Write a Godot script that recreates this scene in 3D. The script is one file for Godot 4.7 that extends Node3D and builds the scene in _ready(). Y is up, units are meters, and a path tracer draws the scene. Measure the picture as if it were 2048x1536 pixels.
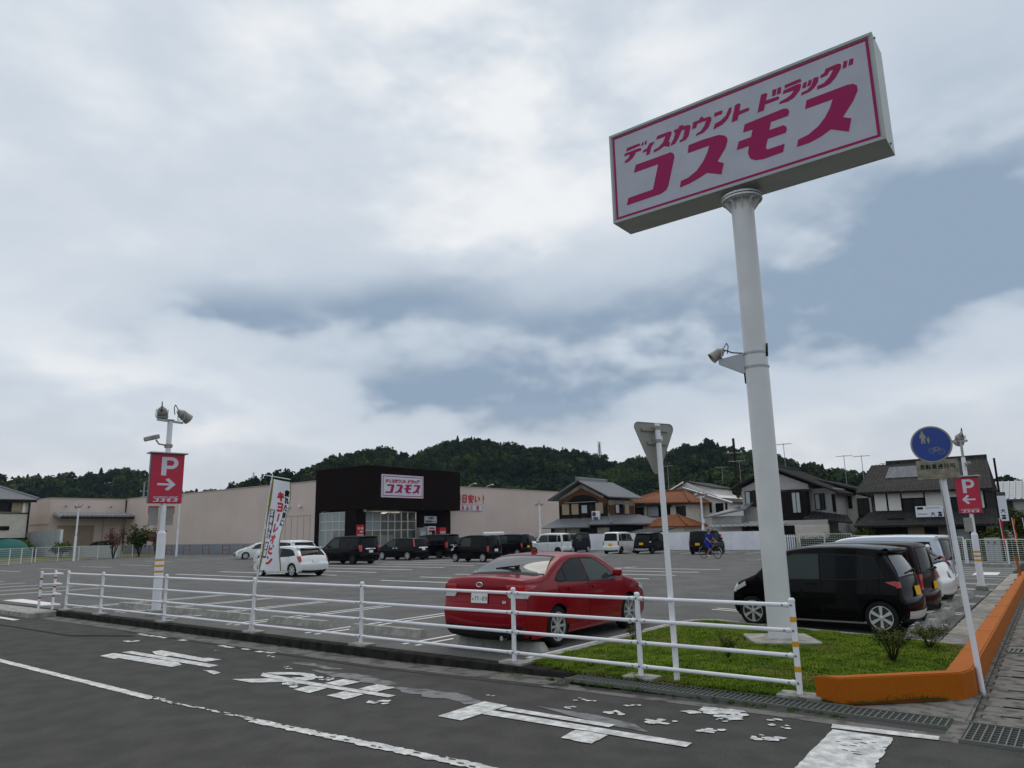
extends Node3D
# A roadside shop car park under a clouded sky. X runs along the pipe fence, -Z into the car park, origin at the last fence post.

# ---------------------------------------------------------------- geometry collector
class G:
	var v := PackedVector3Array()
	var n := PackedVector3Array()
	var k := PackedColorArray()
	var tint := Color(1, 1, 1)
	var tinted := false

	func t3(a: Vector3, b: Vector3, c: Vector3, na: Vector3, nb: Vector3, nc: Vector3) -> void:
		var g := (c - a).cross(b - a)
		if g.length_squared() < 1e-15:
			return
		if g.dot(na + nb + nc) < 0.0:
			v.append(a); v.append(c); v.append(b)
			n.append(na); n.append(nc); n.append(nb)
		else:
			v.append(a); v.append(b); v.append(c)
			n.append(na); n.append(nb); n.append(nc)
		if tinted:
			k.append(tint); k.append(tint); k.append(tint)

	func tri(a: Vector3, b: Vector3, c: Vector3, nn: Vector3) -> void:
		t3(a, b, c, nn, nn, nn)

	func q(a: Vector3, b: Vector3, c: Vector3, d: Vector3, nn: Vector3) -> void:
		t3(a, b, c, nn, nn, nn)
		t3(a, c, d, nn, nn, nn)

	func qf(a: Vector3, b: Vector3, c: Vector3, d: Vector3, towards: Vector3) -> void:
		var nn := (c - a).cross(d - b).normalized()
		if nn.dot(towards) < 0.0:
			nn = -nn
		q(a, b, c, d, nn)

	func q4(a: Vector3, b: Vector3, c: Vector3, d: Vector3, na: Vector3, nb: Vector3, nc: Vector3, nd: Vector3) -> void:
		t3(a, b, c, na, nb, nc)
		t3(a, c, d, na, nc, nd)

	func box(at: Vector3, s: Vector3, b := Basis(), r := 0.0) -> void:
		var h := s * 0.5
		for ax in 3:
			var i := (ax + 1) % 3
			var j := (ax + 2) % 3
			for sg in [-1.0, 1.0]:
				var nn := Vector3(); nn[ax] = sg
				var p := []
				for w in [[-1, -1], [1, -1], [1, 1], [-1, 1]]:
					var c := Vector3()
					c[ax] = sg * h[ax]; c[i] = w[0] * (h[i] - r); c[j] = w[1] * (h[j] - r)
					p.append(at + b * c)
				q(p[0], p[1], p[2], p[3], b * nn)
		if r <= 0.0:
			return
		for ax in 3:
			var i := (ax + 1) % 3
			var j := (ax + 2) % 3
			for si in [-1.0, 1.0]:
				for sj in [-1.0, 1.0]:
					var e := []
					for o in [0, 1]:
						for sg in [-1.0, 1.0]:
							var c := Vector3()
							c[ax] = sg * (h[ax] - r)
							c[i] = si * (h[i] if o == 0 else h[i] - r)
							c[j] = sj * (h[j] - r if o == 0 else h[j])
							e.append(at + b * c)
					var ni := Vector3(); ni[i] = si
					var nj := Vector3(); nj[j] = sj
					ni = b * ni; nj = b * nj
					q4(e[0], e[1], e[3], e[2], ni, ni, nj, nj)
		for sx in [-1.0, 1.0]:
			for sy in [-1.0, 1.0]:
				for sz in [-1.0, 1.0]:
					t3(at + b * Vector3(sx * h.x, sy * (h.y - r), sz * (h.z - r)), at + b * Vector3(sx * (h.x - r), sy * h.y, sz * (h.z - r)), at + b * Vector3(sx * (h.x - r), sy * (h.y - r), sz * h.z), b * Vector3(sx, 0, 0), b * Vector3(0, sy, 0), b * Vector3(0, 0, sz))

	func tube(a: Vector3, b: Vector3, ra: float, rb := -1.0, seg := 10, caps := true) -> void:
		if rb < 0.0:
			rb = ra
		var d := (b - a).normalized()
		var x := d.cross(Vector3.UP if absf(d.y) < 0.9 else Vector3.RIGHT).normalized()
		var y := d.cross(x)
		for s in seg:
			var f0 := TAU * s / seg
			var f1 := TAU * (s + 1) / seg
			var n0 := x * cos(f0) + y * sin(f0)
			var n1 := x * cos(f1) + y * sin(f1)
			q4(a + n0 * ra, a + n1 * ra, b + n1 * rb, b + n0 * rb, n0, n1, n1, n0)
			if caps:
				tri(a, a + n0 * ra, a + n1 * ra, -d)
				tri(b, b + n0 * rb, b + n1 * rb, d)

	func path(pts: Array, r: float, seg := 8) -> void:
		for i in pts.size() - 1:
			tube(pts[i], pts[i + 1], r, r, seg, i == 0 or i == pts.size() - 2)

	# profile: Vector2(radius, height) along axis b.y
	func lathe(profile: Array, at: Vector3, b := Basis(), seg := 20, smooth := false) -> void:
		var ns := []
		for i in profile.size() - 1:
			var d: Vector2 = profile[i + 1] - profile[i]
			ns.append(Vector2(d.y, -d.x).normalized())
		for i in profile.size() - 1:
			var a: Vector2 = profile[i]
			var c: Vector2 = profile[i + 1]
			var na: Vector2 = ns[i]
			var nc: Vector2 = ns[i]
			if smooth:
				if i > 0: na = (ns[i] + ns[i - 1]).normalized()
				if i < ns.size() - 1: nc = (ns[i] + ns[i + 1]).normalized()
			for s in seg:
				var f0 := TAU * s / seg
				var f1 := TAU * (s + 1) / seg
				var e0 := Vector3(cos(f0), 0, sin(f0))
				var e1 := Vector3(cos(f1), 0, sin(f1))
				q4(at + b * (e0 * a.x + Vector3.UP * a.y), at + b * (e1 * a.x + Vector3.UP * a.y), at + b * (e1 * c.x + Vector3.UP * c.y), at + b * (e0 * c.x + Vector3.UP * c.y),
					b * (e0 * na.x + Vector3.UP * na.y), b * (e1 * na.x + Vector3.UP * na.y), b * (e1 * nc.x + Vector3.UP * nc.y), b * (e0 * nc.x + Vector3.UP * nc.y))

	# polygon in x, y of the transform, thick from z0 to z1
	func prism(poly: PackedVector2Array, z0: float, z1: float, x := Transform3D()) -> void:
		var t := Geometry2D.triangulate_polygon(poly)
		var up := x.basis.z.normalized()
		for i in range(0, t.size(), 3):
			var a := poly[t[i]]; var b := poly[t[i + 1]]; var c := poly[t[i + 2]]
			tri(x * Vector3(a.x, a.y, z1), x * Vector3(b.x, b.y, z1), x * Vector3(c.x, c.y, z1), up)
			if z0 != z1:
				tri(x * Vector3(a.x, a.y, z0), x * Vector3(b.x, b.y, z0), x * Vector3(c.x, c.y, z0), -up)
		if z0 == z1:
			return
		var turn := 1.0 if Geometry2D.is_polygon_clockwise(poly) else -1.0
		for i in poly.size():
			var a := poly[i]
			var b := poly[(i + 1) % poly.size()]
			var d := (b - a).normalized()
			var nn := x.basis * (Vector3(-d.y, d.x, 0) * turn)
			q(x * Vector3(a.x, a.y, z0), x * Vector3(b.x, b.y, z0), x * Vector3(b.x, b.y, z1), x * Vector3(a.x, a.y, z1), nn.normalized())

	# polygon in (x, z) laid on the ground y = hf(x, z) + off, cut along a grid so that it follows the ground
	func lay(poly: PackedVector2Array, hf: Callable, off: float, cell := 0.0) -> void:
		var parts := [poly]
		if cell > 0.0:
			parts = []
			var r := Rect2(poly[0], Vector2())
			for p in poly: r = r.expand(p)
			var x := floorf(r.position.x / cell) * cell
			while x < r.end.x:
				var s := PackedVector2Array([Vector2(x, r.position.y - 1), Vector2(x + cell, r.position.y - 1), Vector2(x + cell, r.end.y + 1), Vector2(x, r.end.y + 1)])
				parts.append_array(Geometry2D.intersect_polygons(poly, s))
				x += cell
		for p in parts:
			var t := Geometry2D.triangulate_polygon(p)
			for i in range(0, t.size(), 3):
				var o := []
				for j in 3:
					var w: Vector2 = p[t[i + j]]
					o.append(Vector3(w.x, hf.call(w.x, w.y) + off, w.y))
				tri(o[0], o[1], o[2], Vector3.UP)

	func mesh() -> ArrayMesh:
		var m := ArrayMesh.new()
		if v.is_empty():
			return m
		var a := []
		a.resize(Mesh.ARRAY_MAX)
		a[Mesh.ARRAY_VERTEX] = v
		a[Mesh.ARRAY_NORMAL] = n
		if tinted:
			a[Mesh.ARRAY_COLOR] = k
		m.add_surface_from_arrays(Mesh.PRIMITIVE_TRIANGLES, a)
		return m

# ---------------------------------------------------------------- naming and parents
var used := {}
var M := {}
var T := {}
var rng := RandomNumberGenerator.new()
var UPB := Basis()

func numbered(called: String) -> String:
	if not used.has(called):
		used[called] = 0
		return called
	used[called] += 1
	return "%s_%03d" % [called, used[called]]

func tag(o: Node, label: String, category: String, group := "") -> void:
	o.set_meta("label", label)
	o.set_meta("category", category)
	if group:
		o.set_meta("group", group)

func thing(called: String, label: String, category: String, at := Vector3.ZERO, turn := 0.0, group := "") -> Node3D:
	var o := Node3D.new()
	o.name = numbered(called)
	add_child(o)
	o.position = at
	o.rotation.y = turn
	tag(o, label, category, group)
	return o

func put(called: String, m: Mesh, material: Material, parent: Node, stuff := false) -> MeshInstance3D:
	var o := MeshInstance3D.new()
	o.name = called if parent != self else numbered(called)
	o.mesh = m
	o.material_override = material
	parent.add_child(o, true)
	if stuff:
		o.set_meta("kind", "stuff")
	return o

func part(called: String, g: G, material: Material, parent: Node, stuff := false) -> MeshInstance3D:
	return put(called, g.mesh(), material, parent, stuff)

func struct(called: String, g: G, material: Material) -> MeshInstance3D:
	var o := put(called, g.mesh(), material, self)
	o.set_meta("kind", "structure")
	return o

func boxed(called: String, at: Vector3, s: Vector3, material: Material, parent: Node, bev := 0.0, b := Basis()) -> MeshInstance3D:
	var g := G.new()
	g.box(at, s, b, bev)
	return part(called, g, material, parent)

func pv(a: Array) -> PackedVector2Array:
	var p := PackedVector2Array()
	for i in range(0, a.size(), 2):
		p.append(Vector2(a[i], a[i + 1]))
	return p

func words(text: String, size: float, depth: float, mono := false, bold := true) -> TextMesh:
	var t := TextMesh.new()
	var f := SystemFont.new()
	f.font_names = PackedStringArray(["Droid Sans Mono" if mono else "Droid Sans"])
	if bold and not mono:
		f.font_weight = 700
	t.font = f
	t.text = text
	t.font_size = 64
	t.pixel_size = size / 64.0
	t.depth = depth
	return t

# ---------------------------------------------------------------- materials
func noise_tex(called: String, freq: float, oct: int, lo: float, hi: float, sd: int, size := 512, kind := FastNoiseLite.TYPE_SIMPLEX_SMOOTH, bump := 0.0, pts := PackedFloat32Array()) -> void:
	var f := FastNoiseLite.new()
	f.seed = sd
	f.noise_type = kind
	f.frequency = freq
	f.fractal_octaves = oct
	f.fractal_type = FastNoiseLite.FRACTAL_FBM if oct > 1 else FastNoiseLite.FRACTAL_NONE
	var t := NoiseTexture2D.new()
	t.width = size
	t.height = size
	t.seamless = true
	t.noise = f
	if bump > 0.0:
		t.as_normal_map = true
		t.bump_strength = bump
	else:
		var g := Gradient.new()
		var a := Color(lo, lo, lo).linear_to_srgb()
		var b := Color(hi, hi, hi).linear_to_srgb()
		if pts.size() == 2:
			g.offsets = PackedFloat32Array([0.0, pts[0], pts[1], 1.0])
			g.colors = PackedColorArray([a, a, b, b])
		else:
			g.offsets = PackedFloat32Array([0.0, 1.0])
			g.colors = PackedColorArray([a, b])
		t.color_ramp = g
	T[called] = t

func mat(called: String, c: Color, rough := 0.8, o := {}) -> StandardMaterial3D:
	var m := StandardMaterial3D.new()
	m.resource_name = called
	m.albedo_color = Color(c.r, c.g, c.b).linear_to_srgb()
	m.roughness = rough
	m.metallic = o.get("metal", 0.0)
	m.metallic_specular = o.get("spec", 0.5 if rough < 0.5 else 0.22)
	if o.has("tex"):
		m.albedo_texture = T[o.tex]
	if o.has("nrm"):
		m.normal_enabled = true
		m.normal_texture = T[o.nrm]
		m.normal_scale = o.get("ns", 1.0)
	if o.has("tex") or o.has("nrm"):
		m.uv1_triplanar = true
		m.uv1_world_triplanar = o.get("world", true)
		var s = o.get("s", 1.0)
		m.uv1_scale = s if s is Vector3 else Vector3(s, s, s)
	if o.has("det"):
		m.detail_enabled = true
		m.detail_blend_mode = BaseMaterial3D.BLEND_MODE_MUL
		m.detail_albedo = T[o.det]
		m.detail_uv_layer = BaseMaterial3D.DETAIL_UV_2
		m.uv2_triplanar = true
		m.uv2_world_triplanar = o.get("world", true)
		var s2 = o.get("ds", 0.1)
		m.uv2_scale = s2 if s2 is Vector3 else Vector3(s2, s2, s2)
	if o.has("coat"):
		m.clearcoat_enabled = true
		m.clearcoat = o.coat
		m.clearcoat_roughness = 0.04
	if o.has("back"):
		m.backlight_enabled = true
		m.backlight = o.back
	if o.has("vcol"):
		m.vertex_color_use_as_albedo = true
	if o.has("glow"):
		m.emission_enabled = true
		m.emission = c.linear_to_srgb()
		m.emission_energy_multiplier = o.glow
	M[called] = m
	return m

func grey(x: float) -> Color:
	return Color(x, x, x)

func make_materials() -> void:
	noise_tex("grain", 0.26, 2, 0.38, 1.0, 1, 1024, FastNoiseLite.TYPE_SIMPLEX, 0.0, PackedFloat32Array([0.22, 0.78]))
	noise_tex("wear", 0.010, 6, 0.80, 1.0, 8, 1024, FastNoiseLite.TYPE_SIMPLEX_SMOOTH, 0.0, PackedFloat32Array([0.28, 0.7]))
	noise_tex("speck", 0.09, 3, 0.72, 1.0, 2, 512)
	noise_tex("blotch", 0.012, 5, 0.62, 1.0, 3, 512, FastNoiseLite.TYPE_SIMPLEX_SMOOTH, 0.0, PackedFloat32Array([0.25, 0.75]))
	noise_tex("soft", 0.008, 4, 0.86, 1.0, 4, 512)
	noise_tex("dirt", 0.02, 5, 0.5, 1.0, 5, 512, FastNoiseLite.TYPE_SIMPLEX_SMOOTH, 0.0, PackedFloat32Array([0.2, 0.55]))
	noise_tex("grain_n", 0.2, 2, 0, 1, 6, 512, FastNoiseLite.TYPE_SIMPLEX, 5.0)
	noise_tex("wave_n", 0.01, 3, 0, 1, 7, 256, FastNoiseLite.TYPE_SIMPLEX_SMOOTH, 3.0)
	mat("asphalt", Color(0.118, 0.114, 0.107), 0.86, {"tex": "grain", "s": 0.40, "nrm": "grain_n", "ns": 0.5, "det": "wear", "ds": 0.16})
	mat("lot", Color(0.222, 0.218, 0.211), 0.85, {"tex": "grain", "s": 0.45, "nrm": "grain_n", "ns": 0.45, "det": "wear", "ds": 0.06})
	mat("patch", grey(0.30), 0.9, {"tex": "grain", "s": 0.5, "det": "dirt", "ds": 0.3})
	mat("crack", grey(0.02), 0.95)
	mat("paint", Color(0.78, 0.78, 0.76), 0.6, {"tex": "speck", "s": 0.7, "det": "dirt", "ds": 0.9})
	M.paint.detail_albedo = T.blotch
	mat("lotpaint", Color(0.80, 0.80, 0.76), 0.65, {"tex": "speck", "s": 0.5})
	mat("kerb", Color(0.038, 0.036, 0.032), 0.95, {"tex": "speck", "s": 0.5, "det": "dirt", "ds": 0.35})
	mat("gutter", Color(0.24, 0.232, 0.215), 0.9, {"tex": "grain", "s": 0.5, "det": "dirt", "ds": 0.25})
	mat("concrete", Color(0.44, 0.43, 0.39), 0.9, {"tex": "speck", "s": 0.8, "det": "blotch", "ds": 0.6})
	mat("slab", Color(0.42, 0.405, 0.37), 0.9, {"tex": "speck", "s": 0.9, "det": "blotch", "ds": 0.5})
	mat("slabdark", Color(0.34, 0.325, 0.30), 0.9, {"tex": "speck", "s": 0.9, "det": "blotch", "ds": 0.5})
	mat("slabwarm", Color(0.45, 0.42, 0.36), 0.9, {"tex": "speck", "s": 0.8, "det": "blotch", "ds": 0.7})
	mat("oldslab", Color(0.27, 0.255, 0.232), 0.95, {"tex": "grain", "s": 0.7, "det": "dirt", "ds": 0.45})
	mat("earth", Color(0.075, 0.075, 0.05), 1.0, {"tex": "speck", "s": 0.05})
	mat("soil", Color(0.05, 0.075, 0.018), 1.0, {"tex": "speck", "s": 0.8})
	mat("steel", Color(0.2, 0.21, 0.19), 0.6, {"metal": 0.3, "tex": "speck", "s": 1.5})
	mat("void", grey(0.006), 1.0)
	mat("orange", Color(0.47, 0.128, 0.008), 0.6, {"tex": "speck", "s": 0.6, "det": "soft", "ds": 0.5})
	mat("white", Color(0.84, 0.84, 0.86), 0.45, {"det": "soft", "ds": 0.4})
	mat("whitepole", Color(0.74, 0.75, 0.74), 0.42, {"tex": "soft", "s": 0.25})
	mat("signwhite", Color(0.66, 0.67, 0.73), 0.35, {"tex": "soft", "s": 0.3})
	mat("signframe", Color(0.40, 0.43, 0.40), 0.4, {"metal": 0.2, "tex": "soft", "s": 0.4})
	mat("magenta", Color(0.36, 0.012, 0.10), 0.4, {"spec": 0.3})
	mat("signface", Color(0.50, 0.51, 0.57), 0.35, {"tex": "soft", "s": 0.3})
	mat("crimson", Color(0.52, 0.012, 0.05), 0.4, {"tex": "soft", "s": 0.6})
	mat("red", Color(0.55, 0.012, 0.02), 0.45)
	mat("yellowtape", Color(0.62, 0.32, 0.03), 0.5)
	mat("galv", Color(0.42, 0.43, 0.44), 0.42, {"metal": 0.75, "tex": "speck", "s": 1.2})
	mat("galvdull", Color(0.34, 0.335, 0.30), 0.6, {"metal": 0.3, "tex": "soft", "s": 1.0})
	mat("bolt", Color(0.25, 0.25, 0.27), 0.4, {"metal": 0.6})
	mat("black", grey(0.012), 0.5)
	mat("rubber", grey(0.018), 0.85)
	mat("glass", Color(0.006, 0.008, 0.009), 0.05, {"spec": 0.28})
	mat("glassbright", Color(0.03, 0.036, 0.036), 0.04, {"spec": 0.7})
	mat("glasspale", Color(0.04, 0.055, 0.05), 0.06, {"spec": 0.32})
	mat("chrome", grey(0.75), 0.15, {"metal": 1.0})
	mat("alloy", grey(0.68), 0.32, {"metal": 0.55})
	mat("alloydark", grey(0.06), 0.4, {"metal": 0.5})
	mat("tail", Color(0.42, 0.008, 0.012), 0.12, {"coat": 0.6})
	mat("lens", Color(0.55, 0.56, 0.57), 0.12, {"coat": 0.8})
	mat("plate", Color(0.72, 0.73, 0.70), 0.5)
	mat("plateyellow", Color(0.75, 0.42, 0.02), 0.5)
	mat("plategreen", Color(0.01, 0.07, 0.03), 0.5)
	mat("plastic", grey(0.025), 0.6)
	mat("carred", Color(0.235, 0.004, 0.011), 0.28, {"coat": 0.4, "spec": 0.22})
	mat("carblack", Color(0.003, 0.003, 0.0035), 0.22, {"coat": 0.2, "spec": 0.14})
	mat("carnavy", Color(0.006, 0.008, 0.012), 0.25, {"coat": 0.22, "spec": 0.15})
	mat("carwhite", Color(0.74, 0.75, 0.73), 0.3, {"coat": 1.0})
	mat("carbrown", Color(0.018, 0.008, 0.007), 0.25, {"coat": 0.22, "spec": 0.15})
	mat("cargrey", Color(0.12, 0.13, 0.145), 0.25, {"coat": 1.0, "metal": 0.4})
	mat("carice", Color(0.55, 0.62, 0.70), 0.3, {"coat": 1.0})
	mat("carwine", Color(0.12, 0.006, 0.014), 0.25, {"coat": 1.0})
	mat("tanwall", Color(0.69, 0.575, 0.505), 0.85, {"tex": "soft", "s": 0.04})
	mat("greyband", Color(0.30, 0.31, 0.34), 0.85, {"tex": "soft", "s": 0.05})
	mat("darkclad", Color(0.017, 0.011, 0.009), 0.8, {"spec": 0.08, "tex": "speck", "s": Vector3(2.0, 0.1, 2.0)})
	mat("trim", Color(0.42, 0.34, 0.30), 0.6)
	mat("alu", Color(0.62, 0.63, 0.63), 0.4, {"metal": 0.2})
	mat("shopglass", Color(0.05, 0.06, 0.058), 0.05, {"spec": 0.6})
	mat("frost", Color(0.30, 0.34, 0.33), 0.3)
	mat("tubelight", Color(1.0, 0.98, 0.9), 0.5, {"glow": 1.1})
	mat("shopin", Color(0.25, 0.25, 0.22), 0.9)
	mat("fascia", Color(0.03, 0.03, 0.028), 0.7)
	mat("kawara", Color(0.22, 0.23, 0.245), 0.45, {"tex": "speck", "s": 0.9, "det": "soft", "ds": 0.2})
	mat("kawaraold", Color(0.060, 0.056, 0.053), 0.75, {"tex": "speck", "s": 0.8, "det": "blotch", "ds": 0.3})
	mat("kawaraorange", Color(0.27, 0.088, 0.030), 0.6, {"tex": "speck", "s": 1.3, "det": "blotch", "ds": 0.35})
	mat("slate", Color(0.050, 0.052, 0.055), 0.7, {"tex": "speck", "s": 0.6})
	mat("plaster", Color(0.70, 0.65, 0.555), 0.9, {"tex": "soft", "s": 0.1, "det": "soft", "ds": 0.31})
	mat("plasterwhite", Color(0.82, 0.79, 0.73), 0.9, {"tex": "soft", "s": 0.1})
	mat("plastergrey", Color(0.53, 0.505, 0.48), 0.9, {"tex": "soft", "s": 0.1, "det": "soft", "ds": 0.27})
	mat("plasterdim", Color(0.36, 0.325, 0.26), 0.9, {"tex": "soft", "s": 0.1, "det": "blotch", "ds": 0.1})
	mat("timber", Color(0.05, 0.028, 0.018), 0.85, {"tex": "speck", "s": Vector3(3.0, 0.3, 3.0)})
	mat("timberdark", Color(0.016, 0.012, 0.011), 0.85, {"tex": "speck", "s": Vector3(2.0, 0.3, 2.0)})
	mat("timberred", Color(0.135, 0.06, 0.028), 0.85, {"tex": "dirt", "s": Vector3(2.6, 0.5, 2.6)})
	mat("shutter", Color(0.38, 0.30, 0.21), 0.8, {"tex": "soft", "s": 0.4})
	mat("curtain", Color(0.42, 0.45, 0.46), 0.4)
	mat("metalroof", Color(0.34, 0.36, 0.38), 0.45, {"metal": 0.4, "tex": "soft", "s": 0.3})
	mat("solar", Color(0.15, 0.155, 0.175), 0.6, {"tex": "blotch", "s": 0.4})
	mat("panelwhite", Color(0.83, 0.83, 0.88), 0.5, {"tex": "soft", "s": 0.2})
	mat("fencewire", Color(0.62, 0.64, 0.62), 0.5)
	mat("corrugate", Color(0.40, 0.41, 0.40), 0.5, {"tex": "soft", "s": 0.3})
	mat("tarp", Color(0.012, 0.10, 0.085), 0.6, {"nrm": "wave_n", "s": 0.8, "ns": 1.2})
	mat("rack", Color(0.28, 0.17, 0.085), 0.6)
	mat("wood_pole", Color(0.03, 0.025, 0.022), 0.9, {"tex": "speck", "s": Vector3(3, 0.3, 3)})
	mat("polegrey", Color(0.30, 0.30, 0.29), 0.8)
	mat("signblue", Color(0.006, 0.045, 0.26), 0.35)
	mat("faded", Color(0.34, 0.32, 0.26), 0.5)
	mat("plaque", Color(0.30, 0.285, 0.22), 0.55, {"tex": "blotch", "s": 1.5, "world": false})
	mat("banner", Color(0.80, 0.80, 0.84), 0.8, {"back": Color(0.3, 0.3, 0.31)})
	mat("olive", Color(0.23, 0.22, 0.03), 0.8, {"back": Color(0.3, 0.3, 0.1)})
	mat("bannerred", Color(0.65, 0.015, 0.03), 0.8)
	mat("bannerorange", Color(0.62, 0.10, 0.03), 0.8)
	mat("skin", Color(0.36, 0.19, 0.125), 0.6, {"spec": 0.3})
	mat("hair", Color(0.03, 0.022, 0.018), 0.7)
	mat("bluecloth", Color(0.016, 0.035, 0.26), 0.85)
	mat("grass", Color(1, 1, 1), 0.8, {"spec": 0.12, "vcol": true, "back": Color(0.25, 0.3, 0.08)})
	mat("leaf", Color(1, 1, 1), 0.8, {"spec": 0.08, "vcol": true, "back": Color(0.22, 0.25, 0.1)})
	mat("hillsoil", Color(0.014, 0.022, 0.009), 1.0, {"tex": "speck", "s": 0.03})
	mat("bark", Color(0.035, 0.026, 0.018), 0.9)
	mat("hedge", Color(0.030, 0.058, 0.014), 0.9, {"tex": "dirt", "s": 1.2})
	mat("yellow", Color(0.55, 0.33, 0.02), 0.6)

# ---------------------------------------------------------------- camera, sky, light
const EYE := Vector3(2.703, 1.78, 8.341)

func make_view() -> void:
	var cam := Camera3D.new()
	cam.name = "camera"
	add_child(cam)
	cam.position = EYE
	cam.basis = Basis(Vector3.UP, deg_to_rad(38.0)) * Basis(Vector3.RIGHT, deg_to_rad(11.6)) * Basis(Vector3(0, 0, 1), deg_to_rad(-1.15))
	cam.fov = 55.88
	cam.near = 0.05
	cam.far = 3000.0
	cam.current = true
	var we := WorldEnvironment.new()
	we.name = "daylight"
	var e := Environment.new()
	e.background_mode = Environment.BG_SKY
	var sky := Sky.new()
	var sm := PanoramaSkyMaterial.new()
	sm.panorama = make_sky()
	sky.sky_material = sm
	e.sky = sky
	e.tonemap_mode = Environment.TONE_MAPPER_LINEAR
	e.tonemap_exposure = 1.0
	e.sdfgi_enabled = true
	e.ssao_enabled = true
	e.ssil_enabled = true
	e.fog_enabled = true
	e.fog_density = 0.00012
	e.fog_light_color = Color(0.62, 0.69, 0.78)
	we.environment = e
	add_child(we)
	var sun := DirectionalLight3D.new()
	sun.name = "sun"
	sun.light_energy = 0.40
	sun.light_angular_distance = 50.0
	sun.light_color = Color(1.0, 0.97, 0.92)
	sun.shadow_enabled = true
	add_child(sun)
	sun.rotation = Vector3(deg_to_rad(-66), deg_to_rad(180 + 36), 0)

# cloud masses: azimuth, elevation, half widths in degrees, tilt (rise per degree), weight (dark positive)
const CLOUDS := [
	[-52.0, 16.4, 6.5, 2.0, 0.0, 0.36], [-60.0, 17.4, 3.5, 1.4, 0.0, 0.22], [-44.0, 18.8, 5.0, 2.0, 0.1, 0.26], [-47.0, 10.6, 4.5, 1.5, 0.0, 0.36],
	[-39.0, 10.6, 6.0, 2.0, 0.05, 0.36], [-29.0, 12.6, 6.0, 2.6, 0.2, 0.34], [-19.0, 15.0, 7.0, 3.0, 0.2, 0.36], [-7.0, 17.6, 8.0, 3.2, 0.15, 0.46], [4.0, 18.4, 8.0, 3.6, 0.1, 0.36],
	[-9.0, 22.5, 9.0, 3.5, 0.15, 0.24], [-31.0, 16.6, 6.0, 2.4, 0.2, 0.22], [-37.0, 15.2, 5.0, 2.4, 0.1, 0.2], [-40.0, 20.5, 6.0, 1.6, 0.1, 0.12], [-2.0, 30.0, 10.0, 4.0, 0.3, 0.14], [-56.0, 12.8, 4.0, 0.8, 0.0, 0.12],
	[-37.0, 39.0, 12.0, 6.0, 0.0, -0.22], [-32.0, 29.0, 10.0, 6.0, 0.2, -0.12], [-72.0, 33.0, 16.0, 9.0, 0.0, -0.08], [-9.0, 8.2, 9.0, 2.0, 0.2, -0.16], [-66.0, 11.5, 10.0, 2.2, 0.0, -0.16], [-55.0, 7.5, 9.0, 2.0, 0.0, -0.12], [-25.0, 7.8, 6.0, 1.4, 0.1, -0.1],
]

func make_sky() -> ImageTexture:
	var w := 2048
	var h := 1024
	var im := Image.create(w, h, false, Image.FORMAT_RGBF)
	var fa := FastNoiseLite.new()
	fa.seed = 11; fa.frequency = 0.8; fa.fractal_octaves = 5; fa.fractal_gain = 0.5; fa.domain_warp_enabled = true; fa.domain_warp_amplitude = 0.3; fa.domain_warp_frequency = 1.2
	var fb := FastNoiseLite.new()
	fb.seed = 23; fb.frequency = 4.2; fb.fractal_octaves = 6; fb.fractal_gain = 0.55
	var dark := Vector3(0.270, 0.362, 0.482)
	var mid := Vector3(0.60, 0.67, 0.755)
	var bright := Vector3(0.885, 0.905, 0.925)
	var warm := Vector3(0.72, 0.695, 0.675)
	var below := Color(0.30, 0.31, 0.32)
	for j in h:
		var el := PI / 2 - PI * (j + 0.5) / h
		if el < 0.0:
			im.fill_rect(Rect2i(0, j, w, h - j), below)
			break
		var y := sin(el)
		var r := cos(el)
		var eld := rad_to_deg(el)
		var near := []
		for b in CLOUDS:
			if absf(eld - b[1]) < 3.4 * (b[3] + absf(b[4]) * b[2]) + 2.0:
				near.append(b)
		var k := 1.0 / (y + 0.30)
		var hz := clampf((10.0 - eld) / 10.0, 0.0, 1.0)
		for i in w:
			var az := TAU * (i + 0.5) / w
			var x := sin(az) * r
			var z := -cos(az) * r
			var nz := fa.get_noise_3d(x * k, y * 1.5, z * k)
			var nf := fb.get_noise_3d(x, y * 2.2, z)
			var t := 0.60 + 0.10 * nz + 0.10 * nf
			var azd := rad_to_deg(az)
			if azd > 180.0: azd -= 360.0
			var wa := azd + nf * 6.0 + nz * 2.0
			var we := eld + nf * 3.0 + nz * 1.0
			var d := 0.0
			for b in near:
				var a: float = wa - b[0]
				if absf(a) < 2.6 * b[2]:
					var u: float = a / b[2]
					var vv: float = (we - b[1] - a * b[4]) / b[3]
					d += b[5] * exp(-0.42 * (u * u + vv * vv)) * 1.15
			t = clampf(t - d * (0.95 + 1.5 * nf + 0.5 * nz), 0.0, 1.0)
			var c := dark.lerp(mid, smoothstep(-0.1, 0.62, t)).lerp(bright, smoothstep(0.55, 1.05, t))
			c = c.lerp(warm * (0.95 + 0.22 * nz + 0.30 * nf), hz * 0.6)
			im.set_pixel(i, j, Color(c.x, c.y, c.z))
	return ImageTexture.create_from_image(im)

# ---------------------------------------------------------------- ground, road and car park
func road_y(x: float, _z := 0.0) -> float:
	return -0.14 + 0.12 * clampf((x + 6.0) / 6.0, 0.0, 1.0)

func zero(_x: float, _z: float) -> float:
	return 0.0

func edge_x(z: float) -> float:   # the right border of the car park leans a little
	return 0.58 + 0.0235 * (z + 4.7)

const RED_STALLS := [-3.86, -6.43, -9.09, -11.8, -14.4, -16.95, -19.5]

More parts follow.
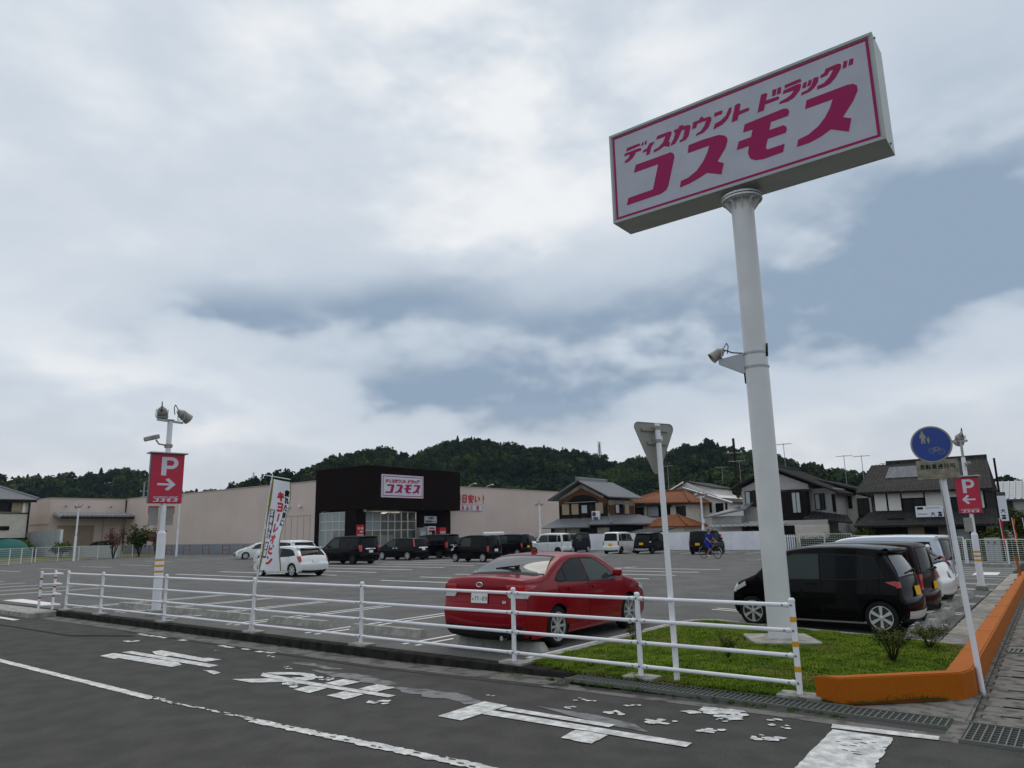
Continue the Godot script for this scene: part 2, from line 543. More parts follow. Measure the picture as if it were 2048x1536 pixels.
func make_ground() -> void:
	var g := G.new()
	g.q(Vector3(-2500, -0.34, -2500), Vector3(2500, -0.34, -2500), Vector3(2500, -0.34, 2500), Vector3(-2500, -0.34, 2500), Vector3.UP)
	struct("ground", g, M.earth)
	# car park slab
	g = G.new()
	g.prism(pv([-112, 0.02, -112, 80, 0.0, 80, 0.02, 30, 0.42, 10, 0.58, 4.7, 0.52, 4.66, -3.4, 5.85, -3.72, 5.6, -3.82, 5.0, -3.78, 0.02]), -0.3, 0.0, Transform3D(Basis(Vector3(1, 0, 0), Vector3(0, 0, -1), Vector3(0, 1, 0)), Vector3()))
	var lot := struct("car_park", g, M.lot)
	# the road, nearly level, rising a little to the right
	g = G.new()
	var xs := [-400.0, -20.0, -6.0, -4.0, -2.0, 0.0, 1.55, 3.0, 40.0]
	for i in xs.size() - 1:
		var a := Vector3(xs[i], road_y(xs[i]), 0.1)
		var b := Vector3(xs[i + 1], road_y(xs[i + 1]), 0.1)
		g.q(a, b, b + Vector3(0, 0, 30), a + Vector3(0, 0, 30), Vector3.UP)
	var road := struct("road", g, M.asphalt)
	g = G.new()
	g.q(Vector3(2.6, -0.024, -120), Vector3(12, -0.024, -120), Vector3(12, -0.024, 0.1), Vector3(2.6, -0.024, 0.1), Vector3.UP)
	struct("side_road", g, M.asphalt)
	# concrete gutter along the kerb
	g = G.new()
	g.lay(pv([-19.0, 0.16, -2.9, 0.16, -2.55, 0.62, -19.0, 0.62]), road_y, 0.004, 1.0)
	part("gutter", g, M.gutter, road)
	g = G.new()
	g.lay(pv([-2.9, 0.16, -2.3, 0.62, 1.5, 0.70, 1.5, 0.92, -2.9, 0.72]), road_y, 0.004, 1.0)
	part("gutter_edge", g, M.gutter, road)
	# thin dark joint between gutter and asphalt
	g = G.new()
	g.lay(pv([-14, 0.70, -8, 0.72, -2.6, 0.75, -2.6, 0.765, -8, 0.74, -14, 0.72]), road_y, 0.006, 1.0)
	part("joint", g, M.crack, road)
	# patches of repair
	for p in [[-6.6, 1.35, -5.9, 1.2, -5.2, 1.28, -4.6, 1.5, -4.75, 1.62, -5.3, 1.55, -5.9, 1.5], [-4.6, 1.62, -3.9, 1.5, -3.3, 1.56, -2.9, 1.75, -3.1, 1.9, -3.6, 1.84, -4.2, 1.8], [-2.3, 1.62, -1.5, 1.66, -1.0, 1.8, -0.75, 2.0, -1.1, 1.96, -1.7, 1.82], [-7.6, 1.1, -6.9, 0.98, -6.2, 1.06, -6.5, 1.22]]:
		g = G.new()
		g.lay(rough_edge(pv(p), 0.05, 0.13), road_y, 0.005, 0.5)
		part("repair_patch", g, M.patch, road)
	g = G.new()
	g.lay(pv([-24, 1.75, -14.5, 1.62, -13.2, 0.95, -12.9, 0.95, -14.2, 1.68, -24, 1.80]), road_y, 0.005, 0.5)
	part("seam", g, M.crack, road)
	make_road_marks(road)
	make_stalls(lot)

func rough_edge(p: PackedVector2Array, amp: float, step: float) -> PackedVector2Array:
	var o := PackedVector2Array()
	for i in p.size():
		var a := p[i]
		var b := p[(i + 1) % p.size()]
		var c := maxi(1, int(a.distance_to(b) / step))
		for j in c:
			o.append(a.lerp(b, float(j) / c) + Vector2(rng.randf_range(-amp, amp), rng.randf_range(-amp, amp)))
	return o if Geometry2D.triangulate_polygon(o).size() > 0 else p

const RE := {
	"a": [-10.85, 2.51, -10.98, 2.23, -9.55, 2.12, -9.0, 2.1, -8.73, 2.19, -8.68, 2.38, -10.33, 2.43, -10.3, 2.51],
	"b": [-10.93, 2.11, -10.92, 1.95, -8.17, 1.9, -8.15, 2.07, -8.95, 2.09],
	"c": [-10.53, 1.78, -10.53, 1.62, -9.06, 1.66, -8.99, 1.6, -8.64, 1.58, -8.66, 1.84, -9.78, 1.84, -9.8, 1.91, -10.14, 1.91],
	"d": [-8.0, 2.24, -7.8, 2.18, -7.55, 2.21, -7.53, 2.36, -7.73, 2.31],
}
const MA := {
	"bar": [-7.02, 1.88, -4.11, 1.99, -4.11, 2.11, -6.82, 2.05],
	"tail": [-6.97, 2.4, -6.54, 2.07, -6.11, 2.07, -6.51, 2.39],
	"loop": [-6.98, 1.86, -6.86, 1.73, -6.57, 1.57, -6.29, 1.54, -6.07, 1.64, -5.96, 1.79, -5.99, 1.9, -6.33, 1.89, -6.33, 1.84, -6.22, 1.79, -6.24, 1.72, -6.39, 1.69, -6.57, 1.76, -6.71, 1.86],
	"one": [-5.62, 2.37, -5.62, 2.10, -5.27, 2.10, -5.22, 2.4],
	"two": [-5.59, 1.90, -5.59, 1.58, -5.21, 1.6, -5.22, 1.92],
	"three": [-4.88, 2.4, -4.89, 2.12, -4.53, 2.13, -4.49, 2.44],
	"four": [-4.87, 1.94, -4.86, 1.62, -4.49, 1.65, -4.5, 1.95],
}
const STOP := {
	"a": [-2.92, 2.51, -2.95, 1.73, -2.58, 1.77, -2.575, 2.53],
	"b": [-2.56, 1.83, -1.14, 1.92, -1.15, 2.03, -2.56, 1.96],
	"c": [-2.57, 2.03, -0.26, 2.14, -0.25, 2.28, -2.57, 2.21],
	"d": [-1.37, 2.265, -1.02, 2.275, -0.99, 2.59, -1.33, 2.57],
}

func make_road_marks(road: Node) -> void:
	for d in [RE, MA, STOP]:
		for key in d:
			var g := G.new()
			var worn: bool = d == MA and key in ["one", "three", "four"] or key == "d"
			g.lay(rough_edge(pv(d[key]), 0.012, 0.07) if worn else pv(d[key]), road_y, 0.009, 0.5)
			part("letter_stroke", g, M.paint, road)
	var g := G.new()
	g.lay(pv([0.55, 0.87, 1.41, 0.80, 1.42, 0.93, 0.58, 1.02]), road_y, 0.009, 0.5)
	part("end_stripe", g, M.paint, road)
	g = G.new()
	var left := []
	var z := 1.06
	while z < 4.2:
		left.append(Vector2(0.60 + 0.05 * (z - 1.06) + rng.randf_range(-0.006, 0.006), z))
		z += 0.07
	var right := []
	for p in left:
		right.push_front(Vector2(1.10 + 0.05 * (p.y - 1.06) + rng.randf_range(-0.014, 0.014), p.y))
	var poly := PackedVector2Array()
	for p in left + right: poly.append(p)
	g.lay(poly, road_y, 0.008, 0.3)
	part("stop_line", g, M.paint, road)
	g = G.new()
	for i in 16:
		var c := Vector2(rng.randf_range(0.68, 1.14), rng.randf_range(1.18, 1.75))
		var l := rng.randf_range(0.02, 0.06)
		var a := rng.randf_range(-0.5, 0.5)
		var o := PackedVector2Array()
		for f in 7:
			var u := TAU * f / 7
			o.append(c + Vector2(cos(u) * l, sin(u) * l * 0.22).rotated(a) * rng.randf_range(0.5, 1.1))
		g.lay(o, road_y, 0.011)
	part("paint_chip", g, M.crack, road, true)
	# worn centre line: solid far away, rubbed thin nearer, ragged at the near end
	for seg in [[-60.0, -20.0], [-20.0, -12.0], [-12.0, -8.6], [-8.6, -6.7], [-4.55, -3.0], [-3.0, -1.2], [-1.2, 0.6], [0.6, 2.6]]:
		g = G.new()
		g.lay(rough_edge(pv([seg[0], 3.645 - 0.004 * (seg[0] + 8.0) - 0.075, seg[1] + 0.01, 3.645 - 0.004 * (seg[1] + 8.0) - 0.075, seg[1] + 0.01, 3.645 - 0.004 * (seg[1] + 8.0) + 0.05, seg[0], 3.645 - 0.004 * (seg[0] + 8.0) + 0.05]), 0.008 if seg[0] < -4.6 else 0.017, 0.3 if seg[0] < -12.0 else 0.045), road_y, 0.008)
		part("centre_line", g, M.paint, road)
	g = G.new()
	var x := -6.72
	while x < -4.5:
		var c := Vector2(x, 3.60 + rng.randf_range(-0.035, 0.03))
		var o := PackedVector2Array()
		for f in 9:
			o.append(c + Vector2(0.09 * cos(TAU * f / 9), 0.022 * sin(TAU * f / 9)) * rng.randf_range(0.5, 1.3))
		if rng.randf() < 0.75: g.lay(o, road_y, 0.008)
		x += 0.075
	part("worn_line", g, M.paint, road, true)
	g = G.new()
	for i in 46:
		var cx := rng.randf_range(-4.4, 2.2)
		var c := Vector2(cx, 3.62 - 0.004 * (cx + 8.0) + rng.randf_range(-0.06, 0.05))
		var o := PackedVector2Array()
		for f in 7:
			o.append(c + Vector2(0.04 * cos(TAU * f / 7), 0.012 * sin(TAU * f / 7)) * rng.randf_range(0.5, 1.4))
		g.lay(o, road_y, 0.0105 + 0.0001 * i)
	part("paint_chip", g, M.asphalt, road, true)
	# worn edge line by the gutter and scattered flakes of old paint
	g = G.new()
	x = -14.2
	while x < -6.6:
		if rng.randf() < 0.62 - 0.04 * (x + 14.0):
			var zz := 0.76 + rng.randf_range(-0.025, 0.025)
			g.lay(rough_edge(pv([x, zz - 0.05, x + 0.22, zz - 0.05, x + 0.22, zz + 0.04, x, zz + 0.04]), 0.02, 0.07), road_y, 0.009)
		x += 0.24
	part("edge_line", g, M.paint, road, true)
	for spot in [[-3.11, 1.42, 0.06, 4], [-1.94, 1.52, 0.09, 5], [-1.39, 1.47, 0.12, 8], [-0.83, 1.61, 0.16, 10], [-1.98, 1.14, 0.11, 7], [-1.44, 1.13, 0.10, 7], [-0.52, 1.0, 0.26, 16], [-0.3, 1.68, 0.12, 8], [0.06, 1.01, 0.09, 6], [0.18, 1.2, 0.09, 6], [0.23, 1.66, 0.13, 9], [-0.37, 1.25, 0.08, 6], [-4.04, 2.32, 0.15, 9], [-5.9, 2.18, 0.16, 9], [-5.85, 1.67, 0.18, 9], [-7.05, 1.42, 0.10, 5], [-9.6, 1.1, 0.06, 3], [-8.2, 0.98, 0.10, 4], [-12.1, 1.35, 0.25, 5], [1.2, 0.76, 0.03, 2]]:
		g = G.new()
		for i in spot[3]:
			var c: Vector2 = Vector2(spot[0], spot[1]) + Vector2(rng.randf_range(-1, 1), rng.randf_range(-0.6, 0.6)) * spot[2]
			var r: float = spot[2] * rng.randf_range(0.2, 0.5)
			var o := PackedVector2Array()
			for f in 9:
				o.append(c + Vector2(cos(TAU * f / 9), 0.75 * sin(TAU * f / 9)) * r * rng.randf_range(0.55, 1.15))
			g.lay(o, road_y, 0.0085 + 0.0002 * i)
		part("paint_flake", g, M.paint, road, true)

func stripe(parent: Node, a: Vector2, b: Vector2, w := 0.10) -> void:
	var d := (b - a).normalized()
	var s := Vector2(-d.y, d.x) * w * 0.5
	var g := G.new()
	g.lay(PackedVector2Array([a + s, b + s, b - s, a - s]), zero, 0.004)
	part("stall_line", g, M.lotpaint, parent)

func make_stalls(lot: Node) -> void:
	for x in RED_STALLS:
		if x > -4.0:
			stripe(lot, Vector2(x - 0.13, -0.46), Vector2(x - 0.10, -5.0), 0.09)
			continue
		for s in [-0.15, 0.15]:
			stripe(lot, Vector2(x + s, -0.46), Vector2(x + s, -4.85), 0.09)
	for i in 6:
		var x := -27.6 - 2.55 * i
		for s in [-0.15, 0.15]:
			stripe(lot, Vector2(x + s, 0.0), Vector2(x + s, -4.5), 0.09)
	# the row by the shop, noses to the far side
	for i in 14:
		var z := -11.43 - 2.42 * i
		stripe(lot, Vector2(-25.2, z), Vector2(-35.2, z), 0.19)
	for i in 6:
		var z := -12.09 - 2.22 * i - 0.0
		stripe(lot, Vector2(-20.2, z), Vector2(-10.5, z - 0.05), 0.18)
	stripe(lot, Vector2(-15.4, -11.9), Vector2(-15.4, -24.6), 0.1)
	for i in 4:
		stripe(lot, Vector2(-50.0, -9.2 - 2.7 * i), Vector2(-54.8, -9.2 - 2.7 * i), 0.12)
	for i in 6:
		stripe(lot, Vector2(-57.0 - 0.3 * i, -22.5 - 2.6 * i), Vector2(-62.0, -22.5 - 2.6 * i), 0.12)
	for i in 9:
		var x := -14.4 - 2.45 * i
		stripe(lot, Vector2(x, -43.0), Vector2(x, -48.4), 0.12)
	for i in 5:
		stripe(lot, Vector2(-13.0 + 0.2 * i, -33.0 - 1.1 * i), Vector2(-7.6, -33.6 - 1.1 * i), 0.12)
	# slanted stalls along the right border
	for i in 6:
		var z := -7.05 - 2.16 * i
		for s in [-0.14, 0.14]:
			stripe(lot, Vector2(0.42 - 0.02 * i, z + s + 0.05), Vector2(-4.3, z + s - 0.85), 0.085)
	stripe(lot, Vector2(0.5, -4.95), Vector2(-3.3, -5.98), 0.09)
	for i in 6:
		stripe(lot, Vector2(0.2, -20.4 - 1.3 * i), Vector2(-3.6, -20.9 - 1.3 * i), 0.1)
	var g := G.new()
	g.lay(pv([-0.9, -22.4, -0.15, -22.5, -0.2, -24.2, -0.95, -24.1]), zero, 0.004)
	part("painted_block", g, M.lotpaint, lot)
	# fine joint across the asphalt
	g = G.new()
	g.lay(pv([-24.9, -9.0, -24.86, -9.0, -24.2, -30.0, -24.25, -30.0]), zero, 0.003)
	part("joint", g, M.patch, lot)
	# entrance: concrete sill and stripes at the far left
	g = G.new()
	g.box(Vector3(-22.6, -0.11, 0.42), Vector3(7.0, 0.2, 0.7), Basis(), 0.02)
	part("entrance_sill", g, M.concrete, lot)
	for p in [[-24.7, -0.9, -21.2, -0.75, -21.2, -0.35, -24.7, -0.35]]:
		g = G.new()
		g.lay(pv(p), zero, 0.004)
		part("painted_block", g, M.lotpaint, lot)
	g = G.new()
	g.lay(pv([-24.5, 1.0, -18.9, 1.05, -18.9, 1.2, -24.5, 1.15]), road_y, 0.012)
	part("entrance_stripe", g, M.lotpaint, lot)

# ---------------------------------------------------------------- kerbs, lawn, grates, pavement
func make_edges() -> void:
	var g := G.new()
	g.box(Vector3(-11.0, -0.148, 0.04), Vector3(16.4, 0.30, 0.22), Basis(), 0.02)
	struct("kerb", g, M.kerb)
	# light concrete edging of the lawn
	g = G.new()
	var pts := [Vector3(-3.74, 0.0, -0.1), Vector3(-3.80, 0.0, -5.0), Vector3(-3.70, 0, -5.5), Vector3(-3.36, 0, -5.74), Vector3(0.56, 0, -4.62)]
	for i in pts.size() - 1:
		var d: Vector3 = pts[i + 1] - pts[i]
		g.box((pts[i] + pts[i + 1]) * 0.5 + Vector3(0, -0.06, 0), Vector3(0.13, 0.2, d.length() + 0.04), Basis.looking_at(d.normalized()), 0.01)
	struct("lawn_edging", g, M.concrete)
	g = G.new()
	g.lay(pv([-3.7, -0.12, -3.74, -5.0, -3.64, -5.42, -3.34, -5.66, 0.56, -4.55, 1.20, -4.4, 1.27, -0.72, 0.42, 0.14, -2.75, 0.16]), lawn_y, 0.0, 0.5)
	struct("lawn_soil", g, M.soil)
	# steel grates over the drain: frame bars and cross bars are real
	make_grate("drain_grate", Vector3(-2.72, -0.03, 0.28), Vector3(1.43, -0.03, 0.31), 0.34, 5, "long steel grate over the drain between the lawn and the road")
	make_grate("drain_grate", Vector3(1.56, -0.03, 0.53), Vector3(2.7, -0.03, 0.58), 0.68, 8, "wide square steel grate at the end of the slab covered gutter")
	# concrete apron in the corner before the orange kerb
	g = G.new()
	g.lay(pv([0.2, 0.10, 1.42, -1.1, 1.50, -1.2, 1.52, 0.62, 1.45, 0.62, 1.42, 0.10]), func(_x, _z): return -0.022, 0.0)
	g.lay(pv([1.43, 0.10, 1.56, 0.10, 1.56, 0.92, 1.43, 0.92]), func(_x, _z): return -0.019, 0.0)
	struct("apron", g, M.oldslab)
	# orange painted kerb: cut corner and long run into the distance
	var k := [Vector2(0.17, 0.02), Vector2(0.42, 0.06), Vector2(1.40, -0.92), Vector2(1.47, -1.2), Vector2(0.86, -20.6), Vector2(0.70, -20.6), Vector2(1.24, -0.99), Vector2(0.38, -0.12)]
	g = G.new()
	var poly := PackedVector2Array()
	for p in k: poly.append(Vector2(p.x, -p.y))
	var fl := Transform3D(Basis(Vector3(1, 0, 0), Vector3(0, 0, -1), Vector3(0, 1, 0)), Vector3())
	g.prism(poly, -0.1, 0.235, fl)
	var inner := PackedVector2Array()
	for p in Geometry2D.offset_polygon(poly, -0.02)[0]: inner.append(p)
	g.prism(inner, 0.2, 0.245, fl)
	var o := part("orange_kerb", g, M.orange, self)
	for i in 9:
		var jz := -2.6 - 2.0 * i
		var jx := 1.43 + 0.0315 * (jz + 1.2)
		boxed("joint", Vector3(jx - 0.075, 0.075, jz), Vector3(0.2, 0.346, 0.012), M.rack, o, 0.0, Basis(Vector3.UP, -0.03))
	tag(o, "low orange painted concrete kerb round the lawn corner and along the pavement", "kerb")
	# concrete cover slabs between car park and orange kerb, one by one
	var strip := struct("slab_path", slab_bed(), M.oldslab)
	var z := -4.72
	var i := 0
	while z > -23.0:
		var l := 0.60
		var x0 := edge_x(z) + 0.01
		var x1 := 1.235 + 0.031 * (z + 1.0)
		var bx := G.new()
		bx.box(Vector3((x0 + x1) / 2, -0.03 + rng.randf_range(-0.004, 0.004), z - l / 2), Vector3(x1 - x0 - 0.02, 0.1, l - 0.014), Basis(Vector3.UP, -0.02), 0.008)
		part("slab", bx, [M.slab, M.slabdark, M.slabwarm][rng.randi() % 3], strip)
		z -= l
		i += 1
	# gutter with heavy cover slabs and hand slots, right of the kerb
	var bed := G.new()
	bed.q(Vector3(1.40, -0.06, 0.3), Vector3(3.2, -0.06, 0.3), Vector3(2.4, -0.06, -26), Vector3(0.75, -0.06, -26), Vector3.UP)
	var walk := struct("pavement", bed, M.oldslab)
	z = 0.18
	while z > -22.0:
		var l := 0.44
		var xl := 1.58 + 0.031 * (z + 1.0)
		var bx := G.new()
		var c := Vector3(xl + 0.245, -0.055 + rng.randf_range(-0.004, 0.004), z - l / 2)
		bx.box(c, Vector3(0.49, 0.08, l - 0.016), Basis(Vector3.UP, -0.03), 0.008)
		part("slab", bx, M.oldslab, walk)
		var slot := G.new()
		slot.box(c + Vector3(0.0, 0.0415, l * 0.5 - 0.012), Vector3(0.17, 0.003, 0.03))
		part("hand_slot", slot, M.void, walk)
		z -= l
	var side := G.new()
	side.q(Vector3(1.46, -0.028, 0.2), Vector3(1.555, -0.028, 0.2), Vector3(0.87, -0.028, -22), Vector3(0.75, -0.028, -22), Vector3.UP)
	side.q(Vector3(2.10, -0.026, 0.2), Vector3(2.65, -0.026, 0.2), Vector3(1.95, -0.026, -22), Vector3(1.42, -0.026, -22), Vector3.UP)
	part("pavement_edge", side, M.oldslab, walk)
	var gr := G.new()
	for j in 9:
		gr.box(Vector3(1.52 + 0.055 * j, -0.010, -4.55), Vector3(0.016, 0.03, 0.36))
	for s in [-0.18, 0.18]:
		gr.box(Vector3(1.75, -0.010, -4.55 + s), Vector3(0.5, 0.03, 0.014))
	var o2 := part("small_grate", gr, M.steel, self)
	tag(o2, "small steel grate let into the slab covered gutter beside the orange kerb", "grate")

func lawn_y(x: float, z: float) -> float:
	var inside := clampf(minf(minf(x + 3.7, 1.3 - x), minf(-z - 0.05, (z + 5.6 + 0.2 * x) * 1.0)), 0.0, 0.7)
	return 0.0 + 0.05 * inside

func slab_bed() -> G:
	var g := G.new()
	g.q(Vector3(0.5, -0.07, -4.6), Vector3(1.2, -0.07, -4.6), Vector3(0.6, -0.07, -24), Vector3(0.05, -0.07, -24), Vector3.UP)
	return g

func make_grate(called: String, a: Vector3, b: Vector3, w: float, bars: int, label: String) -> void:
	var t := thing(called, label, "grate", a)
	var d := b - a
	var pit := G.new()
	var y := -0.025
	pit.q(Vector3(0, y + 0.008, -w / 2), d + Vector3(0, y + 0.008, -w / 2), d + Vector3(0, y + 0.008, w / 2), Vector3(0, y + 0.008, w / 2), Vector3.UP)
	part("pit", pit, M.void, t)
	for s in [-0.5, 0.5]:
		var f := G.new()
		f.box(d / 2 + Vector3(0, 0.015, s * w), Vector3(d.length(), 0.045, 0.014), Basis(Vector3.UP, -atan2(d.z, d.x)))
		part("edge_bar", f, M.steel, t)
	var l := G.new()
	for i in bars - 1:
		l.box(d / 2 + Vector3(0, 0.008, w * (float(i + 1) / bars - 0.5)), Vector3(d.length(), 0.03, 0.007), Basis(Vector3.UP, -atan2(d.z, d.x)))
	part("long_bars", l, M.steel, t, true)
	var n := int(d.length() / 0.058)
	for i in n:
		var c := G.new()
		c.box(d * ((i + 0.5) / n) + Vector3(0, 0.012, 0), Vector3(0.010, 0.036, w - 0.01))
		part("cross_bar", c, M.steel, t)

# ---------------------------------------------------------------- lettering
# the shop's lettering in centimetres from the lower left corner of a 486 x 188 board
const LOGO := {
		"ko": [55, 110, 121, 110, 129, 110, 134, 106, 136, 99, 120, 46, 115, 38, 104, 34, 31, 33, 35, 47, 88, 48, 102, 95, 50, 95],
		"su": [165, 111, 191, 112, 223, 110, 233, 105, 238, 99, 238, 92, 233, 80, 217, 60, 228, 53, 222, 33, 196, 45, 180, 40, 163, 36, 142, 34, 145, 46, 160, 48, 177, 56, 190, 69, 200, 85, 204, 96, 162, 96],
		"mo": [271, 112, 338, 115, 345, 113, 348, 106, 345, 99, 316, 99, 312, 85, 336, 85, 340, 81, 341, 75, 338, 70, 308, 70, 303, 55, 306, 51, 335, 51, 331, 37, 296, 36, 283, 39, 275, 45, 272, 56, 275, 69, 253, 69, 258, 84, 280, 84, 284, 97, 267, 98],
		"su2": [377, 115, 441, 116, 450, 114, 455, 109, 455, 100, 447, 85, 429, 63, 441, 56, 435, 35, 409, 49, 392, 42, 374, 38, 354, 38, 357, 50, 374, 53, 391, 62, 403, 74, 411, 86, 417, 100, 373, 100],
		"de1": [38, 152, 65, 152, 67, 150, 67, 147, 36, 145],
		"de2": [71, 151, 75, 152, 73, 145, 69, 145],
		"de3": [78, 152, 82, 152, 80, 145, 76, 145],
		"de4": [33, 142, 66, 142, 69, 140, 68, 136, 57, 136, 50, 127, 40, 122, 31, 122, 32, 126, 40, 130, 44, 137, 31, 136],
		"i": [87, 144, 98, 144, 90, 135, 86, 122, 78, 122, 80, 130, 71, 130, 73, 134, 81, 136],
		"s3": [104, 153, 128, 153, 133, 152, 134, 149, 132, 144, 126, 132, 129, 131, 127, 122, 117, 127, 105, 123, 94, 122, 95, 127, 105, 129, 114, 135, 121, 146, 101, 146],
		"ka": [139, 152, 148, 152, 149, 156, 156, 156, 158, 153, 169, 151, 172, 148, 171, 144, 167, 131, 161, 124, 148, 123, 149, 128, 154, 128, 157, 135, 160, 145, 154, 146, 148, 135, 139, 124, 130, 123, 131, 127, 137, 135, 141, 147, 138, 147],
		"u": [177, 153, 189, 153, 191, 157, 196, 157, 198, 153, 209, 152, 212, 150, 212, 144, 205, 131, 195, 125, 180, 124, 182, 128, 190, 130, 198, 138, 202, 147, 185, 147, 182, 140, 174, 140],
		"n1": [219, 155, 233, 155, 234, 153, 232, 148, 217, 148],
		"n2": [246, 154, 251, 154, 249, 145, 242, 134, 231, 127, 214, 124, 218, 134, 229, 136, 239, 142],
		"to": [257, 155, 264, 156, 267, 154, 264, 141, 279, 141, 282, 139, 280, 135, 262, 134, 259, 125, 248, 125],
		"do1": [304, 156, 311, 156, 315, 154, 311, 142, 332, 141, 334, 139, 333, 135, 309, 135, 306, 125, 295, 125],
		"do2": [324, 157, 331, 156, 328, 145, 322, 145],
		"do3": [333, 157, 339, 156, 337, 145, 330, 145],
		"ra1": [345, 157, 370, 158, 372, 156, 372, 152, 344, 151],
		"ra2": [342, 148, 366, 150, 371, 148, 371, 145, 368, 137, 358, 128, 348, 125, 332, 126, 334, 130, 345, 132, 353, 135, 359, 141, 340, 142],
		"tt1": [375, 148, 381, 148, 378, 138, 372, 139],
		"tt2": [384, 149, 389, 149, 386, 139, 380, 139],
		"tt3": [392, 150, 400, 149, 398, 140, 391, 132, 383, 128, 369, 127, 371, 132, 380, 133, 387, 138],
		"gu1": [412, 158, 431, 159, 435, 157, 436, 154, 434, 148, 425, 136, 416, 129, 407, 127, 395, 127, 396, 133, 406, 134, 415, 140, 423, 151, 418, 152, 413, 146, 402, 145, 403, 150, 409, 152],
		"gu2": [440, 159, 446, 158, 443, 147, 437, 147],
		"gu3": [449, 159, 455, 158, 453, 148, 446, 148],
}

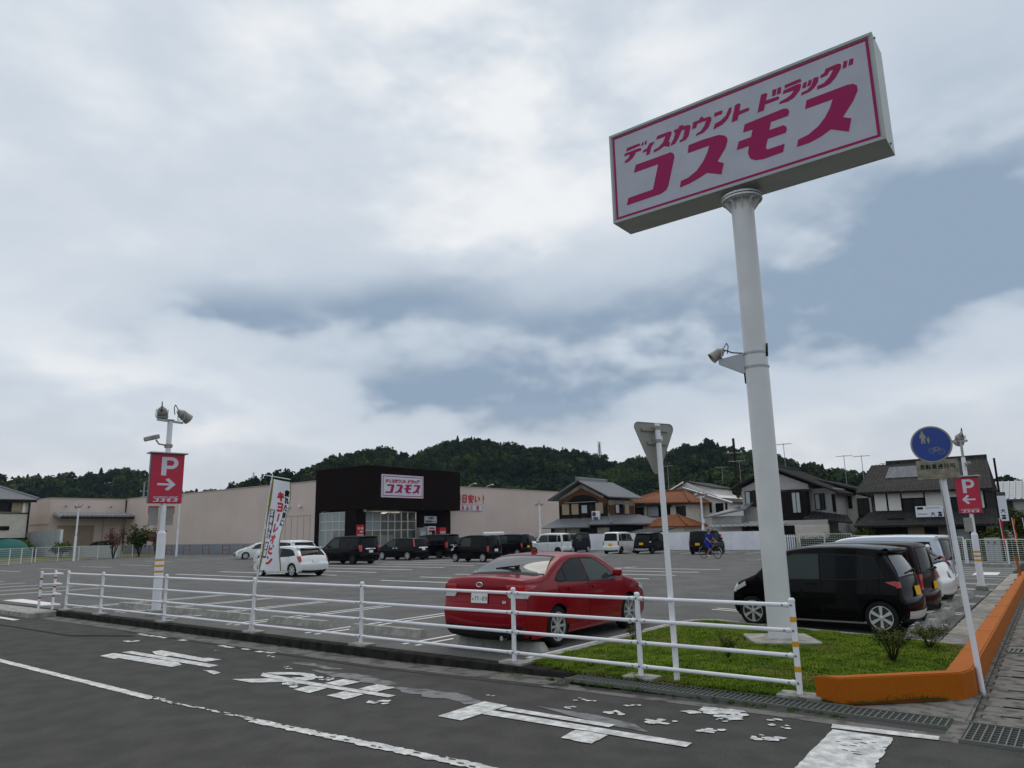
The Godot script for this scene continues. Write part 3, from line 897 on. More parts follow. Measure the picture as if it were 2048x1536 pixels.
# pen strokes of written characters in a box of 100 units
const PEN := {
	"自": [[50, 100, 44, 84], [22, 84, 22, 2], [22, 82, 78, 82, 78, 2], [22, 58, 78, 58], [22, 34, 78, 34], [22, 8, 78, 8]],
	"転": [[4, 86, 46, 86], [10, 70, 10, 34], [10, 69, 42, 69, 42, 34], [10, 52, 42, 52], [10, 36, 42, 36], [2, 20, 50, 20], [26, 98, 26, 2], [58, 84, 94, 84], [52, 56, 98, 56], [74, 56, 60, 14], [58, 14, 92, 20], [82, 36, 96, 6]],
	"車": [[10, 88, 90, 88], [18, 72, 18, 30], [18, 71, 82, 71, 82, 30], [18, 51, 82, 51], [18, 33, 82, 33], [4, 16, 96, 16], [50, 98, 50, 0]],
	"通": [[10, 92, 22, 78], [4, 56, 20, 56, 20, 24, 6, 10], [8, 14, 28, 6, 98, 4], [38, 95, 84, 95, 62, 82], [40, 74, 40, 20], [40, 73, 86, 73, 86, 20], [63, 73, 63, 20], [40, 56, 86, 56], [40, 40, 86, 40]],
	"行": [[30, 98, 8, 74], [34, 70, 6, 42], [22, 54, 22, 0], [48, 86, 94, 86], [42, 56, 98, 56], [76, 56, 76, 4, 62, 8]],
	"可": [[4, 88, 98, 88], [16, 66, 16, 28], [16, 66, 54, 66, 54, 28], [16, 33, 54, 33], [80, 88, 80, 4, 64, 8]],
	"毎": [[30, 98, 10, 74], [26, 86, 90, 86], [24, 66, 18, 20, 86, 20], [24, 66, 82, 66, 76, 2], [4, 43, 98, 43], [52, 66, 46, 20]],
	"日": [[20, 94, 20, 2], [20, 91, 80, 91, 80, 2], [20, 50, 80, 50], [20, 8, 80, 8]],
	"安": [[50, 100, 50, 86], [8, 64, 8, 83, 92, 83, 92, 64], [44, 76, 26, 32, 84, 2], [72, 52, 60, 26, 10, 2], [4, 51, 96, 51]],
	"い": [[16, 88, 14, 40, 24, 14, 38, 28], [74, 80, 86, 54, 90, 30]],
	"!": [[50, 98, 50, 34], [50, 16, 50, 2]],
	"食": [[50, 100, 6, 66], [50, 100, 94, 66], [30, 70, 70, 70], [26, 57, 26, 2, 52, 12], [26, 56, 74, 56, 74, 30], [26, 43, 74, 43], [26, 30, 74, 30], [50, 30, 94, 2]],
	"品": [[30, 94, 30, 60], [30, 93, 70, 93, 70, 60], [30, 62, 70, 62], [8, 44, 8, 4], [8, 43, 42, 43, 42, 4], [8, 7, 42, 7], [58, 44, 58, 4], [58, 43, 92, 43, 92, 4], [58, 7, 92, 7]],
	"酒": [[8, 94, 20, 82], [4, 66, 16, 56], [6, 4, 22, 34], [32, 92, 98, 92], [38, 70, 38, 0], [38, 69, 92, 69, 92, 0], [38, 5, 92, 5], [38, 28, 92, 28], [56, 92, 56, 46, 44, 38], [74, 92, 74, 46, 84, 42]],
	"大": [[6, 66, 94, 66], [50, 98, 46, 50, 8, 4], [52, 58, 92, 4]],
	"富": [[50, 100, 50, 88], [8, 74, 8, 87, 92, 87, 92, 74], [24, 73, 76, 73], [30, 60, 30, 46], [30, 59, 70, 59, 70, 46], [18, 36, 18, 2], [18, 35, 82, 35, 82, 2], [50, 35, 50, 4], [18, 20, 82, 20], [18, 5, 82, 5]],
	"疲": [[50, 100, 50, 88], [14, 86, 96, 86], [18, 86, 16, 40, 4, 4], [4, 66, 14, 56], [36, 68, 92, 68, 88, 56], [38, 68, 34, 30, 24, 4], [64, 78, 64, 44], [42, 44, 84, 44, 50, 4], [48, 36, 92, 4]],
	"れ": [[26, 98, 26, 2], [6, 74, 42, 74, 6, 24], [26, 50, 62, 82, 68, 64, 64, 20, 76, 6, 94, 26]],
	"た": [[8, 76, 58, 78], [36, 98, 10, 4], [56, 52, 92, 50], [54, 24, 60, 8, 94, 8]],
	"体": [[28, 98, 6, 54], [20, 66, 20, 0], [34, 74, 98, 74], [66, 98, 66, 0], [64, 72, 34, 24], [68, 72, 98, 24], [48, 24, 84, 24]],
	"に": [[16, 94, 12, 50, 16, 4, 26, 30], [48, 80, 90, 80], [46, 30, 54, 12, 94, 10]],
	"キ": [[14, 68, 86, 78], [6, 40, 94, 50], [42, 100, 60, 0]],
	"ヨ": [[16, 88, 82, 88, 82, 4], [22, 49, 82, 49], [12, 10, 82, 10]],
	"ー": [[52, 90, 48, 10]],
	"レ": [[24, 96, 24, 10, 60, 28, 92, 62]],
	"オ": [[6, 72, 94, 72], [62, 100, 62, 4, 48, 8], [58, 68, 8, 18]],
	"ピ": [[20, 94, 20, 14, 34, 8, 86, 10], [22, 52, 76, 64], [80, 92, 88, 98, 94, 90, 86, 84]],
	"ン": [[10, 90, 34, 70], [8, 10, 50, 22, 92, 68]],
	"滋": [[8, 92, 20, 80], [4, 62, 16, 54], [6, 4, 22, 34], [44, 98, 52, 84], [84, 98, 76, 84], [32, 80, 98, 80], [50, 76, 36, 50, 54, 44, 36, 10, 58, 12], [80, 76, 66, 50, 86, 44, 68, 10, 94, 12]],
	"養": [[32, 100, 40, 90], [68, 100, 60, 90], [14, 88, 86, 88], [20, 76, 80, 76], [4, 63, 96, 63], [50, 88, 50, 63], [50, 63, 6, 34], [50, 63, 94, 34], [30, 44, 30, 2, 52, 10], [30, 43, 70, 43, 70, 24], [30, 32, 70, 32], [52, 22, 90, 2]],
	"強": [[6, 90, 40, 90, 40, 66, 10, 66, 8, 40, 40, 40, 38, 6, 24, 8], [70, 98, 54, 74, 92, 78], [52, 60, 52, 34], [52, 59, 94, 59, 94, 34], [52, 36, 94, 36], [73, 70, 73, 10], [48, 8, 96, 12]],
	"壮": [[30, 98, 30, 0], [10, 84, 18, 62], [4, 28, 30, 46], [40, 62, 98, 62], [68, 98, 68, 6], [46, 6, 94, 6]],
	"虚": [[50, 100, 50, 80], [50, 91, 84, 91], [16, 78, 94, 78, 88, 66], [18, 78, 16, 36, 4, 4], [30, 64, 80, 66], [46, 74, 46, 54, 84, 54], [42, 44, 42, 8], [66, 44, 66, 8], [26, 36, 32, 16], [86, 36, 78, 16], [20, 6, 96, 6]],
	"弱": [[6, 92, 42, 92, 42, 70, 10, 70, 8, 48, 42, 48, 40, 8, 28, 8], [10, 34, 26, 26], [8, 10, 28, 18], [56, 92, 92, 92, 92, 70, 60, 70, 58, 48, 92, 48, 90, 8, 78, 8], [60, 34, 76, 26], [58, 10, 78, 18]],
	"石": [[6, 90, 94, 90], [46, 90, 4, 30], [30, 52, 30, 2], [30, 51, 82, 51, 82, 2], [30, 7, 82, 7]],
	"岡": [[12, 96, 12, 0], [12, 95, 88, 95, 88, 2, 76, 4], [34, 84, 42, 70], [66, 84, 58, 70], [24, 66, 78, 66], [50, 66, 50, 16], [28, 50, 28, 15, 74, 15, 74, 50]],
	"店": [[50, 100, 50, 88], [12, 86, 96, 86], [16, 86, 14, 40, 4, 2], [56, 80, 56, 40], [56, 62, 90, 62], [32, 38, 32, 2], [32, 37, 84, 37, 84, 2], [32, 6, 84, 6]],
	"営": [[22, 98, 28, 86], [50, 100, 50, 86], [80, 98, 72, 86], [8, 66, 8, 82, 92, 82, 92, 66], [30, 66, 30, 46], [30, 65, 70, 65, 70, 46], [30, 47, 70, 47], [18, 34, 18, 2], [18, 33, 82, 33, 82, 2], [18, 6, 82, 6]],
	"業": [[38, 100, 38, 82], [62, 100, 62, 82], [16, 96, 26, 84], [84, 96, 74, 84], [6, 81, 94, 81], [30, 78, 36, 66], [70, 78, 64, 66], [14, 64, 86, 64], [18, 50, 82, 50], [4, 34, 96, 34], [50, 64, 50, 0], [46, 32, 8, 6], [54, 32, 92, 6]],
	"時": [[8, 88, 8, 12], [8, 87, 36, 87, 36, 12], [8, 51, 36, 51], [8, 16, 36, 16], [48, 84, 94, 84], [70, 98, 70, 64], [42, 64, 98, 64], [42, 42, 98, 42], [82, 56, 82, 4, 68, 6], [54, 30, 62, 16]],
	"間": [[10, 96, 10, 0], [10, 95, 42, 95, 42, 66], [10, 81, 42, 81], [10, 67, 42, 67], [90, 96, 90, 0], [58, 66, 58, 95, 90, 95], [58, 81, 90, 81], [58, 67, 90, 67], [34, 52, 34, 8], [34, 51, 66, 51, 66, 8], [34, 30, 66, 30], [34, 10, 66, 10]],
	"の": [[52, 84, 44, 40, 26, 14, 10, 34, 18, 66, 50, 84, 82, 68, 88, 34, 60, 8]],
}

# writes a text with the pen; strokes are slightly stepped so that crossings never share a plane
func pen(g: G, text: String, x: Transform3D, size: float, gap: float, weight: float, vertical := false, sx := 1.0) -> void:
	var at := Vector2.ZERO
	for ch in text:
		if PEN.has(ch):
			var i := 0
			for s in PEN[ch]:
				var p := PackedVector2Array()
				for j in range(0, s.size(), 2):
					p.append(at + Vector2(s[j] * sx, s[j + 1]) * size / 100.0)
				for poly in Geometry2D.offset_polyline(p, weight * size * 0.5, Geometry2D.JOIN_MITER, Geometry2D.END_BUTT):
					if not Geometry2D.is_polygon_clockwise(poly):
						g.prism(poly, 0.0, 0.003 + 0.0005 * i, x)
				i += 1
		at += Vector2(0, -(size + gap)) if vertical else Vector2(size * sx + gap, 0)

func logo(parent: Node, x: Transform3D, width: float, material: Material, depth := 0.004, big := true, small := true) -> void:
	var s := width / 486.0
	for key in LOGO:
		var is_big: bool = key in ["ko", "su", "mo", "su2"]
		if is_big and not big or not is_big and not small:
			continue
		var p := pv(LOGO[key])
		for i in p.size(): p[i] *= s
		var g := G.new()
		g.prism(p, 0.0, depth, x)
		part("letter", g, material, parent)

func frame_rect(g: G, w: float, h: float, inset: float, t: float, z0: float, z1: float, x: Transform3D) -> void:
	for r in [[inset, inset, w - inset, inset + t], [inset, h - inset - t, w - inset, h - inset], [inset, inset + t, inset + t, h - inset - t], [w - inset - t, inset + t, w - inset, h - inset - t]]:
		g.prism(pv([r[0], r[1], r[2], r[1], r[2], r[3], r[0], r[3]]), z0, z1, x)

func letter_p(g: G, x: Transform3D, h: float, w: float) -> void:
	var o := PackedVector2Array()
	var hole_r := 0.155
	# outline of a bold P with its counter joined by a hairline cut
	var pts := [Vector2(0, 0), Vector2(0.22, 0), Vector2(0.22, 0.36), Vector2(0.42, 0.36)]
	for i in 13:
		var a := -PI / 2 + PI * i / 12
		pts.append(Vector2(0.42 + 0.30 * cos(a), 0.68 + 0.32 * sin(a)))
	pts.append(Vector2(0, 1.0))
	pts.append(Vector2(0, 0.681))
	pts.append(Vector2(0.22, 0.681))
	pts.append(Vector2(0.22, 0.83))
	for i in 11:
		var a := PI / 2 - PI * i / 10
		pts.append(Vector2(0.40 + hole_r * 0.9 * cos(a), 0.68 + 0.15 * sin(a)))
	pts.append(Vector2(0.22, 0.53))
	pts.append(Vector2(0.22, 0.679))
	pts.append(Vector2(0, 0.679))
	for p in pts:
		o.append(Vector2(p.x / 0.72 * w, p.y * h))
	g.prism(o, 0.0, 0.004, x)

func arrow(g: G, x: Transform3D, w: float, h: float, flip: bool) -> void:
	var t := 0.17
	var pts := [Vector2(0, 0.5 - t / 2), Vector2(0.68, 0.5 - t / 2), Vector2(0.42, 0.1), Vector2(0.55, 0.0), Vector2(0.62, 0.0), Vector2(1.0, 0.5), Vector2(0.62, 1.0), Vector2(0.55, 1.0), Vector2(0.42, 0.9), Vector2(0.68, 0.5 + t / 2), Vector2(0, 0.5 + t / 2)]
	var o := PackedVector2Array()
	for p in pts:
		o.append(Vector2((1.0 - p.x if flip else p.x) * w, p.y * h))
	g.prism(o, 0.0, 0.004, x)

# ---------------------------------------------------------------- signs
func floodlight(parent: Node, at: Vector3, aim: Vector3, sc := 1.0) -> void:
	var holder := Node3D.new()
	holder.name = "lamp_head"
	parent.add_child(holder, true)
	holder.position = at
	holder.scale = Vector3.ONE * sc
	parent = holder
	at = Vector3.ZERO
	var d := aim.normalized()
	var x := d.cross(Vector3.UP).normalized()
	var b := Basis(x, d, x.cross(d))
	var g := G.new()
	g.lathe([Vector2(0, -0.11), Vector2(0.05, -0.11), Vector2(0.07, -0.06), Vector2(0.115, 0.0), Vector2(0.12, 0.13), Vector2(0.14, 0.26), Vector2(0.128, 0.26), Vector2(0.11, 0.2)], at, b, 18)
	part("lamp_housing", g, M.galvdull, parent)
	var c := G.new()
	c.lathe([Vector2(0.11, 0.2), Vector2(0, 0.2)], at, b, 18)
	part("lamp_glass", c, M.lens, parent)
	var y := G.new()
	for s in [-1.0, 1.0]:
		y.box(at + x * 0.135 * s + Vector3(0, -0.07, 0), Vector3(0.012, 0.2, 0.035), Basis())
	y.box(at + Vector3(0, -0.165, 0), Vector3(0.2, 0.014, 0.035), Basis(Vector3(x.x, 0, x.z).normalized(), Vector3.UP, Vector3(x.x, 0, x.z).normalized().cross(Vector3.UP)))
	part("yoke", y, M.galv, parent)
	var w := G.new()
	w.path([at - d * 0.1 + Vector3(0, 0.03, 0), at - d * 0.2 + Vector3(0, 0.10, 0), at - d * 0.24 + Vector3(0, 0.0, 0), at - d * 0.2 + Vector3(0, -0.16, 0)], 0.011, 6)
	part("cable", w, M.black, parent)

func make_big_sign() -> void:
	var t := thing("pole_sign", "huge white rectangular shop sign with magenta lettering on a thick round white pole", "sign", Vector3(-1.41, 0, -3.69))
	var g := G.new()
	g.lathe([Vector2(0.192, 0.04), Vector2(0.192, 7.5)], Vector3.ZERO, Basis(), 40)
	part("pole", g, M.whitepole, t)
	g = G.new()
	g.box(Vector3(0.02, 0.02, 0.06), Vector3(1.0, 0.13, 1.0), Basis(Vector3.UP, 0.55), 0.025)
	part("base_pad", g, M.concrete, t)
	g = G.new()
	g.lathe([Vector2(0.19, 7.48), Vector2(0.35, 7.48), Vector2(0.35, 7.51), Vector2(0.19, 7.51)], Vector3.ZERO, Basis(), 32)
	g.lathe([Vector2(0.35, 7.53), Vector2(0.35, 7.56), Vector2(0.1, 7.56)], Vector3.ZERO, Basis(), 32)
	part("flange", g, M.whitepole, t)
	g = G.new()
	for i in 10:
		var a := TAU * i / 10
		var r := Vector3(cos(a), 0, sin(a))
		g.prism(pv([0.19, 7.28, 0.335, 7.48, 0.19, 7.48]), -0.006, 0.006, Transform3D(Basis(r, Vector3.UP, r.cross(Vector3.UP)), Vector3.ZERO))
	part("gusset", g, M.whitepole, t, true)
	g = G.new()
	for i in 20:
		var a := TAU * i / 20
		g.tube(Vector3(cos(a) * 0.32, 7.46, sin(a) * 0.32), Vector3(cos(a) * 0.32, 7.58, sin(a) * 0.32), 0.012, 0.012, 6)
	part("bolt", g, M.galv, t, true)
	# the box: x -3.84 .. 1.02, y 7.655 .. 9.53, z -4.02 .. -3.36
	var w := 4.86
	var h := 1.88
	var c := Vector3(0.0, 8.59, 0.0)
	var body := boxed("sign_body", c, Vector3(w, h, 0.62), M.signframe, t, 0.01)
	g = G.new()
	for r in [[0, 0, w, 0.045], [0, h - 0.055, w, h], [0, 0.045, 0.05, h - 0.055], [w - 0.05, 0.045, w, h - 0.055]]:
		for s in [-1.0, 1.0]:
			g.box(c + Vector3((r[0] + r[2]) / 2 - w / 2, (r[1] + r[3]) / 2 - h / 2, s * 0.325), Vector3(r[2] - r[0], r[3] - r[1], 0.034), Basis(), 0.004)
	part("sign_rim", g, M.signframe, body)
	for s in [1.0, -1.0]:
		var face := boxed("sign_face", c + Vector3(0, 0, s * 0.316), Vector3(w - 0.09, h - 0.09, 0.012), M.signface, t)
		var x := Transform3D(Basis(Vector3(s, 0, 0), Vector3.UP, Vector3(0, 0, s)), c + Vector3(-s * w / 2, -h / 2 - 0.03, s * 0.3225))
		var b := G.new()
		frame_rect(b, w, h, 0.068, 0.045, 0.0, 0.003, x.translated(Vector3(0, 0.03, 0)))
		part("border_line", b, M.magenta, face)
		logo(face, x, 4.86, M.magenta)
	g = G.new()
	g.tube(c + Vector3(w / 2 - 0.03, 0.9, 0.2), c + Vector3(w / 2 + 0.02, 0.9, 0.2), 0.02, 0.02, 8)
	g.tube(c + Vector3(w / 2 - 0.03, -0.88, 0.0), c + Vector3(w / 2 + 0.02, -0.88, 0.0), 0.02, 0.02, 8)
	part("lifting_eye", g, M.galvdull, t, true)
	# floodlight on its strapped bracket
	var f := thing("floodlight", "grey floodlight on a triangular bracket strapped halfway up the big sign pole", "floodlight", Vector3(-1.41, 4.45, -3.69))
	g = G.new()
	for y in [-0.02, 0.22]:
		g.lathe([Vector2(0.194, y), Vector2(0.203, y), Vector2(0.203, y + 0.035), Vector2(0.194, y + 0.035)], Vector3.ZERO, Basis(), 32)
	part("strap", g, M.galv, f, true)
	g = G.new()
	var bd := Vector3(-0.97, 0, 0.24).normalized()
	g.prism(pv([0.19, -0.08, 0.24, -0.08, 0.62, 0.12, 0.62, 0.20, 0.19, 0.27]), -0.03, 0.03, Transform3D(Basis(bd, Vector3.UP, bd.cross(Vector3.UP)), Vector3.ZERO))
	part("bracket", g, M.galv, f)
	floodlight(f, bd * 0.58 + Vector3(0, 0.335, 0), Vector3(-0.72, -0.6, 0.45), 0.72)
	g = G.new()
	g.path([bd * 0.5 + Vector3(0, 0.36, 0), bd * 0.38 + Vector3(0, 0.30, 0), bd * 0.2 + Vector3(0, 0.27, 0)], 0.012, 6)
	g.tube(Vector3(0.2, 0.16, 0.03), Vector3(0.215, 0.38, 0.03), 0.02, 0.014, 8)
	g.tube(bd * 0.2 + Vector3(0, -0.08, 0), bd * 0.2 + Vector3(0, -0.26, 0), 0.022, 0.016, 8)
	part("cable", g, M.black, f)

func parking_sign(at: Vector3, turn: float, w: float, h: float, y0: float, top: float, flip: bool, label: String, lab2: String) -> Node3D:
	# board faces +Z of its own axes
	var t := thing("parking_sign", label, "sign", at, turn)
	var r := 0.105 * h / 1.25
	var sh := y0 * 0.75
	var g := G.new()
	g.lathe([Vector2(r, 0), Vector2(r, sh - 0.06), Vector2(r * 0.62, sh)], Vector3.ZERO, Basis(), 20)
	g.lathe([Vector2(r * 0.62, sh), Vector2(r * 0.62, top)], Vector3.ZERO, Basis(), 16)
	part("pole", g, M.white, t)
	boxed("base_block", Vector3(0, 0.05, 0), Vector3(r * 3.6, 0.16, r * 3.6), M.concrete, t, 0.02)
	for i in 3:
		g = G.new()
		var y := sh * 0.5 + i * 0.14 * h / 1.25
		g.lathe([Vector2(r + 0.002, y), Vector2(r + 0.002, y + 0.05)], Vector3.ZERO, Basis(), 20)
		part("yellow_band", g, M.yellowtape, t)
	var c := Vector3(0, y0 + h / 2, 0.0)
	var body := boxed("sign_box", c, Vector3(w, h, 0.16), M.alloydark, t, 0.01)
	boxed("rain_cover", c + Vector3(0, h / 2 + 0.02, 0), Vector3(w + 0.12, 0.035, 0.34), M.galv, body, 0.006)
	for s in [1.0, -1.0]:
		var face := boxed("sign_face", c + Vector3(0, 0, s * 0.083), Vector3(w - 0.02, h - 0.02, 0.012), M.crimson, t)
		var fx := Transform3D(Basis(Vector3(s, 0, 0), Vector3.UP, Vector3(0, 0, s)), c + Vector3(-s * w / 2, -h / 2, s * 0.09))
		var gl := G.new()
		letter_p(gl, fx.translated_local(Vector3(w * 0.31, h * 0.56, 0)), h * 0.375, w * 0.5)
		part("letter", gl, M.signwhite, face)
		gl = G.new()
		arrow(gl, fx.translated_local(Vector3(w * 0.22, h * 0.26, 0)), w * 0.55, h * 0.24, flip == (s > 0))
		part("arrow", gl, M.signwhite, face)
		logo(face, fx.translated_local(Vector3(w * 0.07, h * 0.0, 0)).scaled_local(Vector3(1, 0.78, 1)), w * 0.86, M.signwhite)
	return t

func make_parking_signs() -> void:
	var a := parking_sign(Vector3(-15.33, 0, -0.62), PI / 2 - 0.18, 0.78, 1.22, 2.66, 4.72, false, "red parking sign with a right arrow on a white lamp pole behind the pipe fence", "")
	var g := G.new()
	g.box(Vector3(0.0, 4.72, 0), Vector3(0.72, 0.05, 0.06), Basis(Vector3.UP, 0.35))
	g.box(Vector3(0.0, 4.75, 0), Vector3(0.16, 0.02, 0.16))
	part("crossbar", g, M.galv, a)
	floodlight(a, Vector3(-0.24, 4.96, 0.1), Vector3(0.3, -0.5, -0.85))
	floodlight(a, Vector3(0.28, 4.96, -0.1), Vector3(0.72, -0.45, -0.2))
	var cam := thing("security_camera", "beige security camera on an arm above the red parking sign by the fence", "camera", Vector3(-15.33, 4.12, -0.62), PI / 2 - 0.18)
	g = G.new()
	g.box(Vector3(-0.42, 0.14, 0.06), Vector3(0.36, 0.11, 0.12), Basis(Vector3(0, 0, 1), 0.3), 0.02)
	part("camera_body", g, M.concrete, cam)
	g = G.new()
	g.path([Vector3(-0.32, 0.10, 0.06), Vector3(-0.24, 0.0, 0.05), Vector3(0, -0.02, 0)], 0.02, 8)
	g.box(Vector3(0, -0.03, 0), Vector3(0.16, 0.09, 0.16), Basis(), 0.01)
	part("camera_arm", g, M.galvdull, cam)
	# two small notice boards under the sign, seen from behind
	for i in 2:
		var b := thing("notice_board", "grey back of the %s small notice board below the red parking sign" % ["left", "right"][i], "notice board", Vector3(-15.33, 2.13, -0.62), PI / 2 - 0.18)
		g = G.new()
		g.box(Vector3(-0.2 + 0.36 * i, 0.22, -0.1), Vector3(0.22, 0.44, 0.014), Basis(), 0.003)
		part("board", g, M.galvdull, b)
		g = G.new()
		g.box(Vector3(-0.2 + 0.36 * i, 0.45, -0.1), Vector3(0.25, 0.03, 0.02))
		g.box(Vector3(-0.32 + 0.6 * i, 0.36, -0.1), Vector3(0.012, 0.17, 0.02))
		part("red_edge", g, M.crimson, b)
	var p2 := parking_sign(Vector3(0.10, 0, -15.5), 0.04, 0.57, 1.0, 2.05, 3.6, true, "red parking sign with a left arrow on a white pole beside the slab path", "")
	g = G.new()
	g.tube(Vector3(0, 3.5, 0), Vector3(0, 4.05, 0), 0.035, 0.035, 10)
	g.box(Vector3(0.06, 4.06, 0.02), Vector3(0.22, 0.05, 0.05))
	part("crossbar", g, M.galv, p2)
	floodlight(p2, Vector3(0.0, 4.2, -0.1), Vector3(-0.3, -0.6, -0.7))
	var cam2 := thing("security_camera", "white security camera on the pole above the red sign with the left arrow", "camera", Vector3(0.10, 3.3, -15.5))
	g = G.new()
	g.box(Vector3(0.10, 0.12, 0.1), Vector3(0.10, 0.09, 0.24), Basis(Vector3.UP, 0.4), 0.02)
	part("camera_body", g, M.concrete, cam2)
	g = G.new()
	g.tube(Vector3(0, 0.05, 0), Vector3(0.1, 0.09, 0.08), 0.02, 0.02, 8)
	part("camera_arm", g, M.galvdull, cam2)
	var nb := thing("notice_board", "grey back of a small notice board below the red sign with the left arrow", "notice board", Vector3(0.10, 1.55, -15.5))
	g = G.new()
	g.box(Vector3(-0.1, 0.2, 0.07), Vector3(0.2, 0.38, 0.012), Basis(), 0.003)
	part("board", g, M.galvdull, nb)

func make_road_signs() -> void:
	# blue disc: cyclists and walkers, with its plate
	var t := thing("path_sign", "round blue walker and bicycle sign with a faded plate on a leaning white post", "sign", Vector3(1.44, 0, -1.45))
	var g := G.new()
	g.tube(Vector3(0.06, -0.06, 0.0), Vector3(-0.055, 2.75, -0.02), 0.03, 0.03, 16)
	part("post", g, M.white, t)
	g = G.new()
	g.tube(Vector3(-0.035, 1.2, 0.045), Vector3(-0.068, 2.3, 0.035), 0.008, 0.008, 6)
	part("conduit", g, M.galv, t)
	var c := Vector3(-0.10, 2.70, 0.06)
	var yaw := Basis(Vector3.UP, 0.12)
	var rot := yaw * Basis(Vector3.RIGHT, PI / 2)
	g = G.new()
	g.lathe([Vector2(0, -0.02), Vector2(0.213, -0.02), Vector2(0.216, -0.014), Vector2(0.216, 0.006), Vector2(0.21, 0.01)], c, rot, 48)
	var disc := part("sign_back", g, M.galvdull, t)
	g = G.new()
	g.lathe([Vector2(0.2105, 0.006), Vector2(0.2105, 0.0095), Vector2(0.198, 0.0095)], c, rot, 48)
	part("white_rim", g, M.faded, disc)
	g = G.new()
	g.lathe([Vector2(0.198, 0.009), Vector2(0, 0.0092)], c, rot, 48)
	var face := part("sign_face", g, M.signblue, t)
	var x := Transform3D(yaw, c + yaw * Vector3(0, 0, 0.0115))
	g = G.new()
	g.prism(pv([-0.095, 0.145, -0.083, 0.165, -0.068, 0.150, -0.072, 0.135]), 0, 0.001, x)
	g.prism(pv([-0.105, 0.125, -0.088, 0.138, -0.07, 0.135, -0.052, 0.105, -0.04, 0.075, -0.05, 0.07, -0.062, 0.088, -0.055, 0.015, -0.07, 0.012, -0.078, 0.055, -0.085, 0.01, -0.1, 0.014, -0.095, 0.085, -0.104, 0.072, -0.112, 0.08]), 0, 0.001, x)
	g.prism(pv([-0.03, 0.085, -0.02, 0.092, -0.013, 0.083, -0.02, 0.075]), 0, 0.001, x)
	g.prism(pv([-0.036, 0.07, -0.012, 0.07, -0.006, 0.04, -0.016, 0.04, -0.018, 0.012, -0.03, 0.012, -0.032, 0.04, -0.042, 0.045]), 0, 0.001, x)
	part("walker_symbol", g, M.faded, face)
	g = G.new()
	for s in [[0.0, -0.075], [0.095, -0.09]]:
		for i in 16:
			var a := TAU * i / 16
			var b := TAU * (i + 1) / 16
			g.prism(PackedVector2Array([Vector2(s[0], s[1]) + Vector2(cos(a), sin(a)) * 0.032, Vector2(s[0], s[1]) + Vector2(cos(b), sin(b)) * 0.032, Vector2(s[0], s[1]) + Vector2(cos(b), sin(b)) * 0.028, Vector2(s[0], s[1]) + Vector2(cos(a), sin(a)) * 0.028]), 0, 0.0008, x)
	for p in [[0.0, -0.075, 0.03, -0.035], [0.03, -0.035, 0.075, -0.045], [0.045, -0.085, 0.075, -0.045], [0.045, -0.085, 0.03, -0.035], [0.095, -0.09, 0.068, -0.035], [0.0, -0.075, 0.045, -0.085]]:
		for poly in Geometry2D.offset_polyline(pv(p), 0.0025, Geometry2D.JOIN_MITER, Geometry2D.END_BUTT):
			g.prism(poly, 0, 0.0012, x)
	part("bicycle_symbol", g, M.polegrey, face)
	g = G.new()
	g.box(c + yaw * Vector3(0.18, 0.02, -0.06), Vector3(0.16, 0.03, 0.03), yaw)
	g.lathe([Vector2(0, 0), Vector2(0.036, 0), Vector2(0.036, 0.08), Vector2(0, 0.08)], Vector3(-0.05, 2.66, -0.02), Basis(), 12)
	part("clamp", g, M.galv, t)
	var pl := thing("sign_plate", "faded beige plate with black lettering below the round blue sign", "sign plate", Vector3(1.44, 2.28, -1.45), 0.12)
	g = G.new()
	g.box(Vector3(-0.075, 0.125, 0.052), Vector3(0.43, 0.225, 0.008), Basis(), 0.003)
	var pf := part("plate", g, M.plaque, pl)
	g = G.new()
	pen(g, "自転車通行可", Transform3D(Basis(), Vector3(-0.255, 0.132, 0.0565)).scaled_local(Vector3(1, 1, 0.3)), 0.055, 0.006, 0.13)
	part("lettering", g, M.black, pf)
	g = G.new()
	g.box(Vector3(-0.06, 0.075, 0.0565), Vector3(0.22, 0.014, 0.001))
	part("faded_line", g, mat("fadedred", Color(0.36, 0.17, 0.12), 0.6), pf)
	# back of the stop triangle
	t = thing("triangle_sign", "grey back of a triangular traffic sign on a thin white post in the lawn", "sign", Vector3(-1.48, 0, -0.06))
	g = G.new()
	g.tube(Vector3(0.03, -0.05, 0), Vector3(-0.03, 3.12, 0.0), 0.035, 0.035, 16)
	part("post", g, M.white, t)
	g = G.new()
	var tri := PackedVector2Array()
	for cc in [[Vector2(-0.30, 0.0), 90.0, 210.0], [Vector2(0.0, -0.56), 210.0, 330.0], [Vector2(0.30, 0.0), 330.0, 450.0]]:
		for i in 7:
			var a := deg_to_rad(lerpf(cc[1], cc[2], i / 6.0))
			tri.append((cc[0] as Vector2) * Vector2(0.88, 0.95) + Vector2(cos(a), sin(a)) * 0.06)
	var tx := Transform3D(Basis(Vector3.UP, 1.2), Vector3(-0.10, 3.07, -0.035))
	g.prism(tri, -0.002, 0.002, tx)
	var bk := part("sign_back", g, M.galvdull, t)
	g = G.new()
	for i in tri.size():
		var a := tri[i]
		var b := tri[(i + 1) % tri.size()]
		g.tube(tx * Vector3(a.x, a.y, 0.003), tx * Vector3(b.x, b.y, 0.003), 0.007, 0.007, 6)
	part("rolled_rim", g, M.galvdull, bk)
	g = G.new()
	g.box(tx * Vector3(0, -0.03, 0.016), Vector3(0.44, 0.035, 0.026), tx.basis)
	g.box(tx * Vector3(0.03, -0.20, 0.016), Vector3(0.32, 0.035, 0.026), tx.basis)
	part("back_rail", g, M.galvdull, t, true)
	g = G.new()
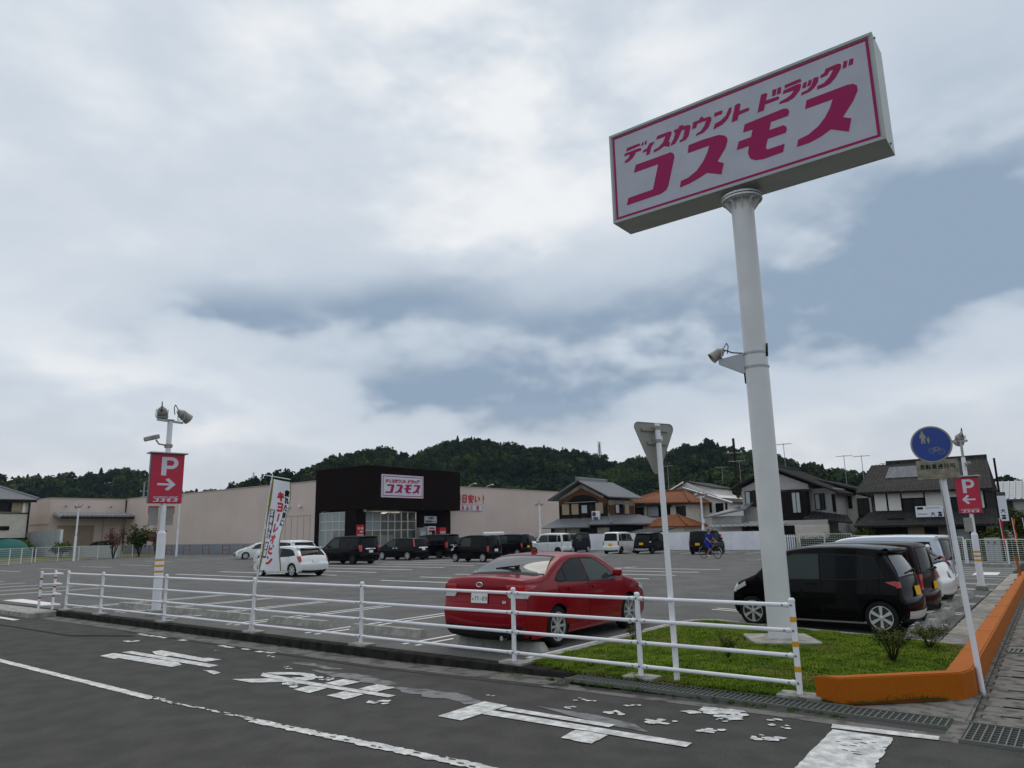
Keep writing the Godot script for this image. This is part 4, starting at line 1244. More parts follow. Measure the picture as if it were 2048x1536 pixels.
	for y in [3.035, 2.865]:
		g.lathe([Vector2(0.036, y), Vector2(0.041, y), Vector2(0.041, y + 0.045), Vector2(0.036, y + 0.045)], Vector3(-0.028, 0, 0), Basis(), 16)
		g.box(Vector3(-0.07, y + 0.02, -0.015), Vector3(0.06, 0.04, 0.04))
	part("clamp", g, M.galvdull, t, true)
	boxed("sticker", tx * Vector3(0.11, -0.13, 0.0035), Vector3(0.055, 0.06, 0.001), M.panelwhite, t, 0.0, tx.basis)

# ---------------------------------------------------------------- pipe fence along the kerb
func make_pipe_fence() -> void:
	var t := thing("pipe_fence", "white four rail pipe fence along the kerb between road and car park", "fence")
	var px := [-18.95, -16.87, -13.7, -10.26, -7.1, -3.87, -1.9, 0.0]
	var hs := [0.945, 0.68, 0.42, 0.145]
	for i in px.size():
		fence_post(t, Vector3(px[i], 0, 0), i == 7)
		var pad := G.new()
		pad.box(Vector3(px[i], 0.01, -0.02), Vector3(0.42 if i < 7 else 0.46, 0.05, 0.26), Basis(Vector3.UP, rng.randf_range(-0.06, 0.06)), 0.012)
		part("base_pad", pad, M.concrete, t)
	for i in px.size() - 1:
		for h in hs:
			var g := G.new()
			g.tube(Vector3(px[i] + 0.03, h, 0), Vector3(px[i + 1] - 0.03, h, 0), 0.0225, 0.0225, 14)
			for s in [px[i] + 0.045, px[i + 1] - 0.075]:
				g.tube(Vector3(s, h, 0), Vector3(s + 0.03, h, 0), 0.028, 0.028, 14)
			part("rail", g, M.white, t)
			var b := G.new()
			for s in [px[i] + 0.1, px[i + 1] - 0.1]:
				b.tube(Vector3(s, h, 0.018), Vector3(s, h, 0.028), 0.011, 0.011, 8)
			part("bolt", b, M.bolt, t, true)
	# the return frame at the entrance
	var e := thing("pipe_fence", "short white return frame with orange bands at the entrance end of the pipe fence", "fence")
	var q := [Vector3(-19.02, 0, 0.12), Vector3(-19.35, 0, 0.50), Vector3(-19.75, 0, 0.02)]
	for i in [1, 2]:
		fence_post(e, q[i], false)
		for k in 3:
			var g := G.new()
			var y: float = 0.32 + 0.24 * k
			g.tube(q[i] + Vector3(0, y, 0), q[i] + Vector3(0, y + 0.05, 0), 0.036, 0.036, 12)
			part("orange_band", g, M.orange, e)
	for i in 2:
		for h in hs:
			var g := G.new()
			g.tube(q[0] + Vector3(0, h, 0), q[i + 1] + Vector3(0, h, 0), 0.0225, 0.0225, 10)
			part("rail", g, M.white, e)

func fence_post(t: Node, at: Vector3, banded: bool) -> void:
	var g := G.new()
	g.lathe([Vector2(0.032, -0.02), Vector2(0.032, 0.985), Vector2(0.035, 0.985), Vector2(0.035, 1.005), Vector2(0.024, 1.02), Vector2(0, 1.024)], at, Basis(), 16)
	part("post", g, M.white, t)
	g = G.new()
	for h in [0.945, 0.68, 0.42, 0.145]:
		g.tube(at + Vector3(0, h, 0.028), at + Vector3(0, h, 0.042), 0.013, 0.013, 8)
	part("bolt", g, M.bolt, t, true)
	if banded:
		for y in [0.80, 0.545, 0.29]:
			g = G.new()
			g.tube(at + Vector3(0, y - 0.03, 0), at + Vector3(0, y + 0.025, 0), 0.0345, 0.0345, 14)
			part("yellow_band", g, M.yellowtape, t)

# ---------------------------------------------------------------- nobori banner
func make_banner() -> void:
	var t := thing("banner", "tall white upright advertising banner with red and black lettering tied to a fence post", "banner", Vector3(-10.3, 0, 0.07))
	var p0 := Vector3(0.24, 0.55, 0.0)
	var p1 := Vector3(0.56, 2.95, 0.0)
	var g := G.new()
	g.tube(p0 + Vector3(-0.2, -0.53, 0), p1, 0.016, 0.012, 10)
	part("pole", g, M.white, t)
	g = G.new()
	g.tube(p1 + Vector3(-0.2, 0.03, 0), p1 + Vector3(0.62, -0.10, 0.02), 0.007, 0.007, 8)
	part("arm", g, M.white, t)
	var f := func(u: float, v: float, off: float) -> Vector3:
		# u across 0..1, v down 0..1
		var top := p1 + Vector3(0.03, -0.05, 0)
		var bot := Vector3(0.30, 1.19, 0)
		var w := lerpf(0.56, 0.68, v)
		var base := top.lerp(bot, v)
		var wave := 0.035 * sin(v * 6.5 + u * 3.2 + 0.4) * (0.35 + u) + 0.05 * v * sin(u * 2.6 + 0.5)
		var pinch := 0.022 * sin(v * 8.0 - 0.3) * u
		return base + Vector3(u * w + pinch - 0.05 * v * u, -0.10 * u * (1.0 - v) - 0.03 * u * v, wave + off)
	g = G.new()
	var nu := 16
	var nv := 44
	for i in nv:
		for j in nu:
			var e := []
			for c in [[j, i], [j + 1, i], [j + 1, i + 1], [j, i + 1]]:
				e.append(Vector2(float(c[0]) / nu, float(c[1]) / nv))
			var ns := []
			var ps := []
			for a in e:
				ps.append(f.call(a.x, a.y, 0.0))
				var du: Vector3 = f.call(a.x + 0.01, a.y, 0.0) - f.call(a.x - 0.01, a.y, 0.0)
				var dv: Vector3 = f.call(a.x, a.y + 0.01, 0.0) - f.call(a.x, a.y - 0.01, 0.0)
				ns.append(dv.cross(du).normalized())
			g.q4(ps[0], ps[1], ps[2], ps[3], ns[0], ns[1], ns[2], ns[3])
	var cloth := part("cloth", g, M.banner, t)
	# olive side hems
	g = G.new()
	for i in nv:
		var v0 := float(i) / nv
		var v1 := float(i + 1) / nv
		for s in [[0.0, 0.09 + 0.05 * sin(v0 * 9.0)], [0.965, 1.0]]:
			g.qf(f.call(s[0], v0, 0.004), f.call(s[1], v0, 0.004), f.call(s[1], v1, 0.004), f.call(s[0], v1, 0.004), Vector3(0, 0, 1))
	part("hem", g, M.olive, cloth)
	var rows := [["キヨーレオピン", 0.57, 0.13, 0.118, 0.33, 0.26, M.red, 0.21], ["疲れた体に", 0.84, 0.10, 0.082, 0.19, 0.15, M.black, 0.17], ["滋養強壮", 0.25, 0.34, 0.080, 0.17, 0.13, M.banner, 0.15], ["虚弱", 0.25, 0.705, 0.080, 0.17, 0.13, M.banner, 0.15]]
	g = G.new()
	for r in [[0.335, 0.655], [0.695, 0.87]]:
		for i in 12:
			var v0 := lerpf(r[0], r[1], i / 12.0)
			var v1 := lerpf(r[0], r[1], (i + 1) / 12.0)
			g.qf(f.call(0.14, v0, 0.004), f.call(0.36, v0, 0.004), f.call(0.36, v1, 0.004), f.call(0.14, v1, 0.004), Vector3(0, 0, 1))
	part("black_field", g, M.black, cloth)
	for r in rows:
		g = G.new()
		var n := 0
		for ch in r[0]:
			var vv: float = r[2] + n * r[3]
			var i := 0
			for s in PEN[ch]:
				var pl := PackedVector2Array()
				for j in range(0, s.size(), 2):
					pl.append(Vector2(r[1] + (s[j] - 50) / 100.0 * r[4] * (1.0 if r[6] != M.red else 0.95), vv + (100 - s[j + 1]) / 100.0 * r[3] * 0.84))
				# steps along each stroke so that it follows the folds
				for a in pl.size() - 1:
					var d := pl[a + 1] - pl[a]
					var dm := d * Vector2(0.62, 1.75)
					var nn: Vector2 = Vector2(-dm.y, dm.x).normalized() * r[7] * 0.5 * r[3] * 1.75
					nn = nn / Vector2(0.62, 1.75)
					var c: int = maxi(1, int(dm.length() / 0.03))
					for m in c:
						var q0: Vector2 = pl[a] + d * (float(m) / c) - (d.normalized() * 0.004 if m == 0 else Vector2.ZERO)
						var q1: Vector2 = pl[a] + d * (float(m + 1) / c) + (d.normalized() * 0.004 if m == c - 1 else Vector2.ZERO)
						var off := 0.006 + 0.0004 * i
						g.qf(f.call(q0.x + nn.x, q0.y + nn.y, off), f.call(q1.x + nn.x, q1.y + nn.y, off), f.call(q1.x - nn.x, q1.y - nn.y, off), f.call(q0.x - nn.x, q0.y - nn.y, off), Vector3(0, 0, 1))
				i += 1
			n += 1
		part("lettering", g, r[6], cloth)
	g = G.new()
	for i in 5:
		var pp := p0.lerp(p1, 0.22 + 0.18 * i)
		g.lathe([Vector2(0.013, 0), Vector2(0.022, 0), Vector2(0.022, 0.05), Vector2(0.013, 0.05)], pp, Basis(), 10)
	part("tie", g, M.banner, t, true)

# ---------------------------------------------------------------- cars
# side outlines: s from the rear bumper forwards, height; then windows and lamps on the same plane
const CARS := {
	"sedan": {"len": 4.5, "w": 1.74, "y0": 0.19, "belt": 0.98, "roof": 1.43, "tumble": 0.235, "r": 0.315, "tr": 0.2, "wheels": [0.97, 3.60], "rim": 8,
		"top": [0.14, 0.21, 0.05, 0.30, 0.02, 0.45, 0.0, 0.60, 0.04, 0.72, 0.055, 0.86, 0.05, 1.02, 0.09, 1.085, 0.26, 1.095, 0.50, 1.10, 0.72, 1.135, 1.05, 1.275, 1.35, 1.375, 1.65, 1.42, 2.1, 1.432, 2.5, 1.41, 2.78, 1.345, 3.15, 1.16, 3.42, 1.02, 3.6, 0.97, 3.95, 0.90, 4.22, 0.80, 4.40, 0.66, 4.48, 0.50, 4.49, 0.36, 4.44, 0.23, 4.34, 0.20],
		"glass": [[[0.98, 1.035, 1.26, 1.00, 1.26, 1.19, 1.12, 1.135], [1.30, 0.995, 2.02, 0.965, 1.965, 1.335, 1.72, 1.335, 1.45, 1.275, 1.30, 1.21]], [[2.08, 0.962, 2.98, 0.935, 3.06, 0.975, 2.86, 1.13, 2.6, 1.265, 2.42, 1.32, 2.03, 1.337]]],
		"doors": [[1.22, 0.33, 2.02, 0.30, 2.02, 0.955, 1.27, 0.99, 1.02, 0.99, 1.02, 0.88, 1.22, 0.62], [2.04, 0.30, 3.02, 0.30, 3.08, 0.62, 3.06, 0.92, 2.04, 0.955]],
		"handles": [[1.30, 0.855, 1.50, 0.90], [2.14, 0.835, 2.34, 0.88]],
		"rear": [1.135, 1.37, 0.9, 0.72], "front": [1.06, 1.36, 0.86, 0.74], "tail_u": [0.58, 1.0, 0.90, 1.005], "tail_side": [0.06, 0.91, 0.30, 0.95, 0.40, 0.985, 0.08, 1.01], "head_u": [0.60, 1.0, 0.64, 0.78], "head_side": [4.05, 0.74, 4.34, 0.64, 4.30, 0.74, 4.1, 0.82], "plate_y": 0.80, "mirror": [2.95, 1.0], "sill": 1},
	"van": {"len": 4.45, "w": 1.66, "y0": 0.20, "belt": 1.03, "roof": 1.76, "tumble": 0.10, "r": 0.315, "tr": 0.2, "wheels": [0.82, 3.58], "rim": 7,
		"top": [0.14, 0.21, 0.04, 0.30, 0.01, 0.45, 0.0, 0.60, 0.05, 0.66, 0.06, 0.92, 0.09, 1.15, 0.15, 1.48, 0.20, 1.66, 0.12, 1.70, 0.16, 1.735, 0.42, 1.755, 1.2, 1.77, 2.1, 1.755, 2.7, 1.70, 3.02, 1.60, 3.35, 1.36, 3.72, 1.11, 3.90, 1.03, 4.18, 0.94, 4.34, 0.80, 4.43, 0.60, 4.44, 0.42, 4.40, 0.25, 4.30, 0.21],
		"glass": [[[0.30, 1.05, 1.12, 1.03, 1.12, 1.58, 0.40, 1.57], [1.18, 1.03, 2.12, 1.02, 2.12, 1.60, 1.18, 1.585]], [[2.18, 1.02, 3.10, 0.99, 3.10, 1.34, 2.88, 1.53, 2.66, 1.585, 2.18, 1.60], [3.15, 0.99, 3.60, 0.97, 3.42, 1.10, 3.15, 1.30]]],
		"doors": [[1.16, 0.30, 2.14, 0.30, 2.14, 1.0, 1.16, 1.01, 1.16, 0.80], [2.16, 0.30, 3.12, 0.30, 3.2, 0.62, 3.18, 0.97, 2.16, 1.0]],
		"handles": [[1.90, 0.88, 2.08, 0.93], [2.22, 0.88, 2.40, 0.93]],
		"rear": [1.08, 1.62, 0.78, 0.74], "front": [1.10, 1.58, 0.84, 0.76], "tail_u": [0.80, 1.0, 0.80, 1.20], "tail_side": [0.07, 0.80, 0.18, 0.82, 0.26, 1.18, 0.12, 1.2], "head_u": [0.55, 1.0, 0.72, 0.90], "head_side": [4.02, 0.78, 4.30, 0.72, 4.26, 0.84, 4.0, 0.92], "plate_y": 0.80, "mirror": [3.06, 1.05], "chrome": 0.96, "spoiler": 1},
	"mpv": {"len": 4.35, "w": 1.66, "y0": 0.19, "belt": 0.93, "roof": 1.54, "tumble": 0.13, "r": 0.31, "tr": 0.2, "wheels": [0.80, 3.46], "rim": 6,
		"top": [0.14, 0.21, 0.03, 0.30, 0.0, 0.45, 0.0, 0.58, 0.05, 0.64, 0.07, 0.86, 0.14, 1.08, 0.26, 1.40, 0.30, 1.48, 0.50, 1.52, 1.3, 1.55, 2.0, 1.535, 2.5, 1.47, 2.85, 1.34, 3.25, 1.12, 3.52, 0.99, 3.9, 0.90, 4.18, 0.76, 4.32, 0.58, 4.34, 0.40, 4.28, 0.23, 4.18, 0.20],
		"glass": [[[0.36, 0.97, 1.06, 0.95, 1.06, 1.40, 0.50, 1.38], [1.12, 0.95, 2.02, 0.94, 2.02, 1.42, 1.12, 1.405]], [[2.08, 0.94, 2.98, 0.92, 2.96, 1.16, 2.66, 1.33, 2.4, 1.405, 2.08, 1.42]]],
		"doors": [[1.10, 0.30, 2.04, 0.30, 2.04, 0.92, 1.10, 0.93], [2.06, 0.30, 3.0, 0.30, 3.04, 0.90, 2.06, 0.92]],
		"handles": [[1.80, 0.82, 1.98, 0.87], [2.12, 0.82, 2.30, 0.87]],
		"rear": [1.0, 1.42, 0.82, 0.74], "front": [1.04, 1.38, 0.84, 0.74], "tail_u": [0.86, 1.0, 0.95, 1.46], "tail_side": [0.12, 0.95, 0.2, 0.95, 0.34, 1.44, 0.28, 1.46], "head_u": [0.55, 1.0, 0.62, 0.82], "head_side": [3.9, 0.68, 4.18, 0.62, 4.12, 0.76, 3.86, 0.84], "plate_y": 0.76, "mirror": [2.94, 0.97], "chrome": 0.86},
	"kei": {"len": 3.3, "w": 1.44, "y0": 0.19, "belt": 0.97, "roof": 1.66, "tumble": 0.085, "r": 0.275, "tr": 0.16, "wheels": [0.50, 2.86], "rim": 6,
		"top": [0.12, 0.21, 0.03, 0.30, 0.0, 0.45, 0.0, 0.56, 0.04, 0.60, 0.05, 0.92, 0.09, 1.2, 0.15, 1.50, 0.20, 1.60, 0.36, 1.645, 1.0, 1.665, 1.7, 1.66, 2.15, 1.60, 2.34, 1.50, 2.58, 1.22, 2.74, 1.03, 2.9, 0.97, 3.12, 0.90, 3.24, 0.78, 3.29, 0.58, 3.295, 0.42, 3.25, 0.24, 3.15, 0.20],
		"glass": [[[0.20, 1.01, 0.52, 1.0, 0.52, 1.48, 0.28, 1.47], [0.60, 1.0, 1.42, 0.985, 1.42, 1.51, 0.60, 1.50]], [[1.49, 0.985, 2.34, 0.97, 2.34, 1.22, 2.18, 1.44, 2.06, 1.50, 1.49, 1.51], [2.39, 0.97, 2.64, 0.96, 2.39, 1.2]]],
		"doors": [[0.78, 0.56, 0.58, 0.80, 0.58, 0.97, 1.45, 0.96, 1.45, 0.28, 0.84, 0.30], [1.47, 0.28, 2.36, 0.28, 2.44, 0.6, 2.42, 0.94, 1.47, 0.96]],
		"handles": [[0.66, 0.84, 0.84, 0.89], [1.54, 0.84, 1.72, 0.89]],
		"rear": [1.02, 1.52, 0.80, 0.76], "front": [1.02, 1.50, 0.86, 0.80], "tail_u": [0.84, 1.0, 0.66, 0.98], "tail_side": [0.05, 0.66, 0.12, 0.66, 0.16, 0.97, 0.08, 0.98], "head_u": [0.58, 1.0, 0.70, 0.88], "head_side": [2.98, 0.74, 3.16, 0.70, 3.12, 0.82, 2.96, 0.90], "plate_y": 0.72, "mirror": [2.32, 1.02]},
	"dayz": {"len": 3.42, "w": 1.48, "y0": 0.20, "belt": 0.95, "roof": 1.585, "tumble": 0.12, "r": 0.295, "tr": 0.17, "wheels": [0.46, 2.96], "rim": 6,
		"top": [0.12, 0.22, 0.03, 0.30, 0.0, 0.45, 0.0, 0.60, 0.05, 0.66, 0.08, 0.90, 0.17, 1.14, 0.34, 1.43, 0.20, 1.485, 0.24, 1.515, 0.55, 1.555, 1.1, 1.585, 1.7, 1.575, 2.12, 1.52, 2.36, 1.43, 2.66, 1.19, 2.86, 1.03, 3.02, 0.96, 3.22, 0.88, 3.34, 0.77, 3.40, 0.60, 3.41, 0.42, 3.36, 0.26, 3.26, 0.22],
		"glass": [[[0.36, 1.02, 0.70, 0.985, 0.70, 1.395, 0.50, 1.36], [0.74, 0.985, 1.46, 0.965, 1.46, 1.43, 0.74, 1.40]], [[1.53, 0.965, 2.42, 0.95, 2.44, 1.0, 2.36, 1.19, 2.2, 1.37, 2.02, 1.425, 1.53, 1.432]]],
		"doors": [[0.82, 0.60, 0.64, 0.80, 0.68, 0.96, 1.49, 0.94, 1.49, 0.29, 0.86, 0.30], [1.51, 0.29, 2.42, 0.29, 2.52, 0.62, 2.50, 0.92, 1.51, 0.94]],
		"handles": [[0.80, 0.84, 0.99, 0.89], [1.60, 0.83, 1.79, 0.88]],
		"rear": [1.02, 1.40, 0.82, 0.68], "front": [1.06, 1.42, 0.86, 0.78], "tail_u": [0.88, 1.0, 0.84, 0.95], "tail_side": [0.07, 0.87, 0.16, 0.86, 0.33, 0.93, 0.14, 0.955], "head_u": [0.58, 1.0, 0.68, 0.84], "head_side": [3.06, 0.80, 3.30, 0.68, 3.27, 0.78, 3.08, 0.885], "plate_y": 0.74, "mirror": [2.4, 1.0], "sill": 1, "spoiler": 1, "silver": 1},
	"hatch": {"len": 3.9, "w": 1.64, "y0": 0.18, "belt": 0.90, "roof": 1.36, "tumble": 0.17, "r": 0.295, "tr": 0.18, "wheels": [0.66, 3.12], "rim": 7,
		"top": [0.16, 0.20, 0.05, 0.28, 0.01, 0.42, 0.0, 0.56, 0.06, 0.64, 0.10, 0.78, 0.18, 0.92, 0.36, 1.10, 0.52, 1.24, 0.42, 1.275, 0.56, 1.30, 0.9, 1.35, 1.4, 1.368, 1.9, 1.355, 2.3, 1.29, 2.7, 1.13, 3.02, 0.97, 3.2, 0.89, 3.5, 0.80, 3.74, 0.65, 3.86, 0.50, 3.89, 0.38, 3.82, 0.21, 3.7, 0.19],
		"glass": [[[0.52, 0.97, 0.86, 0.93, 0.86, 1.19, 0.70, 1.14], [0.91, 0.925, 1.62, 0.90, 1.62, 1.255, 0.91, 1.21]], [[1.68, 0.90, 2.56, 0.87, 2.62, 0.92, 2.4, 1.09, 2.14, 1.21, 1.98, 1.25, 1.68, 1.258]]],
		"doors": [[0.96, 0.50, 0.86, 0.74, 0.88, 0.88, 1.64, 0.87, 1.64, 0.28, 1.02, 0.29], [1.66, 0.28, 2.58, 0.28, 2.66, 0.84, 1.66, 0.87]],
		"handles": [[0.98, 0.77, 1.16, 0.815], [1.74, 0.76, 1.92, 0.805]],
		"rear": [0.94, 1.22, 0.76, 0.66], "front": [0.98, 1.28, 0.86, 0.76], "tail_u": [0.84, 1.0, 0.66, 0.92], "tail_side": [0.10, 0.68, 0.20, 0.70, 0.36, 0.92, 0.2, 0.92], "head_u": [0.50, 1.0, 0.56, 0.76], "head_side": [3.36, 0.68, 3.72, 0.55, 3.7, 0.66, 3.4, 0.80], "plate_y": 0.66, "mirror": [2.52, 0.93], "sill": 1},
	"suv": {"len": 4.5, "w": 1.78, "y0": 0.26, "belt": 1.04, "roof": 1.58, "tumble": 0.16, "r": 0.35, "tr": 0.22, "wheels": [0.86, 3.54], "rim": 5,
		"top": [0.16, 0.30, 0.05, 0.40, 0.0, 0.56, 0.0, 0.70, 0.05, 0.78, 0.08, 0.94, 0.16, 1.10, 0.36, 1.36, 0.42, 1.45, 0.34, 1.475, 0.44, 1.50, 0.8, 1.56, 1.5, 1.585, 2.1, 1.57, 2.6, 1.48, 3.05, 1.26, 3.38, 1.10, 3.6, 1.03, 3.95, 0.97, 4.28, 0.88, 4.44, 0.72, 4.49, 0.52, 4.46, 0.36, 4.36, 0.28],
		"glass": [[[0.46, 1.10, 0.92, 1.08, 0.92, 1.42, 0.66, 1.39], [0.98, 1.08, 1.84, 1.06, 1.84, 1.46, 0.98, 1.43]], [[1.90, 1.06, 2.86, 1.04, 2.9, 1.1, 2.66, 1.30, 2.36, 1.43, 2.2, 1.455, 1.90, 1.462]]],
		"doors": [], "handles": [[1.02, 0.93, 1.2, 0.98], [1.96, 0.92, 2.14, 0.97]],
		"rear": [1.12, 1.42, 0.82, 0.7], "front": [1.12, 1.5, 0.86, 0.76], "tail_u": [0.62, 1.0, 0.90, 1.06], "tail_side": [0.08, 0.92, 0.42, 0.98, 0.44, 1.06, 0.14, 1.06], "head_u": [0.55, 1.0, 0.74, 0.92], "head_side": [4.06, 0.82, 4.34, 0.74, 4.3, 0.86, 4.06, 0.94], "plate_y": 0.80, "mirror": [2.82, 1.08], "clad": 1},
}

class CarShape:
	var c: Dictionary
	var P := []      # full outline
	var N := []      # outward normals
	var Q := []      # outline drawn in by the fillet
	var D := 0.075
	var hw: float
	var L: float
	func _init(spec: Dictionary) -> void:
		c = spec
		hw = spec.w * 0.5
		L = spec.len
		var k := []
		for i in range(0, spec.top.size(), 2):
			k.append(Vector2(spec.top[i], spec.top[i + 1]))
		for i in k.size() - 1:
			var a: Vector2 = k[maxi(0, i - 1)]
			var b: Vector2 = k[i]
			var d: Vector2 = k[i + 1]
			var e: Vector2 = k[mini(k.size() - 1, i + 2)]
			for j in 4:
				var t := j / 4.0
				var cr := b.cubic_interpolate(d, a, e, t)
				P.append(cr.lerp(b.lerp(d, t), 0.35))
		P.append(k[-1])
		for i in P.size():
			var d: Vector2 = (P[mini(i + 1, P.size() - 1)] - P[maxi(i - 1, 0)]).normalized()
			N.append(Vector2(-d.y, d.x))
		for pass_ in 2:
			var S := N.duplicate()
			for i in range(1, N.size() - 1):
				S[i] = (N[i - 1] + N[i] * 2 + N[i + 1]).normalized()
			N = S
		for i in P.size():
			Q.append(P[i] - N[i] * D)
	func half(s: float, y: float) -> float:
		var r := clampf(1.0 - s / 0.7, 0.0, 1.0)
		var f := clampf(1.0 - (L - s) / 1.0, 0.0, 1.0)
		var w := hw * (1.0 - 0.055 * r * r - 0.12 * f * f)
		var m: float = c.belt * 0.66
		if y > c.belt:
			var t: float = (y - c.belt) / (c.roof - c.belt)
			w *= (0.965 - c.tumble * t * (0.75 + 0.25 * t))
		elif y > m:
			var t: float = (y - m) / (c.belt - m)
			w *= 1.0 - 0.035 * t * t
		else:
			var t: float = (m - y) / m
			w *= 1.0 - 0.09 * t * t
		return w
	func side(s: float, y: float, sg: float, off := 0.0) -> Array:
		var e := 0.01
		var w := half(s, y)
		var ns := -(half(s + e, y) - half(s - e, y)) / (2 * e)
		var ny := -(half(s, y + e) - half(s, y - e)) / (2 * e)
		var n := Vector3(sg, ny, -ns).normalized()
		return [Vector3(sg * w, y, L / 2 - s) + n * off, n]
	func strip(fi: float, u: float, off := 0.0) -> Array:
		var i := clampi(int(fi), 0, P.size() - 2)
		var t := fi - i
		var q: Vector2 = (Q[i] as Vector2).lerp(Q[i + 1], t)
		var n: Vector2 = (N[i] as Vector2).lerp(N[i + 1], t).normalized()
		var w := half(q.x, q.y)
		var flat := w - D
		var crown := lerpf(0.03, 0.09, n.x * n.x)
		var sg := signf(u) if u != 0.0 else 1.0
		var a := absf(u)
		if a <= 0.85:
			var x := a / 0.85 * flat
			var b := D + crown * (1.0 - (x / flat) * (x / flat))
			var sl := 2.0 * crown * x / (flat * flat)
			var nn := Vector3(sg * sl, n.y, -n.x).normalized()
			return [Vector3(sg * x, q.y + n.y * b, L / 2 - (q.x + n.x * b)) + nn * off, nn]
		var ang := (a - 0.85) / 0.15 * PI / 2
		var x2 := flat + D * sin(ang)
		var b2 := D * cos(ang)
		var n2 := Vector3(sg * sin(ang), n.y * cos(ang), -n.x * cos(ang)).normalized()
		return [Vector3(sg * x2, q.y + n.y * b2, L / 2 - (q.x + n.x * b2)) + n2 * off, n2]
	func at_rear(y: float) -> float:
		for i in P.size() - 1:
			if P[i + 1].y >= y and P[i].y < y or P[i].y >= y:
				return i + clampf((y - P[i].y) / maxf(P[i + 1].y - P[i].y, 1e-4), 0, 1)
		return 0.0
	func at_front(y: float) -> float:
		for i in range(P.size() - 2, -1, -1):
			if P[i].y >= y:
				return i + clampf((P[i].y - y) / maxf(P[i].y - P[i + 1].y, 1e-4), 0, 1)
		return P.size() - 1.0
	func patch_side(g: G, poly: PackedVector2Array, off: float, cell := 0.16, signs := [-1.0, 1.0]) -> void:
		var r := Rect2(poly[0], Vector2())
		for p in poly: r = r.expand(p)
		var x := floorf(r.position.x / cell) * cell
		while x < r.end.x:
			var y := floorf(r.position.y / cell) * cell
			while y < r.end.y:
				var s := PackedVector2Array([Vector2(x, y), Vector2(x + cell, y), Vector2(x + cell, y + cell), Vector2(x, y + cell)])
				for piece in Geometry2D.intersect_polygons(poly, s):
					var t := Geometry2D.triangulate_polygon(piece)
					for i in range(0, t.size(), 3):
						for sg in signs:
							var o := []
							for j in 3:
								o.append(side(piece[t[i + j]].x, piece[t[i + j]].y, sg, off))
							g.t3(o[0][0], o[1][0], o[2][0], o[0][1], o[1][1], o[2][1])
				y += cell
			x += cell
	func patch_strip(g: G, i0: float, i1: float, u0a: float, u1a: float, u0b: float, u1b: float, off: float, rows := 8, cols := 10) -> void:
		for r in rows:
			for k in cols:
				var e := []
				for w in [[r, k], [r, k + 1], [r + 1, k + 1], [r + 1, k]]:
					var t := float(w[0]) / rows
					var f := float(w[1]) / cols
					e.append(strip(lerpf(i0, i1, t), lerpf(lerpf(u0a, u0b, t), lerpf(u1a, u1b, t), f), off))
				g.q4(e[0][0], e[1][0], e[2][0], e[3][0], e[0][1], e[1][1], e[2][1], e[3][1])

var car_cache := {}

func wheel_meshes(spec: Dictionary, style: int) -> Array:
	var r: float = spec.r
	var w: float = spec.tr
	var b := Basis(Vector3(0, 0, 1), -PI / 2)   # axis y -> +x
	var g := G.new()
	var k := 0.72
	g.lathe([Vector2(r * k, -w / 2), Vector2(r * 0.93, -w / 2), Vector2(r, -w / 2 + 0.03), Vector2(r, w / 2 - 0.03), Vector2(r * 0.94, w / 2 - 0.002), Vector2(r * 0.8, w / 2 + 0.006), Vector2(r * k, w / 2 - 0.004), Vector2(r * k, w / 2 - 0.05)], Vector3.ZERO, b, 28, true)
	var tyre := g.mesh()
	g = G.new()
	var x0 := w / 2 - 0.012
	g.lathe([Vector2(r * k, x0 - 0.02), Vector2(r * k, x0 + 0.01), Vector2(r * (k - 0.05), x0 + 0.01), Vector2(r * (k - 0.06), x0 - 0.03)], Vector3.ZERO, b, 28)
	g.lathe([Vector2(r * 0.16, x0 - 0.02), Vector2(r * 0.14, x0 + 0.004), Vector2(0, x0 + 0.008)], Vector3.ZERO, b, 16)
	for i in style:
		var a := TAU * i / style
		var dir := Vector3(0, cos(a), sin(a))
		var sid := Vector3(0, -sin(a), cos(a))
		var sp := 0.30 if style < 8 else 0.19
		var poly := PackedVector2Array([Vector2(-r * 0.06, r * 0.1), Vector2(r * 0.06, r * 0.1), Vector2(r * k * sp * 0.5, r * (k - 0.05)), Vector2(-r * k * sp * 0.5, r * (k - 0.05))])
		g.prism(poly, x0 - 0.03, x0, Transform3D(Basis(sid, dir, Vector3(1, 0, 0)), Vector3.ZERO))
	var rim := g.mesh()
	g = G.new()
	g.lathe([Vector2(r * k, x0 - 0.05), Vector2(0, x0 - 0.05)], Vector3.ZERO, b, 24)
	return [tyre, rim, g.mesh()]

